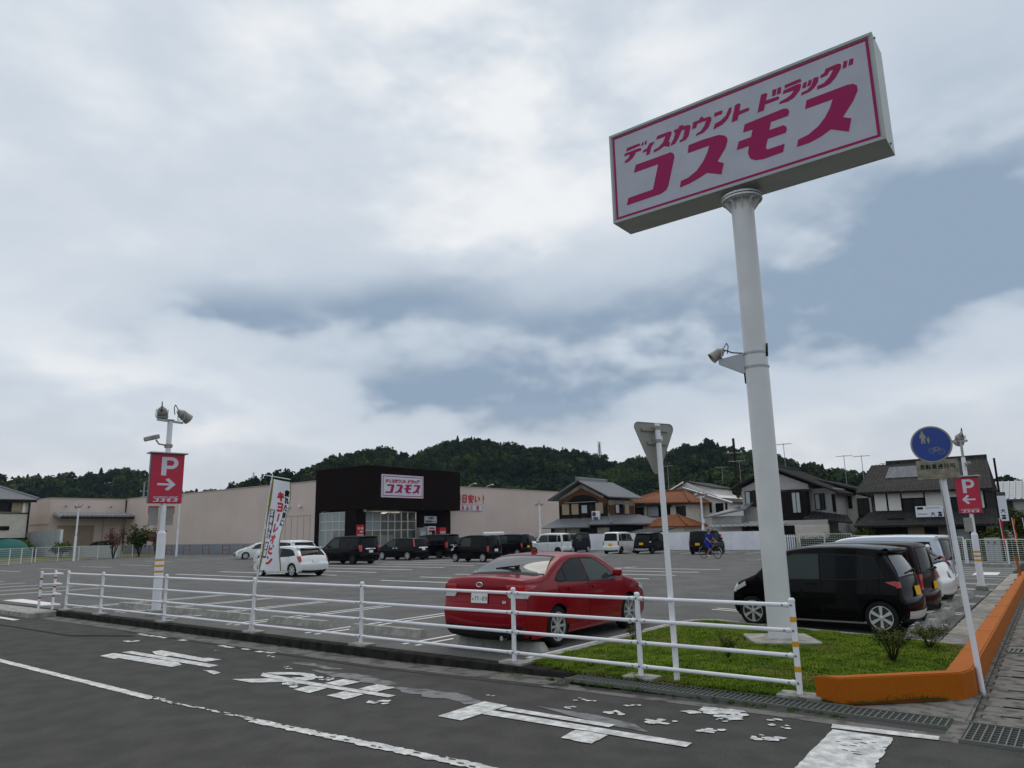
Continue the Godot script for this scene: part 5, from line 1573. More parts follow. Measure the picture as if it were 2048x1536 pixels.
func car_parts(kind: String) -> Dictionary:
	if car_cache.has(kind):
		return car_cache[kind]
	var spec: Dictionary = CARS[kind]
	var S := CarShape.new(spec)
	var d := {}
	# body side with wheel arches, then the wrapped skin
	var poly := PackedVector2Array()
	for q in S.Q:
		if poly.is_empty() or q.distance_to(poly[-1]) > 0.012:
			poly.append(q)
	var ra: float = spec.r + 0.045
	var under := []
	var y0: float = spec.y0
	for wi in [1, 0]:
		var s: float = spec.wheels[wi]
		var h: float = spec.r
		var a0 := asin(clampf((y0 - h) / ra, -1, 1))
		for i in 15:
			var a := lerpf(a0, PI - a0, i / 14.0)
			under.append(Vector2(s + cos(a) * ra, h + sin(a) * ra))
	poly.append(Vector2(poly[-1].x - 0.05, y0))
	for p in under: poly.append(p)
	poly.append(Vector2(poly[0].x + 0.05, y0))
	var clean := Geometry2D.offset_polygon(poly, 0.0005)
	var best := PackedVector2Array()
	for p in clean:
		if p.size() > best.size(): best = p
	if best.is_empty(): best = poly
	var g := G.new()
	S.patch_side(g, best, 0.0, 0.14)
	var us := [-1.0, -0.95, -0.9, -0.85, -0.5, 0.0, 0.5, 0.85, 0.9, 0.95, 1.0]
	for i in S.P.size() - 1:
		for k in us.size() - 1:
			var e := [S.strip(i, us[k]), S.strip(i, us[k + 1]), S.strip(i + 1, us[k + 1]), S.strip(i + 1, us[k])]
			g.q4(e[0][0], e[1][0], e[2][0], e[3][0], e[0][1], e[1][1], e[2][1], e[3][1])
	d.body = g.mesh()
	# dark floor and arches
	g = G.new()
	var chain := [Vector2(S.Q[-1].x - 0.02, y0 + 0.02)] + under + [Vector2(S.Q[0].x + 0.02, y0 + 0.02)]
	for i in chain.size() - 1:
		var a: Vector2 = chain[i]
		var b: Vector2 = chain[i + 1]
		var wa := S.half(a.x, a.y) - 0.004
		var wb := S.half(b.x, b.y) - 0.004
		g.qf(Vector3(-wa, a.y, S.L / 2 - a.x), Vector3(wa, a.y, S.L / 2 - a.x), Vector3(wb, b.y, S.L / 2 - b.x), Vector3(-wb, b.y, S.L / 2 - b.x), Vector3(0, -1, 0))
	d.underbody = g.mesh()
	d.glass = []
	for grp in 2:
		for w in spec.glass[grp]:
			for sg in [-1.0, 1.0]:
				g = G.new()
				S.patch_side(g, pv(w), 0.005, 0.2, [sg])
				d.glass.append([g.mesh(), grp])
	# black rubber frame round the side glass
	d.window_trim = []
	for grp in 2:
		for w in spec.glass[grp]:
			for sg in [-1.0, 1.0]:
				g = G.new()
				for o in Geometry2D.offset_polygon(pv(w), 0.022):
					S.patch_side(g, o, 0.003, 0.2, [sg])
				d.window_trim.append(g.mesh())
	d.doors = []
	for w in spec.doors:
		for sg in [-1.0, 1.0]:
			var seam := G.new()
			for o in Geometry2D.offset_polygon(pv(w), 0.007):
				S.patch_side(seam, o, 0.0022, 0.2, [sg])
			var door := G.new()
			S.patch_side(door, pv(w), 0.005, 0.16, [sg])
			d.doors.append([door.mesh(), seam.mesh()])
	d.handles = []
	for h in spec.handles:
		for sg in [-1.0, 1.0]:
			g = G.new()
			S.patch_side(g, pv([h[0], h[1], h[2], h[1], h[2], h[3], h[0], h[3]]), 0.028, 0.3, [sg])
			var mid := S.side((h[0] + h[2]) / 2, (h[1] + h[3]) / 2, sg, 0.017)
			g.box(mid[0], Vector3(0.022, h[3] - h[1], h[2] - h[0]), Basis(), 0.006)
			d.handles.append(g.mesh())
	var rr: Array = spec.rear
	g = G.new()
	S.patch_strip(g, S.at_rear(rr[0]), S.at_rear(rr[1]), -rr[2], rr[2], -rr[3], rr[3], 0.006)
	d.rear_window = g.mesh()
	g = G.new()
	S.patch_strip(g, S.at_rear(rr[0] - 0.025), S.at_rear(rr[1] + 0.02), -rr[2] - 0.03, rr[2] + 0.03, -rr[3] - 0.03, rr[3] + 0.03, 0.003)
	d.rear_trim = g.mesh()
	rr = spec.front
	g = G.new()
	S.patch_strip(g, S.at_front(rr[0]), S.at_front(rr[1]), -rr[2], rr[2], -rr[3], rr[3], 0.006)
	d.windscreen = g.mesh()
	d.tails = []
	d.heads = []
	for sg in [-1.0, 1.0]:
		var tu: Array = spec.tail_u
		g = G.new()
		S.patch_strip(g, S.at_rear(tu[2]), S.at_rear(tu[3]), sg * tu[0], sg * tu[1], sg * tu[0], sg * tu[1], 0.010, 5, 6)
		S.patch_side(g, pv(spec.tail_side), 0.010, 0.2, [sg])
		d.tails.append(g.mesh())
		tu = spec.head_u
		g = G.new()
		S.patch_strip(g, S.at_front(tu[2]), S.at_front(tu[3]), sg * tu[0], sg * tu[1], sg * (tu[0] + 0.08), sg * tu[1], 0.010, 5, 6)
		S.patch_side(g, pv(spec.head_side), 0.010, 0.2, [sg])
		d.heads.append(g.mesh())
	g = G.new()
	S.patch_strip(g, S.at_front(spec.head_u[2] - 0.02), S.at_front(spec.head_u[2] - 0.26), -0.6, 0.6, -0.66, 0.66, 0.006, 4, 6)
	d.grille = g.mesh()
	g = G.new()
	S.patch_strip(g, S.at_rear(y0 + 0.02), S.at_rear(y0 + 0.13), -0.97, 0.97, -0.97, 0.97, 0.006, 3, 12)
	d.lower_bumper = g.mesh()
	var pr := S.strip(S.at_rear(spec.plate_y), 0.0, 0.0)
	d.plate_at = pr
	d.plate_front = S.strip(S.at_front(0.50), 0.0, 0.0)
	d.mirror = []
	for sg in [-1.0, 1.0]:
		var m := S.side(spec.mirror[0], spec.mirror[1], sg, 0.0)
		g = G.new()
		g.box(m[0] + Vector3(sg * 0.13, 0.06, 0.0), Vector3(0.17, 0.125, 0.10), Basis(Vector3.UP, sg * 0.2), 0.035)
		g.box(m[0] + Vector3(sg * 0.03, 0.01, 0.0), Vector3(0.12, 0.04, 0.05), Basis(Vector3(0, 0, 1), sg * 0.4), 0.01)
		d.mirror.append(g.mesh())
	if spec.has("chrome"):
		g = G.new()
		S.patch_strip(g, S.at_rear(spec.chrome - 0.03), S.at_rear(spec.chrome + 0.03), -0.5, 0.5, -0.5, 0.5, 0.018, 2, 8)
		d.chrome_bar = g.mesh()
	if spec.has("silver"):
		g = G.new()
		S.patch_strip(g, S.at_rear(0.30), S.at_rear(0.42), -0.8, 0.8, -0.8, 0.8, 0.012, 3, 8)
		d.bumper_garnish = g.mesh()
	g = G.new()
	var wp := S.strip(S.at_rear(spec.rear[0] + 0.05), -0.05, 0.02)
	g.box(wp[0], Vector3(0.5, 0.022, 0.022), Basis(Vector3(0, 0, 1), 0.10))
	g.box(wp[0] + Vector3(0.2, 0.0, 0.01), Vector3(0.09, 0.05, 0.04), Basis(), 0.01)
	d.wiper = g.mesh()
	g = G.new()
	var fin := S.strip(S.at_rear(spec.roof - 0.012), 0.0, 0.0)
	g.prism(pv([-0.10, -0.01, 0.08, -0.01, -0.07, 0.065, -0.09, 0.065]), -0.022, 0.022, Transform3D(Basis(Vector3(0, 0, -1), Vector3.UP, Vector3(1, 0, 0)), fin[0]))
	d.antenna = g.mesh()
	d.wheel = wheel_meshes(spec, spec.rim)
	d.shape = S
	car_cache[kind] = d
	return d

func make_car(kind: String, paint: String, label: String, at: Vector3, turn: float, o := {}) -> Node3D:
	# the car's own -Z is its nose
	var d := car_parts(kind)
	var spec: Dictionary = CARS[kind]
	var p: Material = M[paint]
	var t := thing("parked_car", label, o.get("cat", "car"), at, turn, "cars parked in the car park")
	t.scale = o.get("size", Vector3.ONE)
	put("body", d.body, p, t)
	put("underbody", d.underbody, M.void, t)
	for i in d.glass.size():
		var w: Array = d.glass[i]
		var wn := put("window", w[0], M.glasspale if w[1] == 1 and o.get("pale", true) else M.glass, t)
		put("window_trim", d.window_trim[i], M.plastic, wn)
	var doors := []
	for w in d.doors:
		var dr := put("door", w[0], p, t)
		put("door_seam", w[1], M.black, dr)
		doors.append(dr)
	for i in d.handles.size():
		put("handle", d.handles[i], M.chrome if o.get("chrome_handles", false) else p, doors[i] if i < doors.size() else t)
	put("rear_window_trim", d.rear_trim, M.plastic, t)
	put("rear_window", d.rear_window, M[o.get("rear_glass", "glass")], t)
	put("windscreen", d.windscreen, M.glass if not o.get("pale_screen", false) else M.glasspale, t)
	for w in d.tails: put("taillight", w, M[o.get("tail", "tail")], t)
	if o.get("tails", "") == "big":
		for sg in [-1.0, 1.0]:
			var g := G.new()
			(d.shape as CarShape).patch_side(g, pv([0.10, 0.70, 0.34, 0.86, 0.66, 1.22, 0.58, 1.25, 0.30, 0.99, 0.14, 0.92]), 0.014, 0.12, [sg])
			part("taillight", g, M.tail, t)
	for w in d.heads: put("headlight", w, M.lens, t)
	put("grille", d.grille, M.plastic, t)
	put("lower_bumper", d.lower_bumper, M.plastic, t)
	for w in d.mirror: put("mirror", w, p, t)
	if d.has("chrome_bar"): put("chrome_bar", d.chrome_bar, M.chrome, t)
	if d.has("bumper_garnish"): put("bumper_garnish", d.bumper_garnish, M.alloy, t)
	put("wiper", d.wiper, M.black, t)
	if o.get("antenna", false): put("antenna", d.antenna, p, t)
	var S: CarShape = d.shape
	for wi in 2:
		for sg in [-1.0, 1.0]:
			var s: float = spec.wheels[wi]
			var wh := Node3D.new()
			wh.name = "wheel"
			t.add_child(wh, true)
			wh.position = Vector3(sg * (S.half(s, 0.55) - spec.tr / 2 - 0.012), spec.r, S.L / 2 - s)
			if sg < 0.0: wh.rotation.y = PI
			put("tyre", d.wheel[0], M.rubber, wh)
			put("rim", d.wheel[1], M[o.get("rim", "alloy")], wh)
			put("hub_back", d.wheel[2], M.alloydark, wh)
	for front in [false, true]:
		var pa: Array = d.plate_front if front else d.plate_at
		var nz: Vector3 = pa[1]
		var b := Basis(Vector3.UP.cross(nz).normalized(), nz.cross(Vector3.UP.cross(nz).normalized()).normalized(), nz)
		var g := G.new()
		g.box(pa[0] + nz * 0.014, Vector3(0.33, 0.165, 0.012), b, 0.003)
		var pl := part("number_plate", g, M[o.get("plate", "plate")], t)
		if o.has("number") and not front:
			var tm := words(o.number, 0.088, 0.002, true)
			var m := put("plate_number", tm, M.plategreen, pl)
			m.transform = Transform3D(b, pa[0] + nz * 0.0215 + b * Vector3(0.03, -0.012, 0))
			var kg := G.new()
			pen(kg, "の", Transform3D(b, pa[0] + nz * 0.0205 + b * Vector3(-0.145, -0.04, 0)).scaled_local(Vector3(1, 1, 0.3)), 0.032, 0.0, 0.14)
			part("plate_mark", kg, M.plategreen, pl)
	return t

func make_cars() -> void:
	var red := make_car("sedan", "carred", "red saloon car parked rear to the pipe fence beside the lawn", Vector3(-5.07, 0, -2.73), 0.045, {"size": Vector3(0.97, 0.985, 0.95), "rear_glass": "glassbright", "number": "71-89", "antenna": true, "rim": "alloy"})
	var S: CarShape = car_parts("sedan").shape
	# clear halves of the tail lamps, black valance, badge, exhaust
	for sg in [-1.0, 1.0]:
		var g := G.new()
		S.patch_strip(g, S.at_rear(0.81), S.at_rear(0.895), sg * 0.62, sg * 0.99, sg * 0.56, sg * 1.0, 0.010, 4, 6)
		S.patch_side(g, pv([0.06, 0.82, 0.16, 0.84, 0.26, 0.895, 0.07, 0.90]), 0.010, 0.2, [sg])
		part("reversing_lamp", g, M.lens, red)
	var g := G.new()
	S.patch_strip(g, S.at_rear(0.24), S.at_rear(0.40), -0.99, 0.99, -0.99, 0.99, 0.012, 4, 14)
	part("valance", g, M.plastic, red)
	var e := S.strip(S.at_rear(1.0), 0.0, 0.006)
	var zb: Vector3 = e[1]
	var xb := Vector3.UP.cross(zb).normalized()
	g = G.new()
	for i in 20:
		var a := TAU * i / 20
		var b := TAU * (i + 1) / 20
		g.tube(e[0] + xb * cos(a) * 0.062 + zb.cross(xb) * sin(a) * 0.034, e[0] + xb * cos(b) * 0.062 + zb.cross(xb) * sin(b) * 0.034, 0.007, 0.007, 6)
	part("badge_ring", g, M.chrome, red)
	g = G.new()
	for q in [[-0.025, 0.008, 0.009], [0.005, -0.01, 0.006], [0.02, 0.012, 0.006], [0.03, -0.006, 0.006], [-0.008, 0.012, 0.005], [0.014, -0.016, 0.005]]:
		g.box(e[0] + xb * q[0] + Vector3.UP * q[1], Vector3(q[2], q[2], q[2]) * 1.5, Basis(zb, 0.78))
	part("badge_stars", g, M.chrome, red)
	g = G.new()
	var be := S.strip(S.at_rear(0.74), 0.52, 0.004)
	var tm := put("badge_lettering", words("G4", 0.055, 0.006), M.chrome, red)
	tm.transform = Transform3D(Basis(xb, zb.cross(xb), zb), be[0])
	g = G.new()
	g.tube(Vector3(0.42, 0.22, 2.15), Vector3(0.42, 0.22, 2.29), 0.035, 0.035, 14)
	part("exhaust", g, M.chrome, red)
	# right hand row, slanted
	var a := deg_to_rad(87.0)
	var dir := Vector3(-sin(a), 0, -cos(a))
	make_car("dayz", "carblack", "black tall hatchback with six spoke alloys parked nearest the lawn", Vector3(0.16, 0, -6.02) + dir * 1.52, a, {"plate": "plateyellow", "rim": "alloy", "rear_glass": "glassbright", "size": Vector3(0.97, 0.905, 0.89)})
	make_car("kei", "carbrown", "dark brown box shaped small car between the black and the white hatchbacks", Vector3(0.08, 0, -8.25) + dir * 1.6, a, {"plate": "plateyellow", "rim": "alloy", "size": Vector3(0.98, 0.865, 0.97)})
	make_car("hatch", "carwhite", "white hatchback with large red tail lamps beside the brown box car", Vector3(0.02, 0, -10.6) + dir * 1.9, a, {"rim": "alloydark", "tails": "big"})
	make_car("van", "carice", "pale blue high roofed estate car, last of the slanted row before the wire fence", Vector3(-0.15, 0, -12.9) + dir * 1.9, a, {"rim": "alloy", "size": Vector3(0.95, 0.855, 0.86)})
	# rows before the shop; noses towards -X
	var w := PI / 2
	make_car("hatch", "carwhite", "small white hatchback with its rear to us just behind the advertising banner", Vector3(-27.55, 0, -12.95), w, {})
	make_car("suv", "carwhite", "white off road estate with dark glass beyond the small white hatchback", Vector3(-36.9, 0, -19.15), w, {"rim": "alloydark"})
	make_car("hatch", "carwhite", "white hatchback facing us at the far end near the bicycle racks", Vector3(-54.3, 0, -28.6), PI - 0.45, {})
	make_car("van", "carblack", "black high minivan with a chrome strip, first of the dark row by the shop", Vector3(-35.9, 0, -23.25), w, {"rim": "alloydark"})
	make_car("mpv", "carblack", "low black people carrier with tall upright red tail lamps", Vector3(-37.3, 0, -29.4), w, {"chrome_handles": true})
	make_car("van", "carblack", "black minivan with chrome framed rear window before the vending machines", Vector3(-36.75, 0, -32.0), w, {"rim": "alloydark"})
	make_car("suv", "cargrey", "grey silver car half hidden between two black minivans", Vector3(-36.4, 0, -35.3), w, {})
	make_car("kei", "carblack", "black box shaped car in the nearer row, bright alloys and chrome rear frame", Vector3(-28.8, 0, -27.85), w, {})
	make_car("kei", "carblack", "black box car with a yellow plate behind the nearer black box car", Vector3(-33.3, 0, -37.2), w, {"plate": "plateyellow"})
	make_car("kei", "carwhite", "small white car facing us with round lamps and a yellow plate", Vector3(-34.9, 0, -40.8), -w + 0.3, {"plate": "plateyellow"})
	make_car("kei", "carwhite", "white tall compact with pale side and clear tail lamps, rear to the right", Vector3(-32.4, 0, -41.35), w, {"rim": "alloydark", "tail": "lens"})
	make_car("kei", "carnavy", "dark blue black box car standing sideways before the white board fence", Vector3(-32.75, 0, -45.3), PI, {})
	make_car("kei", "carwhite", "white box car with its rear to us before the white board fence", Vector3(-27.0, 0, -43.2), 0.05, {"plate": "plateyellow", "rim": "alloydark"})
	make_car("dayz", "carblack", "small black car with clear upright tail lamp right of the white box car", Vector3(-24.35, 0, -43.5), 0.0, {"plate": "plateyellow", "rim": "alloydark", "tail": "lens"})
	make_car("kei", "carblack", "black delivery van behind the cyclist before the white board fence", Vector3(-19.35, 0, -42.4), 0.0, {"plate": "plateyellow", "cat": "van", "rim": "alloydark"})
	make_car("mpv", "carwine", "dark red car of which only the roof shows behind the black cars", Vector3(-39.5, 0, -41.5), w, {})
	make_car("van", "carblack", "black car parked in the shade of the loading bay canopy", Vector3(-101.0, 0, -35.2), PI, {})
	var box := thing("roof_box", "white roof box on the dark red car behind the black cars", "roof box", Vector3(-38.6, 1.56, -41.5), PI / 2)
	g = G.new()
	g.box(Vector3(0, 0.16, 0), Vector3(0.8, 0.3, 1.9), Basis(), 0.08)
	part("shell", g, M.carwhite, box)
	g = G.new()
	for z in [-0.5, 0.5]: g.box(Vector3(0, 0.0, z), Vector3(1.0, 0.04, 0.06))
	part("bars", g, M.black, box)
	# concrete wheel stops
	var places := ["farthest left", "second from the left", "third from the left", "fourth from the left", "fifth from the left"]
	var xs := [-17.6, -15.4, -13.2, -10.55, -7.85]
	for i in xs.size():
		wheel_stop(Vector3(xs[i] + 0.05, 0, -1.22), 0.0, 1.95, "concrete wheel stop behind the pipe fence, %s of the empty stalls" % places[i])
	wheel_stop(Vector3(-5.0, 0, -1.02), 0.0, 1.85, "concrete wheel stop under the rear wheels of the red car")
	var names := ["behind the black tall hatchback by the lawn", "behind the brown box shaped car", "behind the white hatchback in the slanted row", "behind the pale blue estate"]
	for i in 4:
		wheel_stop(Vector3(0.20 - 0.06 * i, 0, -6.15 - 2.15 * i), PI / 2 - 0.05, 1.7, "concrete wheel stop " + names[i])

func wheel_stop(at: Vector3, turn: float, l: float, label: String) -> void:
	var t := thing("wheel_stop", label, "wheel stop", at, turn, "concrete wheel stops")
	var n := 3
	for i in n:
		var w := l / n
		var x := -l / 2 + w * (i + 0.5)
		var g := G.new()
		var e0 := 0.06 if i == 0 else 0.0
		var e1 := 0.06 if i == n - 1 else 0.0
		# sloped section, ends of the row chamfered
		var a := -w / 2 + 0.002
		var b := w / 2 - 0.002
		var v := []
		for c in [[a, 0.0, 0.11], [b, 0.0, 0.11], [b - e1, 0.13, 0.065], [a + e0, 0.13, 0.065], [a, 0.0, -0.11], [b, 0.0, -0.11], [b - e1, 0.13, -0.065], [a + e0, 0.13, -0.065]]:
			v.append(Vector3(x + c[0], c[1], c[2]))
		g.qf(v[0], v[1], v[2], v[3], Vector3(0, 0, 1))
		g.qf(v[4], v[5], v[6], v[7], Vector3(0, 0, -1))
		g.qf(v[3], v[2], v[6], v[7], Vector3.UP)
		g.qf(v[0], v[3], v[7], v[4], Vector3(-1, 0, 0))
		g.qf(v[1], v[2], v[6], v[5], Vector3(1, 0, 0))
		part("block", g, M.concrete, t)

# ---------------------------------------------------------------- the shop
func wall_x(g: G, x: float, z0: float, z1: float, y0: float, y1: float, t := 0.2) -> void:
	g.box(Vector3(x - t / 2, (y0 + y1) / 2, (z0 + z1) / 2), Vector3(t, y1 - y0, absf(z1 - z0)))

func wall_z(g: G, z: float, x0: float, x1: float, y0: float, y1: float, t := 0.2) -> void:
	g.box(Vector3((x0 + x1) / 2, (y0 + y1) / 2, z - t / 2), Vector3(absf(x1 - x0), y1 - y0, t))

# a window band with real panes: in a plane facing +Z of its own axes
func glazing(parent: Node, x: Transform3D, w: float, h: float, cols: Array, rows: Array, frosted: Array) -> void:
	var f := G.new()
	frame_rect(f, w, h, 0.0, 0.07, -0.06, 0.06, x)
	for c in cols.slice(1, cols.size() - 1): f.prism(pv([c - 0.035, 0.07, c + 0.035, 0.07, c + 0.035, h - 0.07, c - 0.035, h - 0.07]), -0.055, 0.055, x)
	for r in rows.slice(1, rows.size() - 1): f.prism(pv([0.07, r - 0.04, w - 0.07, r - 0.04, w - 0.07, r + 0.04, 0.07, r + 0.04]), -0.05, 0.058, x)
	part("window_frame", f, M.alu, parent)
	for i in cols.size() - 1:
		for j in rows.size() - 1:
			var g := G.new()
			g.prism(pv([cols[i] + 0.03, rows[j] + 0.03, cols[i + 1] - 0.03, rows[j] + 0.03, cols[i + 1] - 0.03, rows[j + 1] - 0.03, cols[i] + 0.03, rows[j + 1] - 0.03]), -0.004, 0.004, x)
			var k: String = "%d,%d" % [i, j]
			part("pane", g, M.frost if k in frosted else M.pane, parent)

func make_shop() -> void:
	var pane := mat("pane", Color(0.3, 0.34, 0.33), 0.03, {"spec": 0.6})
	pane.transparency = BaseMaterial3D.TRANSPARENCY_ALPHA
	pane.albedo_color.a = 0.12
	var t := thing("shop", "long tan shop hall with dark brown entrance block and a magenta lettered sign", "shop")
	# long wall towards us and the right hand wall
	var g := G.new()
	wall_z(g, -40.0, -105.3, -61.95, 1.15, 7.55)
	wall_x(g, -55.75, -76.6, -53.0, 1.15, 7.2)
	g.box(Vector3(-80, 7.0, -58.3), Vector3(48, 0.2, 36.4))
	wall_z(g, -76.4, -105.0, -55.95, 0.0, 7.2)
	wall_x(g, -105.0, -76.2, -40.2, 0.0, 7.5)
	part("wall", g, M.tanwall, t)
	g = G.new()
	wall_z(g, -39.96, -105.3, -61.95, 0.0, 1.15, 0.24)
	wall_x(g, -55.71, -76.6, -53.0, 0.0, 1.15, 0.24)
	part("plinth", g, M.greyband, t)
	g = G.new()
	g.box(Vector3(-83.6, 7.60, -40.1), Vector3(43.4, 0.1, 0.34), Basis(), 0.02)
	g.box(Vector3(-55.85, 7.25, -65.0), Vector3(0.34, 0.1, 23.2), Basis(), 0.02)
	part("coping", g, M.trim, t)
	# hatch panel near the entrance block
	g = G.new()
	for y in [4.02, 1.2]: g.box(Vector3(-64.9, y, -39.985), Vector3(4.4, 0.05, 0.03))
	for i in 5: g.box(Vector3(-67.1 + 1.1 * i, 2.6, -39.985), Vector3(0.04, 2.8, 0.03))
	part("hatch_panel", g, M.trim, t)
	for x in [-66.4, -64.4]:
		g = G.new()
		g.lathe([Vector2(0.0, 0.18), Vector2(0.16, 0.12), Vector2(0.2, 0.0), Vector2(0.16, -0.1)], Vector3(x, 5.0, -39.8), Basis(), 12)
		part("wall_lamp", g, M.panelwhite, t)
	# dark block: upper box overhangs the glazed front
	g = G.new()
	g.box(Vector3(-57.9, 6.55, -47.0), Vector3(8.15, 4.34, 13.95), Basis(), 0.03)
	var up := part("entrance_block", g, M.darkclad, t)
	g = G.new()
	for i in 40: g.box(Vector3(-53.815, 6.55, -40.2 - 0.345 * i), Vector3(0.012, 4.3, 0.03))
	for i in 23: g.box(Vector3(-61.8 + 0.345 * i, 6.55, -40.015), Vector3(0.03, 4.3, 0.012))
	part("cladding_ribs", g, M.darkclad, up, true)
	boxed("roof_cap", Vector3(-57.9, 8.74, -47.0), Vector3(8.25, 0.06, 14.05), M.fascia, up)
	# piers and back walls of the lower front (face at x = -55.3)
	g = G.new()
	wall_x(g, -55.3, -41.3, -40.0, 0.0, 4.36, 0.5)
	wall_z(g, -40.02, -57.0, -55.8, 0.0, 4.36, 0.4)
	part("pier", g, M.darkclad, t)
	g = G.new()
	wall_x(g, -55.3, -53.9, -48.6, 0.0, 4.36, 0.5)
	part("pier", g, M.darkclad, t)
	g = G.new()
	wall_z(g, -40.02, -62.0, -61.4, 0.0, 4.36, 0.4)
	part("pier", g, M.darkclad, t)
	# glazing of the front (faces +X) and of the side (faces +Z)
	var fx := Transform3D(Basis(Vector3(0, 0, -1), Vector3.UP, Vector3(1, 0, 0)), Vector3(-55.5, 0.0, -41.3))
	glazing(t, fx, 7.3, 4.2, [0, 1.05, 2.15, 3.2, 4.15, 5.1, 6.05, 7.3], [0, 0.6, 2.3, 3.2, 4.2], ["0,3", "1,3", "0,2", "1,2"])
	var sx := Transform3D(Basis(), Vector3(-61.4, 0.0, -40.25))
	glazing(t, sx, 4.4, 4.2, [0, 1.1, 2.2, 3.3, 4.4], [0, 0.7, 2.4, 3.25, 4.2], ["0,1", "1,1", "0,2", "1,2", "2,2", "3,2", "0,3", "1,3", "2,3", "3,3", "0,0", "1,0"])
	# the lit sales floor behind the glass
	g = G.new()
	g.q(Vector3(-61.9, 0.03, -41), Vector3(-55.6, 0.03, -41), Vector3(-55.6, 0.03, -52.8), Vector3(-61.9, 0.03, -52.8), Vector3.UP)
	g.q(Vector3(-61.85, 0, -41), Vector3(-61.85, 4.3, -41), Vector3(-61.85, 4.3, -52.8), Vector3(-61.85, 0, -52.8), Vector3(1, 0, 0))
	g.q(Vector3(-61.9, 4.3, -40.5), Vector3(-55.6, 4.3, -40.5), Vector3(-55.6, 4.3, -52.8), Vector3(-61.9, 4.3, -52.8), Vector3.DOWN)
	part("interior", g, M.shopin, t)
	for i in 3:
		for j in 2:
			var z := -44.6 - 1.35 * i
			var lt := boxed("ceiling_lamp", Vector3(-57.4 - 2.2 * j, 4.2, z), Vector3(0.14, 0.05, 1.1), M.tubelight, t)
			var om := OmniLight3D.new()
			om.name = "tube_glow"
			om.light_energy = 0.5
			om.light_color = Color(1, 0.98, 0.9)
			om.light_size = 0.3
			om.omni_range = 15.0
			om.shadow_enabled = true
			lt.add_child(om, true)
			om.position = Vector3(-57.4 - 2.2 * j, 4.1, z)
	for i in 3:
		g = G.new()
		g.box(Vector3(-60.0, 0.9, -43.0 - 2.6 * i), Vector3(0.5, 1.8, 2.0), Basis(), 0.02)
		part("shelf", g, [M.crimson, M.shutter, M.curtain][i], t)
	g = G.new()
	g.box(Vector3(-55.62, 2.3, -49.0), Vector3(0.02, 0.4, 0.9))
	part("door_header", g, M.alu, t)
	# big sign on the dark block (faces +X)
	var s := thing("wall_sign", "white sign with magenta lettering on the dark brown entrance block of the shop", "sign", Vector3(-53.80, 5.58, -41.95))
	boxed("board", Vector3(0.04, 1.17, -2.97), Vector3(0.12, 2.34, 5.95), M.signwhite, s, 0.01)
	var lx := Transform3D(Basis(Vector3(0, 0, -1), Vector3.UP, Vector3(1, 0, 0)), Vector3(0.102, 0.0, 0.0))
	g = G.new()
	frame_rect(g, 5.95, 2.34, 0.14, 0.08, 0.0, 0.006, lx)
	part("border_line", g, M.magenta, s)
	logo(s, lx.translated_local(Vector3(0.12, 0.05, 0)).scaled_local(Vector3(1, 1.0, 1)), 5.72, M.magenta, 0.02)
	# lettering on the tan wall to the right
	s = thing("wall_lettering", "red cut out lettering on the tan wall right of the dark entrance block", "lettering", Vector3(-55.72, 5.0, -54.4))
	var ci := 0
	for ch in "毎日安い!":
		g = G.new()
		pen(g, ch, lx.translated_local(Vector3(0.77 + 1.15 * ci, 0.38, -0.09)).scaled_local(Vector3(1, 1, 8)), 0.97, 0.18, 0.165)
		part("letter", g, M.red, s)
		ci += 1
	for i in 3:
		var b := thing("wall_board", ["white board low on the tan wall, mostly hidden by the dark block", "white board with two red characters below the red lettering", "white board with one red character, rightmost on the tan wall"][i], "sign", Vector3(-55.70, 4.42, [-54.75, -56.85, -59.05][i]), 0.0, "white boards on the tan wall")
		boxed("board", Vector3(0, 0.38, 0), Vector3(0.06, 0.76, 1.9), M.signwhite, b, 0.005)
		g = G.new()
		frame_rect(g, 1.9, 0.76, 0.0, 0.03, 0.0, 0.006, Transform3D(Basis(Vector3(0, 0, -1), Vector3.UP, Vector3(1, 0, 0)), Vector3(0.031, 0.0, 0.95)))
		part("edge_line", g, M.magenta, b)
		if i > 0:
			g = G.new()
			pen(g, "食品" if i == 1 else "酒", Transform3D(Basis(Vector3(0, 0, -1), Vector3.UP, Vector3(1, 0, 0)), Vector3(0.031, 0.1, 0.70 if i == 1 else 0.28)).scaled_local(Vector3(1, 1, 4)), 0.56, 0.25, 0.11)
			part("lettering", g, M.crimson, b)
	# opening hours board, red poster, vending machines, lamps
	s = thing("hours_board", "white board with black opening hours on the dark wall right of the entrance", "sign", Vector3(-55.26, 3.0, -50.6))
	boxed("board", Vector3(0, 0.38, 0), Vector3(0.06, 0.76, 1.9), M.signwhite, s)
	g = G.new()
	var hx := Transform3D(Basis(Vector3(0, 0, -1), Vector3.UP, Vector3(1, 0, 0)), Vector3(0.031, 0.40, 0.42)).scaled_local(Vector3(1, 1, 3))
	pen(g, "石岡店", hx, 0.28, 0.02, 0.12)
	pen(g, "営業時間", hx.translated_local(Vector3(-0.45, -0.34, 0)), 0.23, 0.01, 0.13)
	part("lettering", g, M.black, s)
	var tm := put("lettering", words("10:00-21:45", 0.17, 0.01), M.black, s)
	tm.transform = Transform3D(Basis(Vector3(0, 0, -1), Vector3.UP, Vector3(1, 0, 0)), Vector3(0.037, 0.17, -0.42))
	s = thing("poster", "red poster board with white rows on the dark pier left of the shop entrance", "poster", Vector3(-55.25, 1.55, -40.55))
	boxed("board", Vector3(0, 0.65, 0), Vector3(0.08, 1.3, 0.95), M.red, s)
	g = G.new()
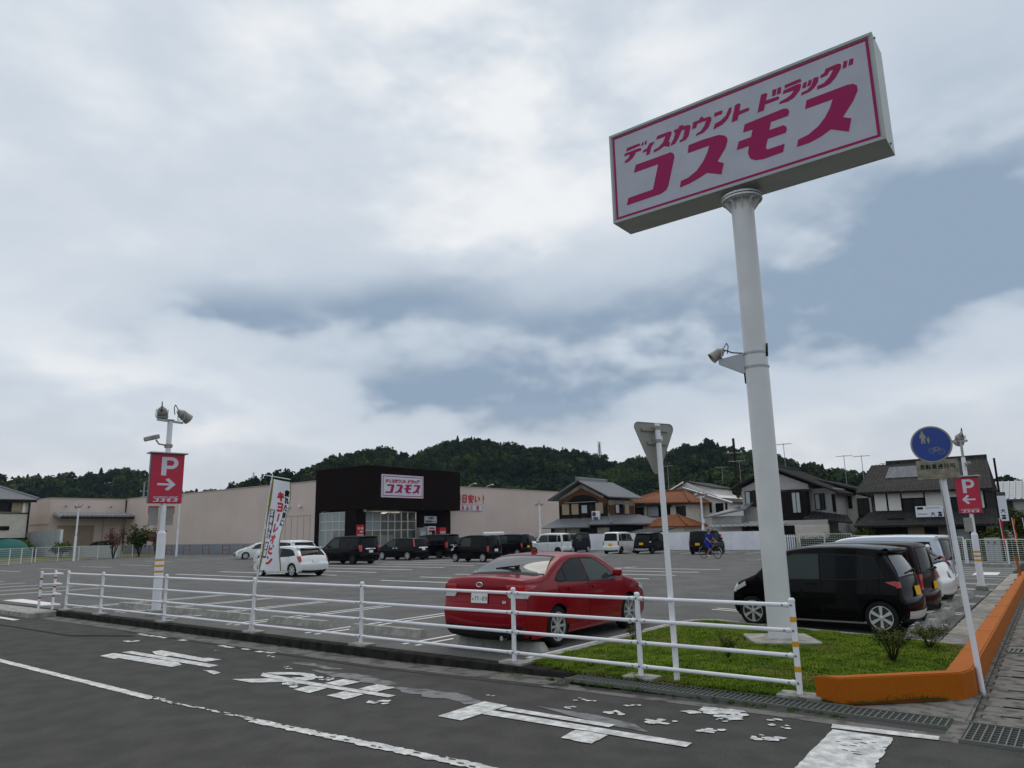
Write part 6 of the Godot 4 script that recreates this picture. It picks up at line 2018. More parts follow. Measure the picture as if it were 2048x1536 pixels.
	for r in [[0.95, 0.20, -0.2, 0.3], [0.95, 0.2, 0.22, 0.2], [0.62, 0.14, -0.15, 0.4], [0.30, 0.10, 0.0, 0.75]]: g.box(Vector3(0.043, r[0], r[2]), Vector3(0.004, r[1], r[3]))
	part("print", g, M.signwhite, s)
	var vm := [["white drinks vending machine with a red header by the shop entrance", -50.1, 1.25, M.signwhite, 1.9], ["red framed vending machine right of the white one by the shop entrance", -51.85, 1.05, M.red, 1.75], ["grey locker left of the white vending machine by the shop entrance", -48.75, 0.9, M.galv, 1.75]]
	for i in 3:
		var v = vm[i]
		s = thing("vending_machine" if i < 2 else "locker", v[0], "vending machine" if i < 2 else "locker", Vector3(-54.9, 0, v[1]))
		var y0 := 0.75
		boxed("body", Vector3(0, y0 + v[4] / 2 - 0.35, 0), Vector3(0.7, v[4] + 0.7, v[2]), v[3], s, 0.03)
		boxed("window", Vector3(0.352, y0 + v[4] * 0.52, 0.0), Vector3(0.012, v[4] * 0.5, v[2] * 0.8), M.glass if i == 0 else M.curtain, s)
		if i == 0:
			boxed("header", Vector3(0.353, y0 + v[4] * 0.88, 0.0), Vector3(0.014, 0.2, v[2] * 0.7), M.red, s)
			boxed("can_row", Vector3(0.36, y0 + v[4] * 0.5, 0.26), Vector3(0.012, v[4] * 0.36, 0.4), M.curtain, s)
	for i in 2:
		s = thing("sign_lamp", "small lamp on an arm above the parapet of the tan wall, %s of the two" % ["left", "right"][i], "lamp", Vector3(-55.8, 7.25, -57.6 - 3.2 * i))
		g = G.new()
		g.path([Vector3(0, 0, 0), Vector3(0.3, 0.25, 0), Vector3(1.0, 0.4, 0)], 0.03, 6)
		g.box(Vector3(1.1, 0.38, 0), Vector3(0.25, 0.12, 0.3), Basis(), 0.02)
		part("lamp_arm", g, M.panelwhite, s)
	s = thing("dome_camera", "white dome camera under the overhang of the dark entrance block", "camera", Vector3(-55.1, 4.3, -41.0))
	g = G.new()
	g.lathe([Vector2(0.18, 0.07), Vector2(0.18, 0.0), Vector2(0.14, -0.14), Vector2(0, -0.2)], Vector3.ZERO, Basis(), 14, true)
	part("dome", g, M.panelwhite, s)
	# bicycle racks along the wall
	for i in 6:
		s = thing("bicycle_rack", "brown hoop bicycle rack against the grey plinth, number %s from the left" % ["one", "two", "three", "four", "five", "six"][i], "bicycle rack", Vector3(-94.0 + 4.4 * i, 0, -38.6), 0.0, "brown bicycle racks along the shop wall")
		g = G.new()
		for q in [[-0.75, 0, -0.75, 1.0], [0.75, 0, 0.75, 1.0], [-0.75, 1.0, 0.75, 1.0], [-0.75, 0.5, 0.75, 0.5]]: g.tube(Vector3(q[0], q[1], 0), Vector3(q[2], q[3], 0), 0.05, 0.05, 8)
		part("hoop", g, M.rack, s)
	# loading wing at the far left
	s = thing("loading_wing", "tan loading wing with a corrugated canopy at the far left end of the shop", "building")
	g = G.new()
	wall_x(g, -105.35, -39.8, -30.2, 0.0, 7.45, 6.9)
	part("wall", g, M.tanwall, s)
	boxed("coping", Vector3(-108.8, 7.5, -35.1), Vector3(7.1, 0.1, 9.9), M.trim, s, 0.02)
	g = G.new()
	g.prism(pv([0, 5.2, 2.6, 4.85, 2.6, 5.0, 0, 5.35]), -40.0, -30.6, Transform3D(Basis(), Vector3(-105.3, 0, 0)))
	var cp := part("canopy", g, M.metalroof, s)
	for i in 19:
		g = G.new()
		var z := -30.8 - 0.5 * i
		g.prism(pv([z - 0.2, 0, z + 0.2, 0, z + 0.1, 0.24, z - 0.1, 0.24]), 0.0, 2.75, Transform3D(Basis(Vector3(0, 0, 1), Vector3(0.13, 0.99, 0), Vector3(0.99, -0.13, 0)), Vector3(-105.3, 5.36, 0)))
		part("rib", g, M.metalroof, cp)
	g = G.new()
	g.box(Vector3(-102.72, 4.88, -35.3), Vector3(0.12, 0.3, 9.4))
	part("gutter", g, M.fascia, cp)
	g = G.new()
	g.box(Vector3(-105.33, 2.1, -33.6), Vector3(0.06, 3.6, 4.6))
	part("shutter_door", g, M.shutter, s)
	g = G.new()
	g.box(Vector3(-105.31, 2.4, -37.0), Vector3(0.1, 4.8, 0.12))
	g.box(Vector3(-105.31, 2.4, -39.6), Vector3(0.1, 4.8, 0.08))
	part("pipe", g, M.trim, s)
	for i in 3:
		g = G.new()
		g.box(Vector3(-105.1, 6.4, -32.0 - 2.9 * i), Vector3(0.4, 0.25, 0.12), Basis(), 0.03)
		part("wall_lamp", g, M.galvdull, s)
	g = G.new()
	wall_z(g, -30.15, -112.2, -105.35, 4.0, 4.15, 0.1)
	part("ledge", g, M.trim, s)

# ---------------------------------------------------------------- houses
# roof sheet from eave a-b up to ridge c-d (d above a), with tile ribs; thick
func roof(parent: Node, a: Vector3, b: Vector3, c: Vector3, d: Vector3, m: Material, rib := 0.25, thick := 0.12) -> Node:
	var n := (b - a).cross(d - a).normalized()
	if n.y < 0.0: n = -n
	var g := G.new()
	var o := n * thick
	g.qf(a, b, c, d, n)
	g.qf(a - o, b - o, c - o, d - o, -n)
	g.qf(a, b, b - o, a - o, a - d)
	g.qf(b, c, c - o, b - o, b - a)
	g.qf(c, d, d - o, c - o, c - b)
	g.qf(d, a, a - o, d - o, a - b)
	var r := part("roof", g, m, parent)
	if rib > 0.0:
		g = G.new()
		var cnt := int(a.distance_to(b) / rib)
		for i in cnt + 1:
			var t := float(i) / cnt
			g.tube(a.lerp(b, t) - n * 0.012, d.lerp(c, t) - n * 0.012, rib * 0.2, rib * 0.2, 6, true)
		part("tile_ribs", g, m, r, true)
		g = G.new()
		var rows := int(a.distance_to(d) / 0.32)
		for i in range(1, rows):
			var t := float(i) / rows
			g.tube(a.lerp(d, t) + n * 0.005, b.lerp(c, t) + n * 0.005, 0.022, 0.022, 4, false)
		part("tile_courses", g, m, r, true)
	return r

func ridge(parent: Node, a: Vector3, b: Vector3, m: Material, s := 0.18) -> void:
	var g := G.new()
	var d := (b - a).normalized()
	g.box((a + b) / 2 + Vector3(0, s * 0.6, 0), Vector3(s * 1.2, s * 1.6, a.distance_to(b)), Basis.looking_at(d), 0.02)
	g.tube(a + Vector3(0, s * 1.5, 0), b + Vector3(0, s * 1.5, 0), s * 0.6, s * 0.6, 8)
	for e in [a, b]:
		g.box(e + Vector3(0, s * 0.9, 0), Vector3(s * 2.0, s * 2.4, s), Basis.looking_at(d), 0.03)
	part("ridge_tiles", g, m, parent)

# gable wall facing +Z: polygon in x, y
func gable(parent: Node, called: String, poly: Array, z0: float, z1: float, m: Material) -> MeshInstance3D:
	var g := G.new()
	g.prism(pv(poly), z0, z1)
	return part(called, g, m, parent)

# window in a wall facing +Z (or +X with side): frame, two panes, curtain behind
func window(parent: Node, at: Vector3, w: float, h: float, m: Material, side := false, curtain := false, frame: Material = null) -> void:
	var b := Basis(Vector3(0, 0, -1), Vector3.UP, Vector3(1, 0, 0)) if side else Basis()
	var x := Transform3D(b, at)
	var g := G.new()
	frame_rect(g, w, h, 0.0, 0.06, -0.02, 0.05, x.translated_local(Vector3(-w / 2, 0, 0)))
	g.prism(pv([-0.025, 0.06, 0.025, 0.06, 0.025, h - 0.06, -0.025, h - 0.06]), 0.0, 0.045, x)
	var f := part("window", g, frame if frame else M.timberdark, parent)
	for s in [-1.0, 1.0]:
		g = G.new()
		var x0: float = -w / 2 + 0.06 if s < 0 else 0.025
		g.prism(pv([x0, 0.06, x0 + w / 2 - 0.085, 0.06, x0 + w / 2 - 0.085, h - 0.06, x0, h - 0.06]), 0.0, 0.02, x)
		part("pane", g, M.curtain if curtain and s < 0 else m, f)

func antenna(at: Vector3, h: float, label: String) -> void:
	var t := thing("tv_antenna", label, "antenna", at)
	var g := G.new()
	g.tube(Vector3.ZERO, Vector3(0, h, 0), 0.03, 0.025, 6)
	part("mast", g, M.polegrey, t)
	g = G.new()
	g.tube(Vector3(-0.7, h - 0.1, 0), Vector3(0.7, h - 0.1, 0), 0.02, 0.02, 5)
	for i in 7: g.tube(Vector3(-0.6 + 0.2 * i, h - 0.1, -0.4), Vector3(-0.6 + 0.2 * i, h - 0.1, 0.4), 0.012, 0.012, 4)
	part("boom", g, M.polegrey, t)

func make_houses() -> void:
	house_timber()
	house_orange()
	house_white()
	house_right()
	restaurant()
	house_left()
	small_things()

func house_timber() -> void:
	var t := thing("timber_house", "old two storey timber house with grey tiles and tan shutters behind the white fence", "house")
	var z := -56.0
	gable(t, "wall", [-41.4, 0, -35.6, 0, -35.6, 4.75, -38.65, 6.55, -41.4, 4.9], z - 5.6, z, M.plasterdim)
	gable(t, "gable_boards", [-41.5, 4.3, -35.55, 4.3, -35.55, 4.85, -37.0, 5.75, -38.6, 6.15, -40.2, 5.85, -41.5, 4.95], z, z + 0.06, M.timberred)
	gable(t, "dark_boards", [-40.4, 4.42, -36.5, 4.42, -36.8, 5.0, -37.6, 5.35, -38.6, 5.5, -39.6, 5.35, -40.2, 5.0], z, z + 0.09, M.timberdark)
	gable(t, "gable_plaster", [-41.3, 5.05, -38.6, 6.2, -36.0, 5.0, -36.0, 5.25, -38.65, 6.6, -41.3, 5.3], z, z + 0.12, M.plasterdim)
	gable(t, "upper_wall", [-41.4, 2.9, -35.6, 2.9, -35.6, 4.45, -41.4, 4.45], z, z + 0.05, M.timber)
	for p in [-41.35, -39.95, -38.95, -37.9, -36.72, -35.65]:
		gable(t, "post", [p - 0.09, 2.9, p + 0.09, 2.9, p + 0.09, 4.5, p - 0.09, 4.5], z + 0.05, z + 0.13, M.timberdark)
	for p in [-40.62, -39.43, -36.5]:
		gable(t, "shutter", [p - 0.42, 3.5, p + 0.42, 3.5, p + 0.42, 4.6, p - 0.42, 4.6], z + 0.05, z + 0.2, M.shutter)
	window(t, Vector3(-37.9, 3.55, z + 0.06), 1.7, 0.98, M.glass, false, true)
	boxed("canopy", Vector3(-38.7, 4.72, z + 0.2), Vector3(3.8, 0.06, 0.4), M.polegrey, t)
	boxed("rail", Vector3(-38.5, 3.42, z + 0.14), Vector3(5.7, 0.10, 0.10), M.timberdark, t)
	# side wall, right
	var g := G.new()
	wall_x(g, -35.54, -61.4, -56.1, 2.9, 4.35, 0.06)
	part("side_wall", g, M.timberred, t)
	g = G.new()
	wall_x(g, -35.53, -61.4, -56.1, 4.35, 4.85, 0.06)
	part("side_plaster", g, M.plasterdim, t)
	window(t, Vector3(-35.5, 3.5, -58.1), 1.6, 0.95, M.glass, true, true)
	boxed("shutter", Vector3(-35.45, 3.98, -59.6), Vector3(0.1, 1.0, 0.8), M.shutter, t)
	roof(t, Vector3(-34.95, 5.15, -62.3), Vector3(-34.95, 5.15, -55.3), Vector3(-38.65, 7.0, -55.3), Vector3(-38.65, 7.0, -62.3), M.kawara)
	roof(t, Vector3(-42.55, 5.1, -55.3), Vector3(-42.55, 5.1, -62.3), Vector3(-38.65, 7.0, -62.3), Vector3(-38.65, 7.0, -55.3), M.kawara)
	ridge(t, Vector3(-38.65, 6.98, -55.2), Vector3(-38.65, 6.98, -61.0), M.kawara, 0.16)
	# lower roof round the ground floor
	roof(t, Vector3(-42.6, 2.2, -54.3), Vector3(-36.9, 2.2, -54.3), Vector3(-36.9, 3.1, -55.95), Vector3(-41.6, 3.1, -55.95), M.kawara, 0.28)
	roof(t, Vector3(-36.95, 2.46, -54.3), Vector3(-34.2, 2.46, -54.3), Vector3(-35.5, 3.25, -55.95), Vector3(-36.95, 3.25, -55.95), M.kawara, 0.28)
	roof(t, Vector3(-34.2, 2.46, -54.3), Vector3(-32.0, 2.40, -63.0), Vector3(-35.4, 3.4, -62.0), Vector3(-35.5, 3.3, -55.95), M.kawara, 0.28)
	ridge(t, Vector3(-34.25, 2.46, -54.3), Vector3(-35.5, 3.28, -55.95), M.kawara, 0.1)
	g = G.new()
	wall_z(g, -55.0, -42.0, -34.8, 0.0, 2.2, 0.2)
	wall_x(g, -34.4, -61.0, -55.0, 0.0, 2.3, 0.2)
	part("ground_wall", g, M.timberdark, t)
	g = G.new()
	for p in [[-41.5, -40.2], [-40.0, -38.4], [-36.3, -34.9]]: wall_z(g, -54.97, p[0], p[1], 1.55, 2.1, 0.06)
	part("plaster_panel", g, M.plasterdim, t)
	var a := thing("air_conditioner", "white air conditioner unit standing on the lower tiled roof of the timber house", "air conditioner", Vector3(-36.5, 3.02, -55.15))
	boxed("casing", Vector3(0, 0.42, 0), Vector3(0.85, 0.6, 0.32), M.panelwhite, a, 0.03)
	g = G.new()
	g.lathe([Vector2(0.24, 0), Vector2(0.24, 0.015), Vector2(0.2, 0.015), Vector2(0.2, 0.0)], Vector3(-0.12, 0.42, 0.16), Basis(Vector3.RIGHT, PI / 2), 20)
	g.lathe([Vector2(0.07, 0.0), Vector2(0.07, 0.02), Vector2(0, 0.02)], Vector3(-0.12, 0.42, 0.16), Basis(Vector3.RIGHT, PI / 2), 12)
	part("fan_grille", g, M.polegrey, a)
	g = G.new()
	g.lathe([Vector2(0.2, 0.004), Vector2(0.0, 0.004)], Vector3(-0.12, 0.42, 0.16), Basis(Vector3.RIGHT, PI / 2), 16)
	part("fan_hole", g, M.black, a)
	g = G.new()
	for x in [-0.35, 0.35]: g.box(Vector3(x, 0.0, 0), Vector3(0.05, 0.3, 0.3))
	part("feet", g, M.panelwhite, a)

func house_orange() -> void:
	var t := thing("orange_roof_house", "beige two storey house with orange tiles right of the timber house", "house")
	var z := -64.0
	var g := G.new()
	g.box(Vector3(-34.2, 2.2, z - 4.0), Vector3(6.6, 4.4, 8.0))
	part("wall", g, M.plaster, t)
	roof(t, Vector3(-38.4, 4.75, z + 0.8), Vector3(-30.0, 4.55, z + 0.8), Vector3(-32.8, 6.0, z - 4.0), Vector3(-36.4, 6.0, z - 4.0), M.kawaraorange, 0.30)
	roof(t, Vector3(-30.0, 4.55, z + 0.8), Vector3(-30.0, 4.55, z - 8.6), Vector3(-32.8, 6.0, z - 4.3), Vector3(-32.8, 6.0, z - 4.0), M.kawaraorange, 0.30)
	ridge(t, Vector3(-36.4, 5.98, z - 4.0), Vector3(-32.8, 5.98, z - 4.0), M.kawaraorange, 0.11)
	ridge(t, Vector3(-32.8, 5.98, z - 4.0), Vector3(-30.1, 4.55, z + 0.7), M.kawaraorange, 0.1)
	boxed("fascia", Vector3(-34.2, 4.42, z + 0.7), Vector3(8.2, 0.16, 0.1), M.timberdark, t)
	window(t, Vector3(-34.0, 3.15, z + 0.03), 2.7, 1.15, M.glass, false, true)
	window(t, Vector3(-36.4, 3.2, z + 0.03), 1.2, 1.05, M.glass)
	window(t, Vector3(-31.4, 3.15, z + 0.03), 1.1, 1.05, M.glass)
	g = G.new()
	g.path([Vector3(-32.4, 4.3, z + 0.1), Vector3(-32.7, 4.0, z + 0.1), Vector3(-32.65, 0.2, z + 0.1)], 0.05, 6)
	part("drainpipe", g, M.timberdark, t)
	g = G.new()
	g.box(Vector3(-31.0, 1.1, z + 2.2), Vector3(3.6, 2.2, 4.2))
	part("porch_wall", g, M.plaster, t)
	roof(t, Vector3(-33.6, 2.15, z + 4.8), Vector3(-28.6, 2.1, z + 4.8), Vector3(-31.0, 3.25, z + 1.8), Vector3(-32.3, 3.25, z + 1.8), M.kawaraorange, 0.28)
	roof(t, Vector3(-28.6, 2.1, z + 4.8), Vector3(-28.6, 2.1, z - 0.5), Vector3(-31.0, 3.25, z + 1.4), Vector3(-31.0, 3.25, z + 1.8), M.kawaraorange, 0.28)
	ridge(t, Vector3(-31.0, 3.22, z + 1.8), Vector3(-28.7, 2.12, z + 4.7), M.kawaraorange, 0.09)
	# low sheds before it
	var s := thing("shed", "low shed with a dark mono pitch roof right behind the white fence", "shed")
	g = G.new()
	g.box(Vector3(-30.2, 0.7, -54.6), Vector3(3.4, 1.4, 3.0))
	part("wall", g, M.plastergrey, s)
	roof(s, Vector3(-32.2, 1.45, -52.8), Vector3(-28.4, 1.62, -52.8), Vector3(-28.4, 2.0, -56.2), Vector3(-32.2, 1.85, -56.2), M.slate, 0.0)
	s = thing("carport", "pale translucent carport roof above the black delivery van", "carport")
	roof(s, Vector3(-22.6, 1.95, -50.4), Vector3(-16.4, 2.0, -50.4), Vector3(-17.6, 2.55, -54.4), Vector3(-21.8, 2.55, -54.4), M.corrugate, 0.5, 0.05)
	g = G.new()
	for x in [-22.4, -16.8]: g.tube(Vector3(x, 0, -50.6), Vector3(x, 2.0, -50.6), 0.05, 0.05, 8)
	part("post", g, M.galv, s)

func house_white() -> void:
	var t := thing("pale_house", "pale modern gabled house with dark slate roof and small windows", "house")
	var z := -69.0
	gable(t, "wall", [-36.2, 0, -28.0, 0, -28.0, 4.6, -32.9, 6.95, -36.2, 5.4], z - 7.0, z, M.plasterwhite)
	gable(t, "upper_block", [-33.2, 5.0, -30.2, 4.9, -30.2, 6.25, -32.9, 6.95], z - 6.5, z - 0.6, M.plasterwhite)
	roof(t, Vector3(-27.4, 4.55, z - 7.4), Vector3(-27.4, 4.55, z + 0.5), Vector3(-33.3, 6.55, z + 0.5), Vector3(-33.3, 6.55, z - 7.4), M.slate, 0.0)
	roof(t, Vector3(-29.9, 6.3, z - 7.0), Vector3(-29.9, 6.3, z - 0.2), Vector3(-33.0, 7.15, z - 0.2), Vector3(-33.0, 7.15, z - 7.0), M.slate, 0.0)
	roof(t, Vector3(-37.0, 5.2, z + 0.5), Vector3(-37.0, 5.2, z - 7.4), Vector3(-33.0, 7.1, z - 7.4), Vector3(-33.0, 7.1, z + 0.5), M.slate, 0.0)
	var g := G.new()
	for e in [[-33.2, 6.42, -27.5, 4.48], [-36.9, 5.1, -33.0, 6.98]]:
		var a := Vector3(e[0], e[1], z + 0.52)
		var b := Vector3(e[2], e[3], z + 0.52)
		g.tube(a, b, 0.09, 0.09, 4)
	part("verge_board", g, M.panelwhite, t)
	window(t, Vector3(-32.3, 3.6, z + 0.03), 1.55, 0.95, M.glass)
	for x in [-34.3, -33.85]: window(t, Vector3(x, 5.85, z + 0.03), 0.32, 0.32, M.glass, false, false, M.polegrey)
	for q in [[-30.2, 0.26], [-29.3, 0.62], [-28.85, 0.22], [-28.4, 0.22]]: window(t, Vector3(q[0], 3.5, z + 0.03), q[1], 1.0, M.glass)
	t = thing("small_orange_house", "far house with orange tiles and brown wall right of the pale house", "house")
	g = G.new()
	g.box(Vector3(-27.4, 2.0, -78), Vector3(5.6, 4.0, 6))
	part("wall", g, M.plaster, t)
	boxed("brown_panel", Vector3(-27.5, 2.4, -74.95), Vector3(1.7, 2.4, 0.1), M.shutter, t)
	roof(t, Vector3(-31.0, 4.1, -74.3), Vector3(-24.0, 4.0, -74.3), Vector3(-27.0, 5.6, -78), Vector3(-31.0, 5.6, -78), M.kawaraorange, 0.3)
	window(t, Vector3(-29.2, 2.4, -74.96), 0.7, 1.4, M.glass)

func house_right() -> void:
	var t := thing("grey_gable_house", "large grey plaster house with a wide gable and dark timber balcony behind the sign pole", "house")
	var z := -53.0
	gable(t, "wall", [-20.5, 0, -15.0, 0, -15.0, 5.15, -17.6, 6.3, -20.5, 5.1], z - 7.0, z, M.plastergrey)
	roof(t, Vector3(-12.4, 4.35, z - 7.6), Vector3(-12.4, 4.35, z + 0.7), Vector3(-17.7, 6.75, z + 0.7), Vector3(-17.7, 6.75, z - 7.6), M.kawaraold, 0.26)
	roof(t, Vector3(-21.3, 5.05, z + 0.7), Vector3(-21.3, 5.05, z - 7.6), Vector3(-17.7, 6.75, z - 7.6), Vector3(-17.7, 6.75, z + 0.7), M.kawaraold, 0.26)
	ridge(t, Vector3(-17.7, 6.72, z + 0.7), Vector3(-17.7, 6.72, z - 7.0), M.kawaraold, 0.13)
	boxed("balcony", Vector3(-16.1, 3.35, z + 0.5), Vector3(2.3, 2.5, 0.9), M.timberdark, t, 0.02)
	boxed("balcony_canopy", Vector3(-16.0, 4.78, z + 0.4), Vector3(2.6, 0.07, 0.9), M.polegrey, t)
	window(t, Vector3(-15.75, 2.85, z + 0.97), 0.72, 1.7, M.curtain, false, true)
	window(t, Vector3(-19.8, 3.55, z + 0.03), 0.9, 1.3, M.glass, false, true)
	boxed("dark_shutter", Vector3(-19.2, 4.2, z + 0.05), Vector3(0.7, 1.4, 0.1), M.timber, t)
	var g := G.new()
	g.box(Vector3(-14.1, 2.4, z - 2.6), Vector3(1.9, 4.8, 4.0))
	part("side_bay", g, M.plastergrey, t)
	window(t, Vector3(-14.35, 3.1, z - 0.56), 0.8, 1.3, M.glass, false, true)
	boxed("narrow_window", Vector3(-13.3, 3.6, z - 0.56), Vector3(0.25, 1.4, 0.06), M.timberdark, t)
	roof(t, Vector3(-15.1, 2.45, z + 1.6), Vector3(-11.6, 2.05, z + 1.6), Vector3(-12.4, 2.6, z - 0.5), Vector3(-15.1, 3.05, z - 0.5), M.kawaraold, 0.3)
	roof(t, Vector3(-23.2, 2.75, z + 1.9), Vector3(-19.6, 3.35, z + 1.9), Vector3(-19.6, 3.9, z), Vector3(-22.4, 3.2, z), M.kawara, 0.3)
	ridge(t, Vector3(-20.2, 3.4, z + 1.6), Vector3(-21.5, 3.25, z + 0.2), M.kawara, 0.1)
	g = G.new()
	g.box(Vector3(-16.9, 1.0, z + 0.9), Vector3(6.0, 2.0, 1.4))
	part("porch", g, M.timberdark, t)
	boxed("porch_beam", Vector3(-16.4, 2.1, z + 1.65), Vector3(6.2, 0.4, 0.12), M.plastergrey, t)
	g = G.new()
	g.box(Vector3(-21.6, 1.4, z + 0.2), Vector3(2.6, 2.8, 2.0))
	part("annex_wall", g, M.plastergrey, t)
	t = thing("beige_row_house", "narrow beige house with a drainpipe between the grey gable house and the restaurant", "house")
	z = -57.0
	gable(t, "wall", [-14.9, 0, -11.3, 0, -11.3, 4.0, -14.9, 5.1], z - 6.0, z, M.plaster)
	gable(t, "rear_wall", [-11.3, 0, -9.6, 0, -9.6, 3.9, -11.3, 4.3], z - 7.0, z - 1.0, M.plaster)
	roof(t, Vector3(-9.2, 3.85, z - 7.4), Vector3(-9.2, 3.85, z + 0.5), Vector3(-15.4, 5.75, z + 0.5), Vector3(-15.4, 5.75, z - 7.4), M.kawaraold, 0.26)
	window(t, Vector3(-12.9, 3.2, z + 0.03), 0.3, 1.0, M.glass)
	window(t, Vector3(-11.9, 2.5, z + 0.03), 0.9, 1.5, M.glass)
	window(t, Vector3(-10.6, 2.4, z - 0.97), 0.8, 1.2, M.glass, false, true)
	g = G.new()
	g.path([Vector3(-13.3, 4.4, z + 0.12), Vector3(-13.35, 0.1, z + 0.12)], 0.06, 6)
	g.path([Vector3(-11.2, 3.9, z + 0.12), Vector3(-11.2, 0.1, z + 0.12)], 0.05, 6)
	part("drainpipe", g, M.timberdark, t)
	roof(t, Vector3(-12.3, 1.95, z + 1.5), Vector3(-9.6, 1.75, z + 1.5), Vector3(-9.6, 2.4, z), Vector3(-12.3, 2.55, z), M.kawaraold, 0.3)
	boxed("brown_balcony", Vector3(-9.9, 2.6, z - 0.8), Vector3(1.2, 0.9, 0.4), M.shutter, t)
	boxed("shop_front", Vector3(-11.2, 0.9, z + 0.3), Vector3(2.6, 1.8, 0.4), M.timberdark, t)
	for a in [[-17.9, 6.9, -57, 2.2, "wide antenna on the ridge of the grey gable house"], [-14.2, 5.5, -62, 2.6, "antenna mast behind the beige row house, left one"], [-12.3, 5.0, -60, 2.8, "antenna mast over the beige row house, middle one"], [-10.6, 4.6, -62, 2.6, "antenna mast near the restaurant roof"], [-34.6, 6.0, -68.0, 3.0, "antenna mast on the orange roof of the beige house"], [-30.6, 6.9, -74, 2.0, "antenna on the pale modern house"], [-22.4, 4.6, -58, 3.4, "antenna mast left of the big sign pole over the grey gable house"]]:
		antenna(Vector3(a[0], a[1], a[2]), a[3], a[4])

func restaurant() -> void:
	var t := thing("restaurant", "old restaurant with dark tiled roof, white panels and black timber behind the right parking sign", "restaurant")
	var z := -45.6
	var g := G.new()
	g.box(Vector3(-5.5, 1.95, z - 3.6), Vector3(6.4, 3.9, 7.2))
	part("wall", g, M.timberdark, t)
	for p in [[-8.62, -7.92], [-7.8, -7.05], [-5.6, -4.6], [-2.95, -2.42]]:
		gable(t, "white_panel", [p[0], 2.72, p[1], 2.72, p[1], 3.86, p[0], 3.86], z, z + 0.05, M.plasterwhite)
	gable(t, "white_panel", [-6.95, 3.5, -5.7, 3.5, -5.7, 3.86, -6.95, 3.86], z, z + 0.05, M.plasterwhite)
	gable(t, "white_panel", [-4.5, 3.45, -3.05, 3.45, -3.05, 3.86, -4.5, 3.86], z, z + 0.05, M.plasterwhite)
	window(t, Vector3(-6.33, 2.62, z + 0.02), 1.3, 0.85, M.glass)
	window(t, Vector3(-3.75, 2.62, z + 0.02), 1.3, 0.8, M.glass)
	roof(t, Vector3(-9.55, 3.98, z + 0.75), Vector3(-1.85, 3.9, z + 0.75), Vector3(-2.3, 6.05, z - 3.7), Vector3(-9.3, 6.05, z - 3.7), M.kawaraold, 0.25, 0.16)
	roof(t, Vector3(-2.3, 3.9, z - 8.2), Vector3(-9.3, 3.98, z - 8.2), Vector3(-9.3, 6.05, z - 3.7), Vector3(-2.3, 6.05, z - 3.7), M.kawaraold, 0.25, 0.16)
	ridge(t, Vector3(-8.3, 6.02, z - 3.7), Vector3(-2.3, 6.02, z - 3.7), M.kawaraold, 0.13)
	gable(t, "verge", [-1.9, 3.7, -1.8, 3.7, -1.8, 6.0, -1.9, 6.0], z - 3.9, z - 3.5, M.timberdark)
	g = G.new()
	g.prism(pv([z + 0.7, 3.8, z - 3.7, 5.95, z - 8.0, 3.8]), -0.06, 0.06, Transform3D(Basis(Vector3(0, 0, 1), Vector3.UP, Vector3(1, 0, 0)), Vector3(-2.3, 0, 0)))
	part("gable_end", g, M.timberdark, t)
	g = G.new()
	g.box(Vector3(-6.9, 5.33, z - 2.05), Vector3(2.3, 0.06, 2.0), Basis(Vector3.RIGHT, 0.44))
	part("pale_roof_panel", g, M.solar, t)
	roof(t, Vector3(-9.7, 1.78, z + 1.6), Vector3(-1.7, 1.74, z + 1.6), Vector3(-1.9, 2.66, z), Vector3(-8.95, 2.66, z), M.kawaraold, 0.25, 0.14)
	g = G.new()
	g.box(Vector3(-7.3, 2.16, z + 0.98), Vector3(1.0, 0.12, 0.1), Basis(Vector3.RIGHT, 0.5))
	part("roof_vent", g, M.black, t)
	for p in [[-6.85, -5.9, M.shutter], [-5.1, -4.5, M.plasterdim], [-2.5, -1.9, M.plasterdim]]:
		gable(t, "ground_panel", [p[0], 0.3, p[1], 0.3, p[1], 1.6, p[0], 1.6], z, z + 0.05, p[2])
	window(t, Vector3(-3.4, 0.6, z + 0.04), 1.5, 0.9, M.glass, false, true)
	var s := thing("shop_board", "white sign board with black characters on the lower roof of the restaurant", "sign", Vector3(-5.3, 2.22, z + 1.1))
	boxed("board", Vector3(0, 0.35, 0), Vector3(1.55, 0.68, 0.1), M.panelwhite, s, 0.01)
	g = G.new()
	pen(g, "大富", Transform3D(Basis(), Vector3(0.05, 0.06, 0.051)).scaled_local(Vector3(1, 1, 2)), 0.27, 0.12, 0.14)
	part("lettering", g, M.black, s)
	boxed("black_tab", Vector3(-0.5, 0.56, 0.052), Vector3(0.34, 0.15, 0.006), M.black, s)
	g = G.new()
	g.box(Vector3(-0.4, 0.20, 0.052), Vector3(0.55, 0.07, 0.004))
	g.box(Vector3(0.22, 0.57, 0.052), Vector3(0.8, 0.06, 0.004))
	part("faded_print", g, M.corrugate, s)
	s = thing("upright_sign", "tall narrow white sign with black characters beside the restaurant", "sign", Vector3(-1.05, 0, -40))
	g = G.new()
	g.tube(Vector3(-0.26, 0, -0.1), Vector3(-0.26, 3.5, -0.1), 0.045, 0.045, 8)
	part("post", g, M.black, s)
	boxed("board", Vector3(0.0, 2.55, 0), Vector3(0.40, 1.35, 0.1), M.panelwhite, s, 0.01)
	boxed("header", Vector3(0.0, 3.34, 0), Vector3(0.40, 0.2, 0.1), M.alloydark, s, 0.01)
	g = G.new()
	pen(g, "大富", Transform3D(Basis(), Vector3(-0.13, 2.30, 0.052)), 0.24, 0.08, 0.14, true)
	part("lettering", g, M.black, s)
	s = thing("grey_shop", "grey flat fronted building with a pinkish roof at the right edge behind the upright sign", "building")
	g = G.new()
	g.box(Vector3(-1.3, 1.8, -62), Vector3(3.0, 3.6, 6))
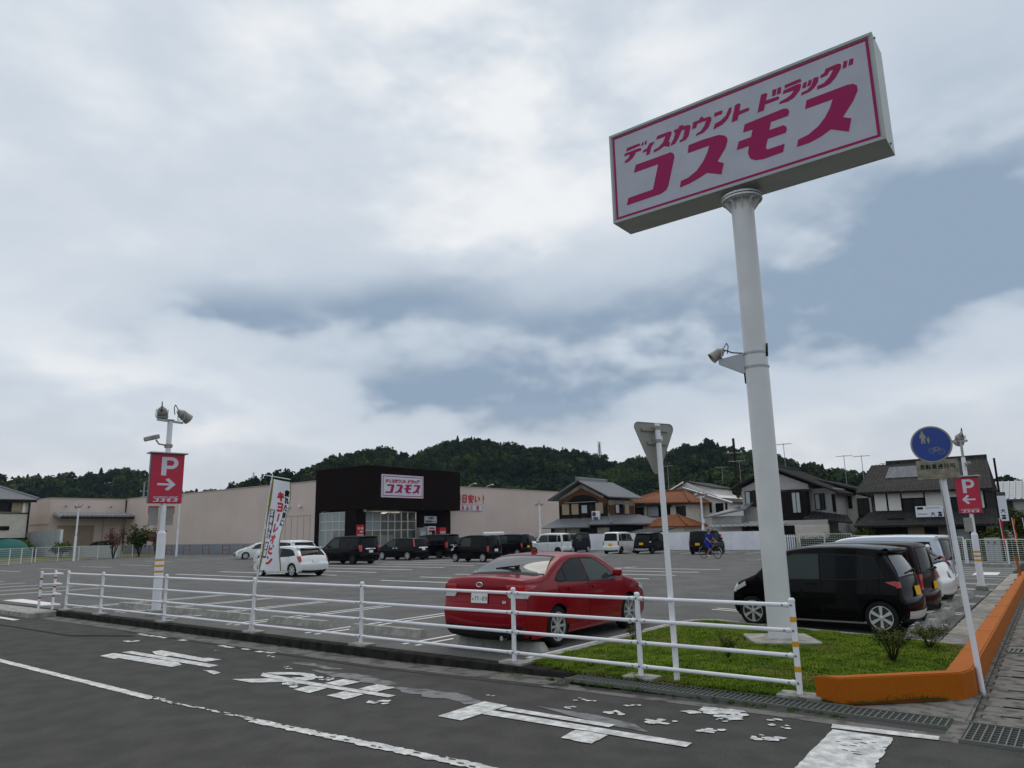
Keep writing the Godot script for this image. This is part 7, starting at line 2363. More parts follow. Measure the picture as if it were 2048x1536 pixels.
	part("wall", g, M.plastergrey, s)
	roof(s, Vector3(-2.9, 3.55, -58.6), Vector3(0.4, 3.5, -58.6), Vector3(0.4, 4.95, -61.5), Vector3(-2.9, 5.0, -61.5), M.metalroof, 0.4)
	boxed("front_panel", Vector3(-2.3, 2.4, -58.95), Vector3(0.9, 2.2, 0.1), M.slate, s)

func house_left() -> void:
	var t := thing("left_house", "two storey cream house with a grey tiled roof cut off by the left edge", "house")
	var x := -103.0
	var g := G.new()
	g.box(Vector3(-108.0, 3.4, -21.0), Vector3(10.0, 6.8, 12.0))
	part("wall", g, M.plaster, t)
	roof(t, Vector3(-102.2, 7.1, -27.7), Vector3(-102.2, 7.1, -14.2), Vector3(-108.0, 9.6, -19.0), Vector3(-108.0, 9.6, -22.4), M.kawara, 0.26)
	roof(t, Vector3(-113.8, 7.1, -27.7), Vector3(-102.2, 7.1, -27.7), Vector3(-108.0, 9.6, -22.4), Vector3(-108.0, 9.6, -22.4), M.kawara, 0.26)
	roof(t, Vector3(-102.2, 7.1, -14.2), Vector3(-113.8, 7.1, -14.2), Vector3(-108.0, 9.6, -19.0), Vector3(-108.0, 9.6, -19.0), M.kawara, 0.26)
	ridge(t, Vector3(-108.0, 9.55, -22.4), Vector3(-102.3, 7.1, -27.6), M.kawara, 0.14)
	ridge(t, Vector3(-108.0, 9.55, -19.0), Vector3(-108.0, 9.55, -22.4), M.kawara, 0.16)
	boxed("fascia", Vector3(-102.3, 6.85, -21.0), Vector3(0.12, 0.24, 13.0), M.timberdark, t)
	window(t, Vector3(x + 0.03, 5.55, -23.2), 3.6, 1.25, M.glass, true, true)
	boxed("shutter_box", Vector3(x + 0.1, 6.2, -25.5), Vector3(0.2, 1.25, 1.0), M.shutter, t)
	boxed("balcony_post", Vector3(x + 0.15, 6.15, -26.3), Vector3(0.3, 1.4, 0.3), M.plasterwhite, t)
	boxed("sill_band", Vector3(x + 0.06, 5.40, -21.0), Vector3(0.14, 0.10, 12.1), M.timberdark, t)
	boxed("low_window", Vector3(x + 0.04, 3.55, -23.3), Vector3(0.1, 0.5, 3.4), M.glass, t)
	boxed("base_band", Vector3(x + 0.2, 2.2, -21.0), Vector3(0.5, 0.32, 12.0), M.timberdark, t)
	boxed("base_wall", Vector3(x + 0.08, 1.0, -21.0), Vector3(0.2, 2.0, 11.8), M.plasterwhite, t)
	g = G.new()
	g.path([Vector3(x + 0.12, 6.7, -26.9), Vector3(x + 0.12, 0.1, -26.9)], 0.06, 6)
	part("drainpipe", g, M.timberdark, t)

# ---------------------------------------------------------------- fences, lamps, poles
func mesh_fence(label: String, a: Vector3, b: Vector3, h: float, spacing: float, wires: int, group := "") -> void:
	var t := thing("mesh_fence", label, "fence", Vector3.ZERO, 0.0, group)
	var d := b - a
	var n := int(d.length() / spacing)
	for i in n + 1:
		var p := a + d * (float(i) / n)
		var g := G.new()
		g.tube(p, p + Vector3(0, h, 0), 0.035, 0.035, 8)
		part("post", g, M.white, t)
	var g := G.new()
	for k in wires:
		var y := 0.08 + (h - 0.08) * k / (wires - 1.0)
		g.tube(a + Vector3(0, y, 0), b + Vector3(0, y, 0), 0.018 if k == wires - 1 else 0.0075, -1.0, 5)
	part("wires", g, M.fencewire, t, true)
	g = G.new()
	var m := int(d.length() / 0.22)
	for i in m:
		var p := a + d * (float(i) / m)
		g.tube(p + Vector3(0, 0.08, 0), p + Vector3(0, h, 0), 0.0055, -1.0, 4, false)
	part("uprights", g, M.fencewire, t, true)

func street_lamp(at: Vector3, h: float, label: String) -> void:
	var t := thing("lot_lamp", label, "lamp", at, 0.0, "twin lamps of the car park")
	var g := G.new()
	g.lathe([Vector2(0.11, 0), Vector2(0.11, h * 0.45), Vector2(0.075, h * 0.47), Vector2(0.075, h)], Vector3.ZERO, Basis(), 14)
	part("pole", g, M.white, t)
	g = G.new()
	g.box(Vector3(0, h, 0), Vector3(1.3, 0.07, 0.07), Basis(Vector3.UP, -0.6))
	g.box(Vector3(0.12, h * 0.55, 0.05), Vector3(0.16, 0.3, 0.12))
	part("crossbar", g, M.white, t)
	for s in [-1.0, 1.0]:
		floodlight(t, Vector3(s * 0.5, h + 0.25, s * 0.34), Vector3(s * 0.5, -0.5, 0.6))

func small_things() -> void:
	# white board fence along the back of the car park, panel by panel
	var t := thing("board_fence", "long white board fence along the back of the car park", "fence")
	var x := -36.4
	while x < -17.0:
		var g := G.new()
		g.box(Vector3(x + 0.9, 0.80, -49.0 - 0.12 * (-27.0 - x) / 10.0 * 0.0), Vector3(1.79, 1.44, 0.05), Basis(), 0.006)
		part("panel", g, M.panelwhite, t)
		g = G.new()
		g.box(Vector3(x, 0.78, -49.06), Vector3(0.06, 1.5, 0.06))
		part("post", g, M.panelwhite, t)
		x += 1.8
	boxed("base_kerb", Vector3(-26.5, 0.03, -49.0), Vector3(20.0, 0.1, 0.3), M.concrete, t)
	for i in 3:
		var s := thing("notice", "small red and white notice on the white board fence, %s one" % ["left", "middle", "right"][i], "notice", Vector3([-25.9, -21.15, -30.5][i], 0.55, -48.93))
		boxed("board", Vector3(0, 0.4, 0), Vector3(0.42, 0.8, 0.03), M.signwhite, s)
		boxed("red_top", Vector3(0, 0.68, 0.017), Vector3(0.40, 0.2, 0.006), M.red, s)
		boxed("red_foot", Vector3(0, 0.12, 0.017), Vector3(0.40, 0.12, 0.006), M.red, s)
	for i in 6:
		wheel_stop(Vector3(-30.6 + 2.45 * i, 0, -48.2), 0.0, 1.6, "low concrete stop at the foot of the white board fence, %s from the left" % ["first", "second", "third", "fourth", "fifth", "sixth"][i])
	# pale slat fence and block wall right of the board fence
	t = thing("slat_fence", "short pale upright slat fence between the board fence and the wire fence", "fence")
	for i in 14:
		boxed("slat", Vector3(-17.2 + 0.16 * i, 0.62, -48.6), Vector3(0.09, 1.2, 0.03), M.panelwhite, t)
	boxed("rail", Vector3(-16.1, 1.1, -48.64), Vector3(2.4, 0.06, 0.04), M.panelwhite, t)
	t = thing("block_wall", "pale block of wall beside the porch of the grey gable house", "wall")
	var g := G.new()
	g.box(Vector3(-14.2, 0.95, -50.2), Vector3(2.5, 1.9, 0.3), Basis(), 0.02)
	part("wall", g, M.plaster, t)
	mesh_fence("white wire mesh fence before the hedge near the grey gable house", Vector3(-14.5, 0, -47.9), Vector3(-10.2, 0, -45.0), 1.25, 1.9, 9)
	mesh_fence("white wire mesh fence before the restaurant", Vector3(-10.2, 0, -45.0), Vector3(-2.2, 0, -32.2), 1.15, 2.3, 12)
	mesh_fence("white wire mesh fence at the right end beside the upright banners", Vector3(-2.1, 0, -32.0), Vector3(1.2, 0, -30.6), 1.05, 1.7, 12)
	t = thing("kerb_beam", "low pale concrete beam on the ground before the wire fence", "kerb")
	g = G.new()
	g.box(Vector3(-1.05, 0.06, -28.7), Vector3(1.9, 0.14, 0.25), Basis(Vector3.UP, -0.45), 0.02)
	part("beam", g, M.concrete, t)
	for i in 2:
		t = thing("orange_post", "slim orange post standing in the orange kerb, %s one" % ["nearer", "farther"][i], "post", Vector3([0.80, 0.87][i], 0.2, [-18.4, -22.6][i]))
		g = G.new()
		g.tube(Vector3.ZERO, Vector3(-0.04, 0.62 + 0.2 * i, 0), 0.035, 0.03, 8)
		g.box(Vector3(0, 0.02, 0), Vector3(0.14, 0.05, 0.14), Basis(), 0.01)
		part("post", g, M.orange, t)
	# upright banners and board at the right edge
	for i in 3:
		t = thing("roadside_banner", "%s upright banner on a pole at the right edge before the restaurant" % ["red", "orange patterned", "small red"][i], "banner", Vector3([-0.72, -0.20, 0.12][i], 0, [-33.0, -32.6, -34.0][i]))
		g = G.new()
		g.tube(Vector3(0.06, 0, 0), Vector3(0.0, 2.0, 0), 0.014, 0.014, 6)
		part("pole", g, M.panelwhite, t)
		g = G.new()
		for k in 10:
			var y0 := 1.95 - 0.14 * k
			var w0 := 0.10 * (0.8 + 0.3 * sin(k * 1.3 + i))
			var w1 := 0.10 * (0.8 + 0.3 * sin((k + 1) * 1.3 + i))
			g.qf(Vector3(0.01 + 0.03 * k / 10.0, y0, 0.01), Vector3(w0, y0, 0.03 * sin(k)), Vector3(w1, y0 - 0.14, 0.03 * sin(k + 1.0)), Vector3(0.01 + 0.03 * (k + 1) / 10.0, y0 - 0.14, 0.01), Vector3(0, 0, 1))
		part("cloth", g, M.bannerred if i != 1 else M.bannerorange, t)
	t = thing("pavement_board", "grey white standing board with two characters behind the wire fence at right", "sign", Vector3(-1.15, 0, -33.2))
	boxed("board", Vector3(0, 0.55, 0), Vector3(0.62, 1.1, 0.05), M.corrugate, t, 0.01)
	g = G.new()
	pen(g, "大富", Transform3D(Basis(), Vector3(-0.22, 0.8, 0.027)), 0.15, 0.1, 0.15)
	part("lettering", g, M.black, t)
	# lamps of the car park
	street_lamp(Vector3(-74.2, 0, -31.6), 6.0, "twin headed white lamp before the long tan wall of the shop")
	street_lamp(Vector3(-72.2, 0, -20.8), 4.8, "slim white lamp before the loading canopy at the left")
	street_lamp(Vector3(-39.9, 0, -50.2), 4.3, "twin headed white lamp between the shop corner and the timber house")
	street_lamp(Vector3(-22.7, 0, -49.5), 4.4, "twin headed white lamp before the pale modern house")
	# fences and things at the far left
	mesh_fence("white wire mesh fence round the lawn strip at the left, front stretch", Vector3(-62.0, 0, -10.6), Vector3(-70.9, 0, -16.9), 1.3, 2.2, 8, "wire mesh fences at the left")
	mesh_fence("white wire mesh fence round the lawn strip at the left, rear stretch", Vector3(-71.6, 0, -17.4), Vector3(-78.5, 0, -29.0), 1.3, 2.6, 8, "wire mesh fences at the left")
	t = thing("corrugated_screen", "tall translucent corrugated screen fence before the loading wing", "fence")
	for i in 16:
		g = G.new()
		g.prism(pv([-0.32, 0, 0.32, 0, 0.32, 3.0 + 0.02 * i, -0.32, 3.0 + 0.02 * i]), -0.02, 0.02, Transform3D(Basis(Vector3.UP, 0.12 if i % 2 else -0.12), Vector3(-105.4 + 0.72 * i, 0, -27.6)))
		part("panel", g, M.corrugate, t)
	boxed("end_post", Vector3(-93.8, 1.6, -27.6), Vector3(0.25, 3.2, 0.2), M.panelwhite, t)
	t = thing("pale_panel_fence", "low whitish panel fence behind the wire mesh fence at the left", "fence")
	for i in 20:
		boxed("panel", Vector3(-96.0 + 0.98 * i, 0.66, -27.0), Vector3(0.95, 1.25, 0.04), M.corrugate, t)
	t = thing("tarp_heap", "dark green heap under a net at the left edge beside the cream house", "heap", Vector3(-99.5, 0, -24))
	g = G.new()
	g.lathe([Vector2(3.6, -0.2), Vector2(3.3, 0.7), Vector2(2.5, 1.6), Vector2(1.5, 2.1), Vector2(0.0, 2.3)], Vector3.ZERO, Basis(Vector3(1, 0, 0), Vector3.UP, Vector3(0, 0, 0.7)), 24, true)
	part("cover", g, M.tarp, t)
	g = G.new()
	g.lay(pv([-60.5, -9.9, -71.8, -16.4, -79.5, -29.5, -86.0, -38.0, -110, -38, -110, -26, -104, -10]), zero, 0.03)
	struct("grass_verge", g, mat("verge", Color(0.115, 0.12, 0.03), 1.0, {"tex": "dirt", "s": 0.3}))
	g = G.new()
	for e in [[Vector3(-60.0, 0.04, -9.6), Vector3(-71.3, 0.04, -16.0)], [Vector3(-71.3, 0.04, -16.0), Vector3(-79.0, 0.04, -29.2)], [Vector3(-79.0, 0.04, -29.2), Vector3(-85.6, 0.04, -37.6)]]:
		g.box((e[0] + e[1]) / 2, Vector3(0.2, 0.12, e[0].distance_to(e[1])), Basis.looking_at((e[1] - e[0]).normalized()))
	struct("verge_kerb", g, M.concrete)
	# utility poles and pylons
	for q in [[-29.3, -75.0, 12.2, "dark wooden utility pole rising against the hill behind the pale house"], [-143.2, -60.0, 13.0, "grey utility pole with a crossarm beyond the loading wing"]]:
		t = thing("utility_pole", q[3], "utility pole", Vector3(q[0], 0, q[1]))
		g = G.new()
		g.tube(Vector3.ZERO, Vector3(-0.05, q[2], 0), 0.2, 0.14, 10)
		part("pole", g, M.wood_pole if q[0] > -100 else M.polegrey, t)
		g = G.new()
		g.box(Vector3(0, q[2] * 0.86, 0), Vector3(1.8, 0.12, 0.12), Basis(Vector3.UP, 0.5))
		g.box(Vector3(0, q[2] * 0.78, 0), Vector3(1.5, 0.1, 0.1), Basis(Vector3.UP, 0.5))
		part("crossarm", g, M.polegrey, t)
		g = G.new()
		for s in [-0.75, 0.0, 0.75]: g.lathe([Vector2(0.06, 0), Vector2(0.08, 0.12), Vector2(0, 0.2)], Vector3(s * 0.87, q[2] * 0.86 + 0.06, -s * 0.48), Basis(), 8)
		part("insulator", g, M.panelwhite, t, true)
	for q in [[-640, 46, -398, 20.0, "tiny lattice pylon on the skyline left of the banner"], [-372, 36, -345, 19.0, "lattice pylon on the ridge above the shop sign"], [-178, 36, -290, 8.0, "thin mast on the wooded ridge right of the summit"]]:
		t = thing("pylon", q[4], "pylon", Vector3(q[0], q[1], q[2]))
		g = G.new()
		var hh: float = q[3]
		for s in [[-1, -1], [1, -1], [1, 1], [-1, 1]]:
			g.tube(Vector3(s[0] * hh * 0.1, 0, s[1] * hh * 0.1), Vector3(0, hh, 0), 0.22, 0.12, 4)
		for k in 5:
			var y := hh * (0.15 + 0.16 * k)
			var w := hh * 0.1 * (1.0 - y / hh)
			g.tube(Vector3(-w, y, -w), Vector3(w, y + hh * 0.14, w), 0.1, 0.1, 4)
			g.tube(Vector3(w, y, -w), Vector3(-w, y + hh * 0.14, w), 0.1, 0.1, 4)
		for k in 3: g.tube(Vector3(-hh * 0.14, hh * (0.7 + 0.11 * k), 0), Vector3(hh * 0.14, hh * (0.7 + 0.11 * k), 0), 0.12, 0.12, 4)
		part("lattice", g, M.polegrey, t)

# ---------------------------------------------------------------- hills and woods
const RIDGE_MAIN := [-282, 14, -142, -270, 22, -159, -264, 25, -168, -259, 27, -176, -254, 30, -182, -250, 34, -188, -244, 38, -196, -240, 40, -200, -232, 39, -209, -228, 37, -214, -226, 36, -216, -223, 39, -219, -219, 41, -223, -213, 43, -228, -207, 45, -233, -202, 43, -237, -199, 41, -240, -194, 40, -244, -183, 38, -252, -174, 38, -258, -167, 36, -263, -157, 33, -269, -152, 33, -272, -144, 35, -276, -136, 36, -280, -129, 37, -283, -121, 36, -287, -106, 33, -293, -99, 30, -295, -93, 26, -297, -81, 22, -300, -67, 18, -304]
const RIDGE_LEFT := [-384, 27, -60, -372, 27, -80, -361, 30, -101, -360, 29, -104, -358, 30, -110, -357, 31, -114, -354, 30, -122, -351, 31, -130, -348, 33, -138, -345, 34, -144, -342, 34, -151, -340, 32, -156, -336, 28, -163, -334, 24, -168, -330, 18, -174, -324, 12, -182]
const RIDGE_RIGHT := [-64, 16, -152, -52, 15, -153, -46, 16, -155, -42, 14, -156, -36, 13, -157, -31, 13, -158, -23, 12, -160, -12, 11, -161, -8, 10, -161, -2, 10, -162, 5, 9, -162, 16, 9, -162, 40, 9, -160]

func crown(sd: int, conifer: bool, leaves: int) -> ArrayMesh:
	var r := RandomNumberGenerator.new()
	r.seed = sd
	var g := G.new()
	g.tinted = true
	var lobes := []
	for i in 7:
		lobes.append([Vector3(r.randf_range(-0.5, 0.5), r.randf_range(-0.1, 0.75), r.randf_range(-0.5, 0.5)), r.randf_range(0.35, 0.62)])
	for i in leaves:
		var p: Vector3
		var out: Vector3
		var d := Vector3(r.randfn(), r.randfn() * 0.8 + 0.25, r.randfn()).normalized()
		if conifer:
			var h := r.randf()
			var rad := pow(1.0 - h, 0.8) * 0.72 * (0.8 + 0.2 * sin(h * 18.0)) * sqrt(r.randf_range(0.4, 1.0))
			var a := r.randf() * TAU
			p = Vector3(cos(a) * rad, -0.5 + h * 1.75, sin(a) * rad)
			out = Vector3(cos(a), 0.5, sin(a)).normalized()
		else:
			var l: Array = lobes[r.randi() % lobes.size()]
			p = l[0] + d * l[1] * pow(r.randf_range(0.45, 1.0), 0.4)
			out = (d * 0.8 + p * 0.5 + Vector3(0, 0.25, 0)).normalized()
		var s := r.randf_range(0.09, 0.2)
		var n := (out + Vector3(r.randfn(), r.randfn(), r.randfn()) * 0.35).normalized()
		var x := n.cross(Vector3(r.randfn(), r.randfn(), r.randfn())).normalized()
		var y := n.cross(x)
		var v := r.randf_range(0.6, 1.25)
		g.tint = Color(v, v * r.randf_range(0.95, 1.05), v)
		var c := [p - x * s - y * s * 0.5, p + x * s - y * s * 0.7, p + x * s * 0.6 + y * s, p - x * s * 0.7 + y * s * 0.8]
		g.tri(c[0], c[1], c[2], n)
		g.tri(c[0], c[2], c[3], n)
	return g.mesh()

func hill(ridge: Array, slope: Vector3, width: float, called: String, wood: String, spacing: float, size: Vector2, conifers: float, sd: int) -> void:
	var r := RandomNumberGenerator.new()
	r.seed = sd
	var fn := FastNoiseLite.new()
	fn.seed = sd
	fn.frequency = 0.02
	fn.fractal_octaves = 3
	var pts := []
	for i in range(0, ridge.size(), 3): pts.append(Vector3(ridge[i], ridge[i + 1], ridge[i + 2]))
	var lens := [0.0]
	for i in pts.size() - 1: lens.append(lens[-1] + Vector2(pts[i].x, pts[i].z).distance_to(Vector2(pts[i + 1].x, pts[i + 1].z)))
	var tree_h := size.y * 0.9
	var at := func(l: float, s: float) -> Vector3:
		var i := 0
		while i < pts.size() - 2 and lens[i + 1] < l: i += 1
		var t: float = (l - lens[i]) / maxf(lens[i + 1] - lens[i], 0.01)
		var p: Vector3 = (pts[i] as Vector3).lerp(pts[i + 1], clampf(t, -0.2, 1.2))
		var u := clampf(absf(s) / width, 0.0, 1.0)
		var h := maxf(p.y - tree_h, 1.0) * (pow(1.0 - u, 1.25)) + fn.get_noise_2d(p.x + slope.x * s, p.z + slope.z * s) * 9.0 * sin(PI * sqrt(u)) 
		return Vector3(p.x, 0, p.z) + slope * s + Vector3(0, maxf(h, -0.5) - 0.2, 0)
	var g := G.new()
	var total: float = lens[-1]
	var nl := int(total / 6.0)
	var rows := [-60.0, -40.0, -20.0, -8.0, 0.0]
	var q := 8.0
	while q <= width + 0.1:
		rows.append(q)
		q += width / 16.0
	rows.append(width)
	for i in nl:
		for j in rows.size() - 1:
			var a: Vector3 = at.call(total * i / nl, rows[j])
			var b: Vector3 = at.call(total * (i + 1) / nl, rows[j])
			var c: Vector3 = at.call(total * (i + 1) / nl, rows[j + 1])
			var d: Vector3 = at.call(total * i / nl, rows[j + 1])
			g.qf(a, b, c, d, Vector3.UP)
	var hs := struct(called, g, M.hillsoil)
	var where := [[], [], [], []]
	var l := 0.0
	while l < total:
		var s := -10.0
		while s < width - 4.0:
			var p: Vector3 = at.call(l + r.randf_range(-0.5, 0.5) * spacing, s + r.randf_range(-0.5, 0.5) * spacing)
			var dens := fn.get_noise_2d(p.x * 2.3, p.z * 2.3)
			var con := r.randf() < conifers + dens * 0.8
			var w := r.randf_range(size.x, size.y) * 0.5
			var h := w * r.randf_range(0.9, 1.25)
			if con:
				w *= 0.85
				h *= 0.95
			var tone := clampf(0.5 + 0.9 * fn.get_noise_2d(p.x * 1.3 + 90, p.z * 1.3) + r.randf_range(-0.28, 0.3), 0.0, 1.0)
			var col := Color(0.016, 0.031, 0.013).lerp(Color(0.060, 0.092, 0.024), tone * tone)
			if con: col = Color(0.010, 0.021, 0.012).lerp(Color(0.020, 0.038, 0.015), tone)
			elif r.randf() < 0.02: col = Color(0.085, 0.10, 0.03)
			var k := (3 if con else r.randi() % 3)
			where[k].append([Transform3D(Basis(Vector3.UP, r.randf() * TAU).scaled(Vector3(w, h, w)), p + Vector3(0, h * 0.55, 0)), col])
			s += spacing
		l += spacing
	for k in 4:
		if where[k].is_empty(): continue
		var mm := MultiMesh.new()
		mm.transform_format = MultiMesh.TRANSFORM_3D
		mm.use_colors = true
		mm.mesh = crowns[k]
		mm.instance_count = where[k].size()
		for i in where[k].size():
			mm.set_instance_transform(i, where[k][i][0])
			mm.set_instance_color(i, where[k][i][1])
		var o := MultiMeshInstance3D.new()
		o.name = "tree_crowns"
		o.multimesh = mm
		o.material_override = M.leaf
		hs.add_child(o, true)
		o.set_meta("kind", "stuff")

var crowns := []

func make_hills() -> void:
	crowns = [crown(31, false, 260), crown(32, false, 260), crown(33, false, 240), crown(34, true, 240)]
	hill(RIDGE_MAIN, Vector3(0.62, 0, 0.78), 165.0, "wooded_hill", "woods", 2.6, Vector2(3.0, 5.4), 0.08, 5)
	hill(RIDGE_LEFT, Vector3(0.94, 0, 0.34), 150.0, "left_hill", "woods", 3.4, Vector2(4.0, 7.0), 0.14, 6)
	hill(RIDGE_RIGHT, Vector3(0.1, 0, 0.99), 60.0, "right_hill", "woods", 3.4, Vector2(3.5, 7.0), 0.04, 7)

# ---------------------------------------------------------------- plants
func bush(called: String, label: String, cat: String, at: Vector3, size: Vector3, cols: Array, leaves: int, sd: int, leaf := 0.05, open := 0.5, stems := 6) -> void:
	var r := RandomNumberGenerator.new()
	r.seed = sd
	var t := thing(called, label, cat, at)
	var g := G.new()
	var tips := []
	for i in stems:
		var a := TAU * i / stems + r.randf_range(-0.4, 0.4)
		var tip := Vector3(cos(a) * size.x * r.randf_range(0.2, 0.8), size.y * r.randf_range(0.65, 1.0), sin(a) * size.z * r.randf_range(0.2, 0.8))
		var mid := tip * 0.5 + Vector3(0, size.y * 0.05, 0)
		g.tube(Vector3.ZERO, mid, size.y * 0.012, size.y * 0.008, 5)
		g.tube(mid, tip, size.y * 0.008, size.y * 0.003, 5)
		tips.append([mid, tip])
		for k in 4:
			var b := mid.lerp(tip, r.randf_range(0.1, 0.8))
			var e := b + Vector3(r.randfn() * size.x, absf(r.randfn()) * size.y * 0.6, r.randfn() * size.z) * 0.28
			g.tube(b, e, size.y * 0.005, size.y * 0.002, 4)
			tips.append([b, e])
	part("stems", g, M.bark, t)
	g = G.new()
	g.tinted = true
	for i in leaves:
		var s: Array = tips[r.randi() % tips.size()]
		var p: Vector3 = (s[0] as Vector3).lerp(s[1], r.randf_range(0.0, 1.0)) + Vector3(r.randfn() * size.x, r.randfn() * size.y * 0.5, r.randfn() * size.z) * 0.13 * open
		if p.y < 0.0: p.y = absf(p.y) * 0.5
		var n := (p - Vector3(0, size.y * 0.4, 0) + Vector3(r.randfn(), r.randfn() + 0.8, r.randfn()) * size.y * 0.4).normalized()
		var x := n.cross(Vector3(r.randfn(), r.randfn(), r.randfn())).normalized()
		var y := n.cross(x)
		var l := leaf * r.randf_range(0.6, 1.2)
		var c: Color = (cols[0] as Color).lerp(cols[1], r.randf())
		g.tint = c
		g.tri(p - x * l * 0.4, p + y * l, p + x * l * 0.4, n)
		g.tri(p - x * l * 0.4, p - y * l * 0.6, p + x * l * 0.4, n)
	part("foliage", g, M.leaf, t)

func make_plants() -> void:
	var fresh := [Color(0.035, 0.06, 0.012), Color(0.07, 0.10, 0.02)]
	var dull := [Color(0.050, 0.075, 0.018), Color(0.10, 0.115, 0.035)]
	var red := [Color(0.13, 0.07, 0.05), Color(0.22, 0.12, 0.09)]
	bush("weed_bush", "thin leafy weed bush in the lawn left of the big sign pole base", "plant", Vector3(-1.42, 0.04, -1.55), Vector3(0.22, 0.34, 0.22), dull, 420, 41, 0.022, 0.4, 18)
	bush("weed_bush", "broad dull green weed bush in the lawn before the black hatchback, largest", "plant", Vector3(0.42, 0.03, -2.5), Vector3(0.36, 0.46, 0.32), dull, 1100, 42, 0.024, 0.45, 26)
	bush("weed_bush", "low green weed bush at the back of the lawn by the slab path", "plant", Vector3(0.62, 0.03, -3.9), Vector3(0.40, 0.33, 0.32), dull, 1000, 43, 0.024, 0.5, 22)
	bush("weed_bush", "small weed clump at the left edge of the lawn beside the red car stall", "plant", Vector3(-3.45, 0.03, -2.6), Vector3(0.22, 0.24, 0.22), dull, 400, 44, 0.022, 0.5, 14)
	bush("weed_bush", "upright weed in the lawn behind the triangle sign post", "plant", Vector3(-2.0, 0.04, -4.9), Vector3(0.10, 0.22, 0.10), fresh, 140, 45, 0.03, 1.0, 5)
	bush("red_shrub", "reddish shrub by the wire fence at the left, nearer one", "shrub", Vector3(-74.3, 0, -25.2), Vector3(1.5, 2.9, 1.5), red, 620, 46, 0.17, 0.8, 9)
	bush("red_shrub", "reddish tall shrub left of the red parking sign pole", "shrub", Vector3(-76.6, 0, -30.6), Vector3(1.2, 3.1, 1.2), red, 620, 47, 0.17, 0.8, 9)
	bush("green_shrub", "round dark green shrub between the two reddish shrubs", "shrub", Vector3(-79.6, 0, -30.2), Vector3(1.7, 3.0, 1.7), fresh, 2200, 48, 0.22, 1.0, 9)
	bush("green_shrub", "dark shrub under the corrugated screen at the left", "shrub", Vector3(-100.5, 0, -25.8), Vector3(2.2, 1.9, 1.2), fresh, 1800, 49, 0.25, 1.0, 9)
	bush("green_shrub", "low shrub before the pale panel fence at the left", "shrub", Vector3(-88.5, 0, -25.8), Vector3(1.9, 1.5, 1.2), fresh, 1500, 50, 0.22, 1.0, 9)
	bush("green_shrub", "small round shrub by the block wall of the grey gable house", "shrub", Vector3(-12.2, 0, -50.2), Vector3(0.9, 1.3, 0.9), fresh, 1500, 51, 0.14, 1.0, 8)
	bush("green_shrub", "shrub at the corner of the restaurant beside the beige house", "shrub", Vector3(-10.0, 0, -47.4), Vector3(1.1, 1.7, 1.0), fresh, 1700, 52, 0.14, 1.0, 8)
	bush("garden_tree", "dense green garden tree at the right edge behind the upright sign", "tree", Vector3(-0.45, 0, -41.5), Vector3(0.7, 2.4, 0.7), fresh, 3000, 53, 0.12, 1.2, 10)
	bush("garden_tree", "dark pine like garden tree at the right end of the restaurant", "tree", Vector3(-1.6, 0, -41.0), Vector3(0.8, 1.4, 0.7), fresh, 2200, 54, 0.12, 1.2, 9)
	for q in [[Vector3(-14.6, 0, -48.6), Vector3(-10.6, 0, -46.0), "clipped hedge behind the wire fence near the grey gable house"], [Vector3(-9.6, 0, -45.0), Vector3(-3.0, 0, -34.6), "dark clipped hedge behind the wire fence before the restaurant"], [Vector3(-2.8, 0, -34.4), Vector3(0.6, 0, -34.6), "short dark hedge behind the upright banners at the right"]]:
		var t := thing("hedge", q[2], "hedge", q[0])
		var d: Vector3 = q[1] - q[0]
		var g := G.new()
		g.tinted = true
		var n := int(d.length() * 420)
		for i in n:
			var f := rng.randf()
			var s := d.normalized().cross(Vector3.UP)
			var ang := rng.randf() * PI
			var p := d * f + s * cos(ang) * 0.38 * rng.randf_range(0.75, 1.05) + Vector3(0, 0.08 + sin(ang) * 1.0 * rng.randf_range(0.35, 1.05), 0)
			var nn: Vector3 = (s * cos(ang) + Vector3(0, sin(ang), 0) + Vector3(rng.randfn(), rng.randfn(), rng.randfn()) * 0.5).normalized()
			var x := nn.cross(Vector3(rng.randfn(), rng.randfn(), rng.randfn())).normalized()
			var y := nn.cross(x)
			var l := rng.randf_range(0.04, 0.09)
			g.tint = Color(0.022, 0.045, 0.010).lerp(Color(0.06, 0.10, 0.02), rng.randf())
			g.tri(p - x * l, p + y * l * 1.4, p + x * l, nn)
		part("foliage", g, M.leaf, t)
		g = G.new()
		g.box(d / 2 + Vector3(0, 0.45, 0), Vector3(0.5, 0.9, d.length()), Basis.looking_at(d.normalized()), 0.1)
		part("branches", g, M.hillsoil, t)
	make_grass()

func tuft(sd: int, blades: int, h: float) -> ArrayMesh:
	var r := RandomNumberGenerator.new()
	r.seed = sd
	var g := G.new()
	g.tinted = true
	for i in blades:
		var a := r.randf() * TAU
		var o := Vector3(r.randf_range(-0.035, 0.035), 0, r.randf_range(-0.035, 0.035))
		var lean := Vector3(cos(a), 0, sin(a)) * r.randf_range(0.01, 0.045)
		var s := Vector3(-sin(a), 0, cos(a)) * r.randf_range(0.0022, 0.0042)
		var hh := h * r.randf_range(0.5, 1.15)
		var m := o + lean * 0.4 + Vector3(0, hh * 0.6, 0)
		var tip := o + lean * 1.4 + Vector3(0, hh, 0)
		var n := (Vector3(cos(a), 0.0, sin(a)) * -0.5 + Vector3.UP).normalized()
		var v := r.randf_range(0.75, 1.2)
		g.tint = Color(v, v, v)
		g.tri(o - s, o + s, m + s, n)
		g.tri(o - s, m + s, m - s, n)
		g.tri(m - s, m + s, tip, n)
	return g.mesh()

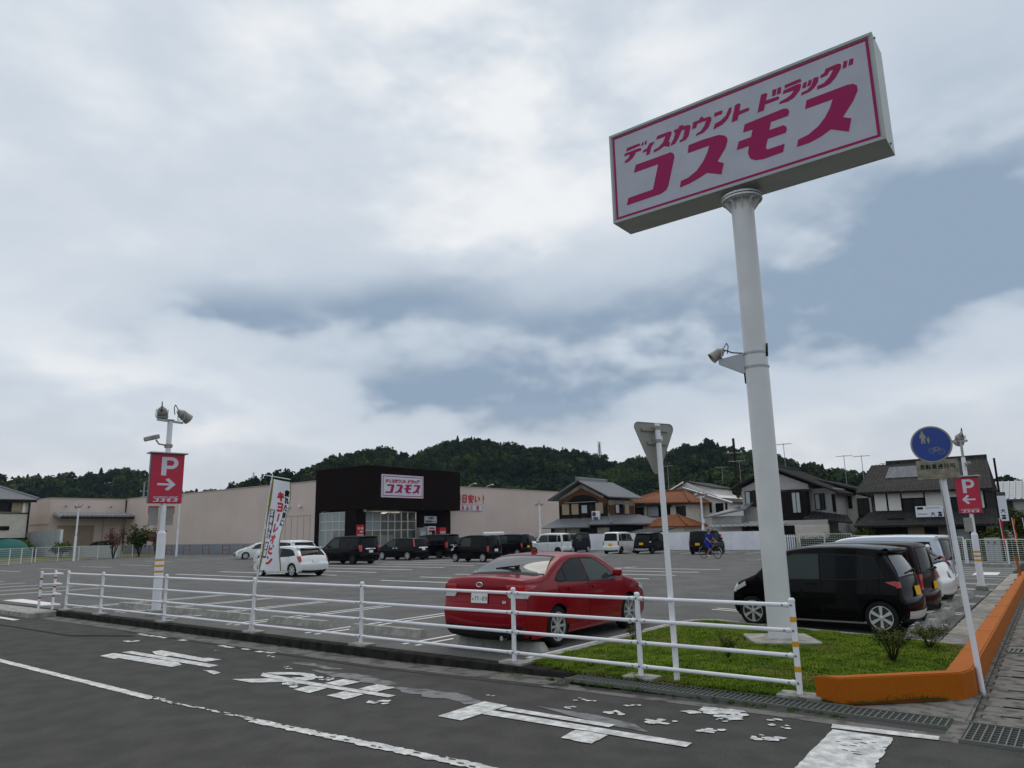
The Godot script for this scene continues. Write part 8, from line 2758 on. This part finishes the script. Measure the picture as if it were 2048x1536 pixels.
func make_grass() -> void:
	var kinds := [tuft(71, 18, 0.036), tuft(72, 18, 0.044), tuft(73, 16, 0.055)]
	var lawn := pv([-3.66, -0.14, -3.70, -5.0, -3.60, -5.38, -3.32, -5.62, 0.56, -4.50, 1.16, -4.38, 1.22, -0.76, 0.42, 0.02, 0.1, 0.08, -2.75, 0.12])
	var fn := FastNoiseLite.new()
	fn.seed = 9
	fn.frequency = 0.55
	fn.fractal_octaves = 3
	var w := [[], [], []]
	var tries := 0
	while tries < 42000:
		tries += 1
		var p := Vector2(rng.randf_range(-3.75, 1.3), rng.randf_range(-5.7, 0.15))
		if not Geometry2D.is_point_in_polygon(p, lawn): continue
		if p.distance_to(Vector2(-1.41, -3.63)) < 0.58: continue
		var n := fn.get_noise_2dv(p)
		var n2 := fn.get_noise_2dv(p * 3.0 + Vector2(50, 0))
		var dry := smoothstep(0.15, 0.5, n + 0.25 * n2 + 0.12 * smoothstep(-1.2, 0.0, p.y))
		if rng.randf() < dry * 0.35: continue
		var s := (0.85 + 0.6 * n2) * rng.randf_range(0.7, 1.15) * (1.0 - 0.35 * dry)
		s = clampf(s, 0.35, 1.5)
		var c := Color(0.078, 0.138, 0.014).lerp(Color(0.165, 0.235, 0.024), clampf(0.5 + 0.9 * n2 + rng.randf_range(-0.3, 0.3), 0, 1)).lerp(Color(0.17, 0.165, 0.040), dry * 0.7)
		w[rng.randi() % 3].append([Transform3D(Basis(Vector3.UP, rng.randf() * TAU).scaled(Vector3(1.15, s, 1.15)), Vector3(p.x, lawn_y(p.x, p.y) - 0.004, p.y)), c])
	# a few sprouts along the grate and the road edge
	for i in 60:
		var x := rng.randf_range(-3.6, 0.6)
		w[2].append([Transform3D(Basis(Vector3.UP, rng.randf() * TAU).scaled(Vector3(0.8, rng.randf_range(0.3, 0.9), 0.8)), Vector3(x, -0.03, 0.53 + rng.randf_range(-0.03, 0.05))), Color(0.05, 0.09, 0.015)])
	for i in 90:
		var x := -14.0 + pow(rng.randf(), 0.8) * 10.0
		w[1].append([Transform3D(Basis(Vector3.UP, rng.randf() * TAU).scaled(Vector3(0.6, rng.randf_range(0.2, 0.5), 0.6)), Vector3(x, -0.138, 0.18 + rng.randf_range(0.0, 0.05))), Color(0.05, 0.075, 0.015)])
	var root := Node3D.new()
	root.name = "lawn_grass"
	add_child(root)
	tag(root, "short uneven lawn grass in the corner bed round the big sign pole", "grass")
	root.set_meta("kind", "stuff")
	for k in 3:
		var mm := MultiMesh.new()
		mm.transform_format = MultiMesh.TRANSFORM_3D
		mm.use_colors = true
		mm.mesh = kinds[k]
		mm.instance_count = w[k].size()
		for i in w[k].size():
			mm.set_instance_transform(i, w[k][i][0])
			mm.set_instance_color(i, w[k][i][1])
		var o := MultiMeshInstance3D.new()
		o.name = "grass_tufts"
		o.multimesh = mm
		o.material_override = M.grass
		root.add_child(o, true)
		o.set_meta("kind", "stuff")

# ---------------------------------------------------------------- the cyclist
# one smooth surface round tapered bones (a, b, ra, rb), by surface nets
func skin_mesh(bones: Array, cell: float, soft: float) -> ArrayMesh:
	var lo := Vector3(1e9, 1e9, 1e9)
	var hi := -lo
	for b in bones:
		var r: float = maxf(b[2], b[3]) + cell * 2.5
		for p in [b[0], b[1]]:
			lo = lo.min(p - Vector3(r, r, r))
			hi = hi.max(p + Vector3(r, r, r))
	var nx := int((hi.x - lo.x) / cell) + 2
	var ny := int((hi.y - lo.y) / cell) + 2
	var nz := int((hi.z - lo.z) / cell) + 2
	var f := PackedFloat32Array()
	f.resize(nx * ny * nz)
	f.fill(1.0)
	for b in bones:
		var a: Vector3 = b[0]
		var c: Vector3 = b[1]
		var r: float = maxf(b[2], b[3]) + cell * 2.2 + soft
		var l := ((a.min(c) - Vector3(r, r, r) - lo) / cell).floor()
		var h := ((a.max(c) + Vector3(r, r, r) - lo) / cell).ceil()
		var ab := c - a
		var inv := 1.0 / maxf(ab.length_squared(), 1e-8)
		for i in range(maxi(0, int(l.x)), mini(nx, int(h.x))):
			for j in range(maxi(0, int(l.y)), mini(ny, int(h.y))):
				for k in range(maxi(0, int(l.z)), mini(nz, int(h.z))):
					var p := lo + Vector3(i, j, k) * cell
					var t := clampf((p - a).dot(ab) * inv, 0.0, 1.0)
					var d := p.distance_to(a + ab * t) - lerpf(b[2], b[3], t)
					var at := (i * ny + j) * nz + k
					var e := f[at]
					var m := maxf(soft - absf(d - e), 0.0) / soft
					f[at] = minf(d, e) - m * m * soft * 0.25
	var vid := {}
	var vs := PackedVector3Array()
	for i in nx - 1:
		for j in ny - 1:
			for k in nz - 1:
				var at := (i * ny + j) * nz + k
				var neg := 0
				var c := []
				for o in 8:
					var q := f[at + ((o & 1) * ny + ((o >> 1) & 1)) * nz + (o >> 2)]
					c.append(q)
					if q < 0.0: neg += 1
				if neg == 0 or neg == 8: continue
				var s := Vector3.ZERO
				var n := 0
				for e in [[0, 1], [2, 3], [4, 5], [6, 7], [0, 2], [1, 3], [4, 6], [5, 7], [0, 4], [1, 5], [2, 6], [3, 7]]:
					var q0: float = c[e[0]]
					var q1: float = c[e[1]]
					if (q0 < 0.0) != (q1 < 0.0):
						var t := q0 / (q0 - q1)
						var p0 := Vector3(e[0] & 1, (e[0] >> 1) & 1, e[0] >> 2)
						var p1 := Vector3(e[1] & 1, (e[1] >> 1) & 1, e[1] >> 2)
						s += p0.lerp(p1, t)
						n += 1
				vid[at] = vs.size()
				vs.append(lo + (Vector3(i, j, k) + s / n) * cell)
	var idx := []
	for i in range(1, nx - 1):
		for j in range(1, ny - 1):
			for k in range(1, nz - 1):
				var at := (i * ny + j) * nz + k
				for ax in 3:
					var step: int = [ny * nz, nz, 1][ax]
					var s0 := f[at] < 0.0
					if s0 == (f[at + step] < 0.0): continue
					var o1: int = [nz, 1, ny * nz][ax]
					var o2: int = [1, ny * nz, nz][ax]
					var qd := [at, at - o1, at - o1 - o2, at - o2]
					var okay := true
					for w in qd:
						if not vid.has(w): okay = false
					if okay:
						var nd := Vector3(); nd[ax] = 1.0 if s0 else -1.0
						idx.append([vid[qd[0]], vid[qd[1]], vid[qd[2]], vid[qd[3]], nd])
	var ns := PackedVector3Array()
	ns.resize(vs.size())
	for q in idx:
		var n := (vs[q[2]] - vs[q[0]]).cross(vs[q[3]] - vs[q[1]])
		if n.dot(q[4]) < 0.0: n = -n
		for w in 4: ns[q[w]] += n
	var g := G.new()
	for q in idx:
		g.q4(vs[q[0]], vs[q[1]], vs[q[2]], vs[q[3]], ns[q[0]].normalized(), ns[q[1]].normalized(), ns[q[2]].normalized(), ns[q[3]].normalized())
	return g.mesh()

func make_cyclist() -> void:
	var at := Vector3(-15.85, 0, -34.7)
	var turn := -1.91
	var b := thing("bicycle", "dark town bicycle ridden across the car park before the black delivery van", "bicycle", at, turn)
	for z in [-0.55, 0.55]:
		var wh := Node3D.new()
		wh.name = "wheel"
		b.add_child(wh, true)
		wh.position = Vector3(0, 0.34, z)
		var g := G.new()
		for i in 28:
			var a0 := TAU * i / 28
			var a1 := TAU * (i + 1) / 28
			g.tube(Vector3(0, cos(a0), sin(a0)) * 0.325, Vector3(0, cos(a1), sin(a1)) * 0.325, 0.018, 0.018, 6, false)
		part("tyre", g, M.rubber, wh)
		g = G.new()
		for i in 14:
			var a0 := TAU * i / 14
			g.tube(Vector3(0.02 if i % 2 else -0.02, 0, 0), Vector3(0, cos(a0), sin(a0)) * 0.31, 0.002, 0.002, 4, false)
		g.tube(Vector3(-0.04, 0, 0), Vector3(0.04, 0, 0), 0.02, 0.02, 8)
		part("spokes", g, M.galv, wh, true)
	var g := G.new()
	for e in [[Vector3(0, 0.34, 0.55), Vector3(0, 0.30, 0.08), 0.012], [Vector3(0, 0.34, 0.55), Vector3(0, 0.72, 0.20), 0.011], [Vector3(0, 0.30, 0.08), Vector3(0, 0.80, 0.23), 0.016], [Vector3(0, 0.30, 0.08), Vector3(0, 0.66, -0.40), 0.018], [Vector3(0, 0.45, 0.13), Vector3(0, 0.74, -0.42), 0.016], [Vector3(0, 0.34, -0.55), Vector3(0, 0.78, -0.43), 0.014], [Vector3(0, 0.78, -0.43), Vector3(0, 0.98, -0.40), 0.014]]:
		g.tube(e[0], e[1], e[2], e[2], 8)
	part("frame", g, M.black, b)
	g = G.new()
	g.path([Vector3(-0.27, 0.98, -0.24), Vector3(-0.24, 1.0, -0.36), Vector3(0, 0.98, -0.42), Vector3(0.24, 1.0, -0.36), Vector3(0.27, 0.98, -0.24)], 0.014, 8)
	part("handlebar", g, M.galv, b)
	g = G.new()
	g.box(Vector3(0, 0.85, 0.25), Vector3(0.17, 0.06, 0.26), Basis(), 0.025)
	part("saddle", g, M.black, b)
	g = G.new()
	g.box(Vector3(0, 0.86, -0.62), Vector3(0.36, 0.24, 0.28), Basis(), 0.02)
	part("basket", g, M.alloydark, b)
	g = G.new()
	for s in [-1.0, 1.0]:
		g.tube(Vector3(0.06 * s, 0.30, 0.08), Vector3(0.08 * s, 0.30 - 0.15 * s, 0.10), 0.01, 0.01, 6)
		g.box(Vector3(0.12 * s, 0.30 - 0.15 * s, 0.10), Vector3(0.09, 0.025, 0.08))
	part("pedals", g, M.black, b)
	for s in [-0.55, 0.55]:
		g = G.new()
		for i in 9:
			var a0 := 0.3 + (PI * 0.55) * i / 9 if s > 0 else -0.3 - (PI * 0.4) * i / 9
			var a1 := 0.3 + (PI * 0.55) * (i + 1) / 9 if s > 0 else -0.3 - (PI * 0.4) * (i + 1) / 9
			g.tube(Vector3(0, 0.34 + cos(a0) * 0.365, s + sin(a0) * 0.365), Vector3(0, 0.34 + cos(a1) * 0.365, s + sin(a1) * 0.365), 0.022, 0.022, 6, false)
		part("mudguard", g, M.galv, b)
	# the rider
	var t := thing("person", "person in a blue short sleeved outfit riding a bicycle across the car park", "person", at, turn)
	var hip := Vector3(0, 0.97, 0.24)
	var chest := Vector3(0, 1.28, 0.10)
	var neck := Vector3(0, 1.47, 0.03)
	var head := Vector3(0.0, 1.63, 0.0)
	var sh := [Vector3(-0.17, 1.42, 0.06), Vector3(0.17, 1.42, 0.06)]
	var el := [Vector3(-0.27, 1.18, -0.04), Vector3(0.27, 1.18, -0.04)]
	var wr := [Vector3(-0.26, 1.04, -0.22), Vector3(0.26, 1.04, -0.22)]
	var hp := [Vector3(-0.09, 0.93, 0.22), Vector3(0.09, 0.93, 0.22)]
	var kn := [Vector3(-0.12, 0.72, -0.16), Vector3(0.12, 0.56, -0.06)]
	var an := [Vector3(-0.12, 0.50, 0.12), Vector3(0.12, 0.20, 0.14)]
	var toe := [Vector3(-0.12, 0.46, -0.02), Vector3(0.12, 0.17, 0.0)]
	var bones := [[hip, chest, 0.13, 0.135], [chest, neck, 0.135, 0.075], [neck, head, 0.055, 0.06], [sh[0], sh[1], 0.062, 0.062], [hp[0], hp[1], 0.11, 0.11]]
	var cloth := [[hip, chest, 0.145, 0.152], [chest, Vector3(0, 1.41, 0.05), 0.152, 0.10], [sh[0], sh[1], 0.078, 0.078], [hp[0], hp[1], 0.128, 0.128]]
	for i in 2:
		bones.append([sh[i], el[i], 0.05, 0.04])
		bones.append([el[i], wr[i], 0.04, 0.028])
		bones.append([hp[i], kn[i], 0.085, 0.058])
		bones.append([kn[i], an[i], 0.056, 0.036])
		bones.append([an[i], toe[i], 0.04, 0.035])
		cloth.append([sh[i], sh[i].lerp(el[i], 0.62), 0.068, 0.066])
		cloth.append([hp[i], hp[i].lerp(kn[i], 0.85), 0.105, 0.09])
	put("body", skin_mesh(bones, 0.02, 0.05), M.skin, t)
	put("clothing", skin_mesh(cloth, 0.02, 0.04), M.bluecloth, t)
	var hb := [[head + Vector3(0, 0.03, 0.012), head + Vector3(0, 0.03, -0.012), 0.088, 0.085], [head + Vector3(0, -0.05, -0.035), head + Vector3(0, 0.0, -0.03), 0.058, 0.07], [head + Vector3(0, 0.005, -0.095), head + Vector3(0, -0.022, -0.108), 0.010, 0.014]]
	for s in [-1.0, 1.0]: hb.append([head + Vector3(0.084 * s, 0.0, 0.01), head + Vector3(0.088 * s, 0.03, 0.018), 0.012, 0.016])
	put("head", skin_mesh(hb, 0.008, 0.02), M.skin, t)
	put("hair", skin_mesh([[head + Vector3(0, 0.055, 0.02), head + Vector3(0, 0.055, 0.0), 0.092, 0.088], [head + Vector3(0, 0.0, 0.045), head + Vector3(0, 0.03, 0.04), 0.072, 0.08]], 0.01, 0.02), M.hair, t)
	g = G.new()
	for s in [-1.0, 1.0]: g.box(head + Vector3(0.032 * s, 0.012, -0.088), Vector3(0.022, 0.010, 0.008))
	g.box(head + Vector3(0, -0.058, -0.09), Vector3(0.045, 0.008, 0.008))
	part("face_features", g, M.hair, t)
	for i in 2:
		var s := -1.0 if i == 0 else 1.0
		var palm: Vector3 = wr[i] + Vector3(0.0, -0.012, -0.06)
		var fb := [[wr[i], palm, 0.026, 0.032]]
		for k in 4:
			var o := palm + Vector3(-0.027 + 0.018 * k, 0.008, -0.03)
			var m := o + Vector3(0, -0.008, -0.028 - 0.004 * (1.5 - absf(k - 1.5)))
			fb.append([o, m, 0.0095, 0.009])
			fb.append([m, m + Vector3(0, -0.034, 0.004), 0.009, 0.008])
			fb.append([m + Vector3(0, -0.034, 0.004), m + Vector3(0, -0.045, 0.026), 0.008, 0.0075])
		var tb := palm + Vector3(-0.03 * s, -0.008, 0.01)
		fb.append([tb, tb + Vector3(-0.014 * s, -0.025, -0.018), 0.011, 0.010])
		fb.append([tb + Vector3(-0.014 * s, -0.025, -0.018), tb + Vector3(0.004 * s, -0.045, -0.03), 0.010, 0.008])
		put("hand", skin_mesh(fb, 0.006, 0.006), M.skin, t)
		g = G.new()
		g.box((an[i] + toe[i]) / 2 + Vector3(0, -0.015, -0.01), Vector3(0.092, 0.075, 0.25), Basis.looking_at((toe[i] - an[i]).normalized()), 0.03)
		part("shoe", g, M.panelwhite, t)

# ---------------------------------------------------------------- all of it
func _ready() -> void:
	rng.seed = 4711
	make_view()
	make_materials()
	make_ground()
	make_edges()
	make_hills()
	make_shop()
	make_houses()
	make_pipe_fence()
	make_big_sign()
	make_parking_signs()
	make_road_signs()
	make_banner()
	make_cars()
	make_cyclist()
	make_plants()
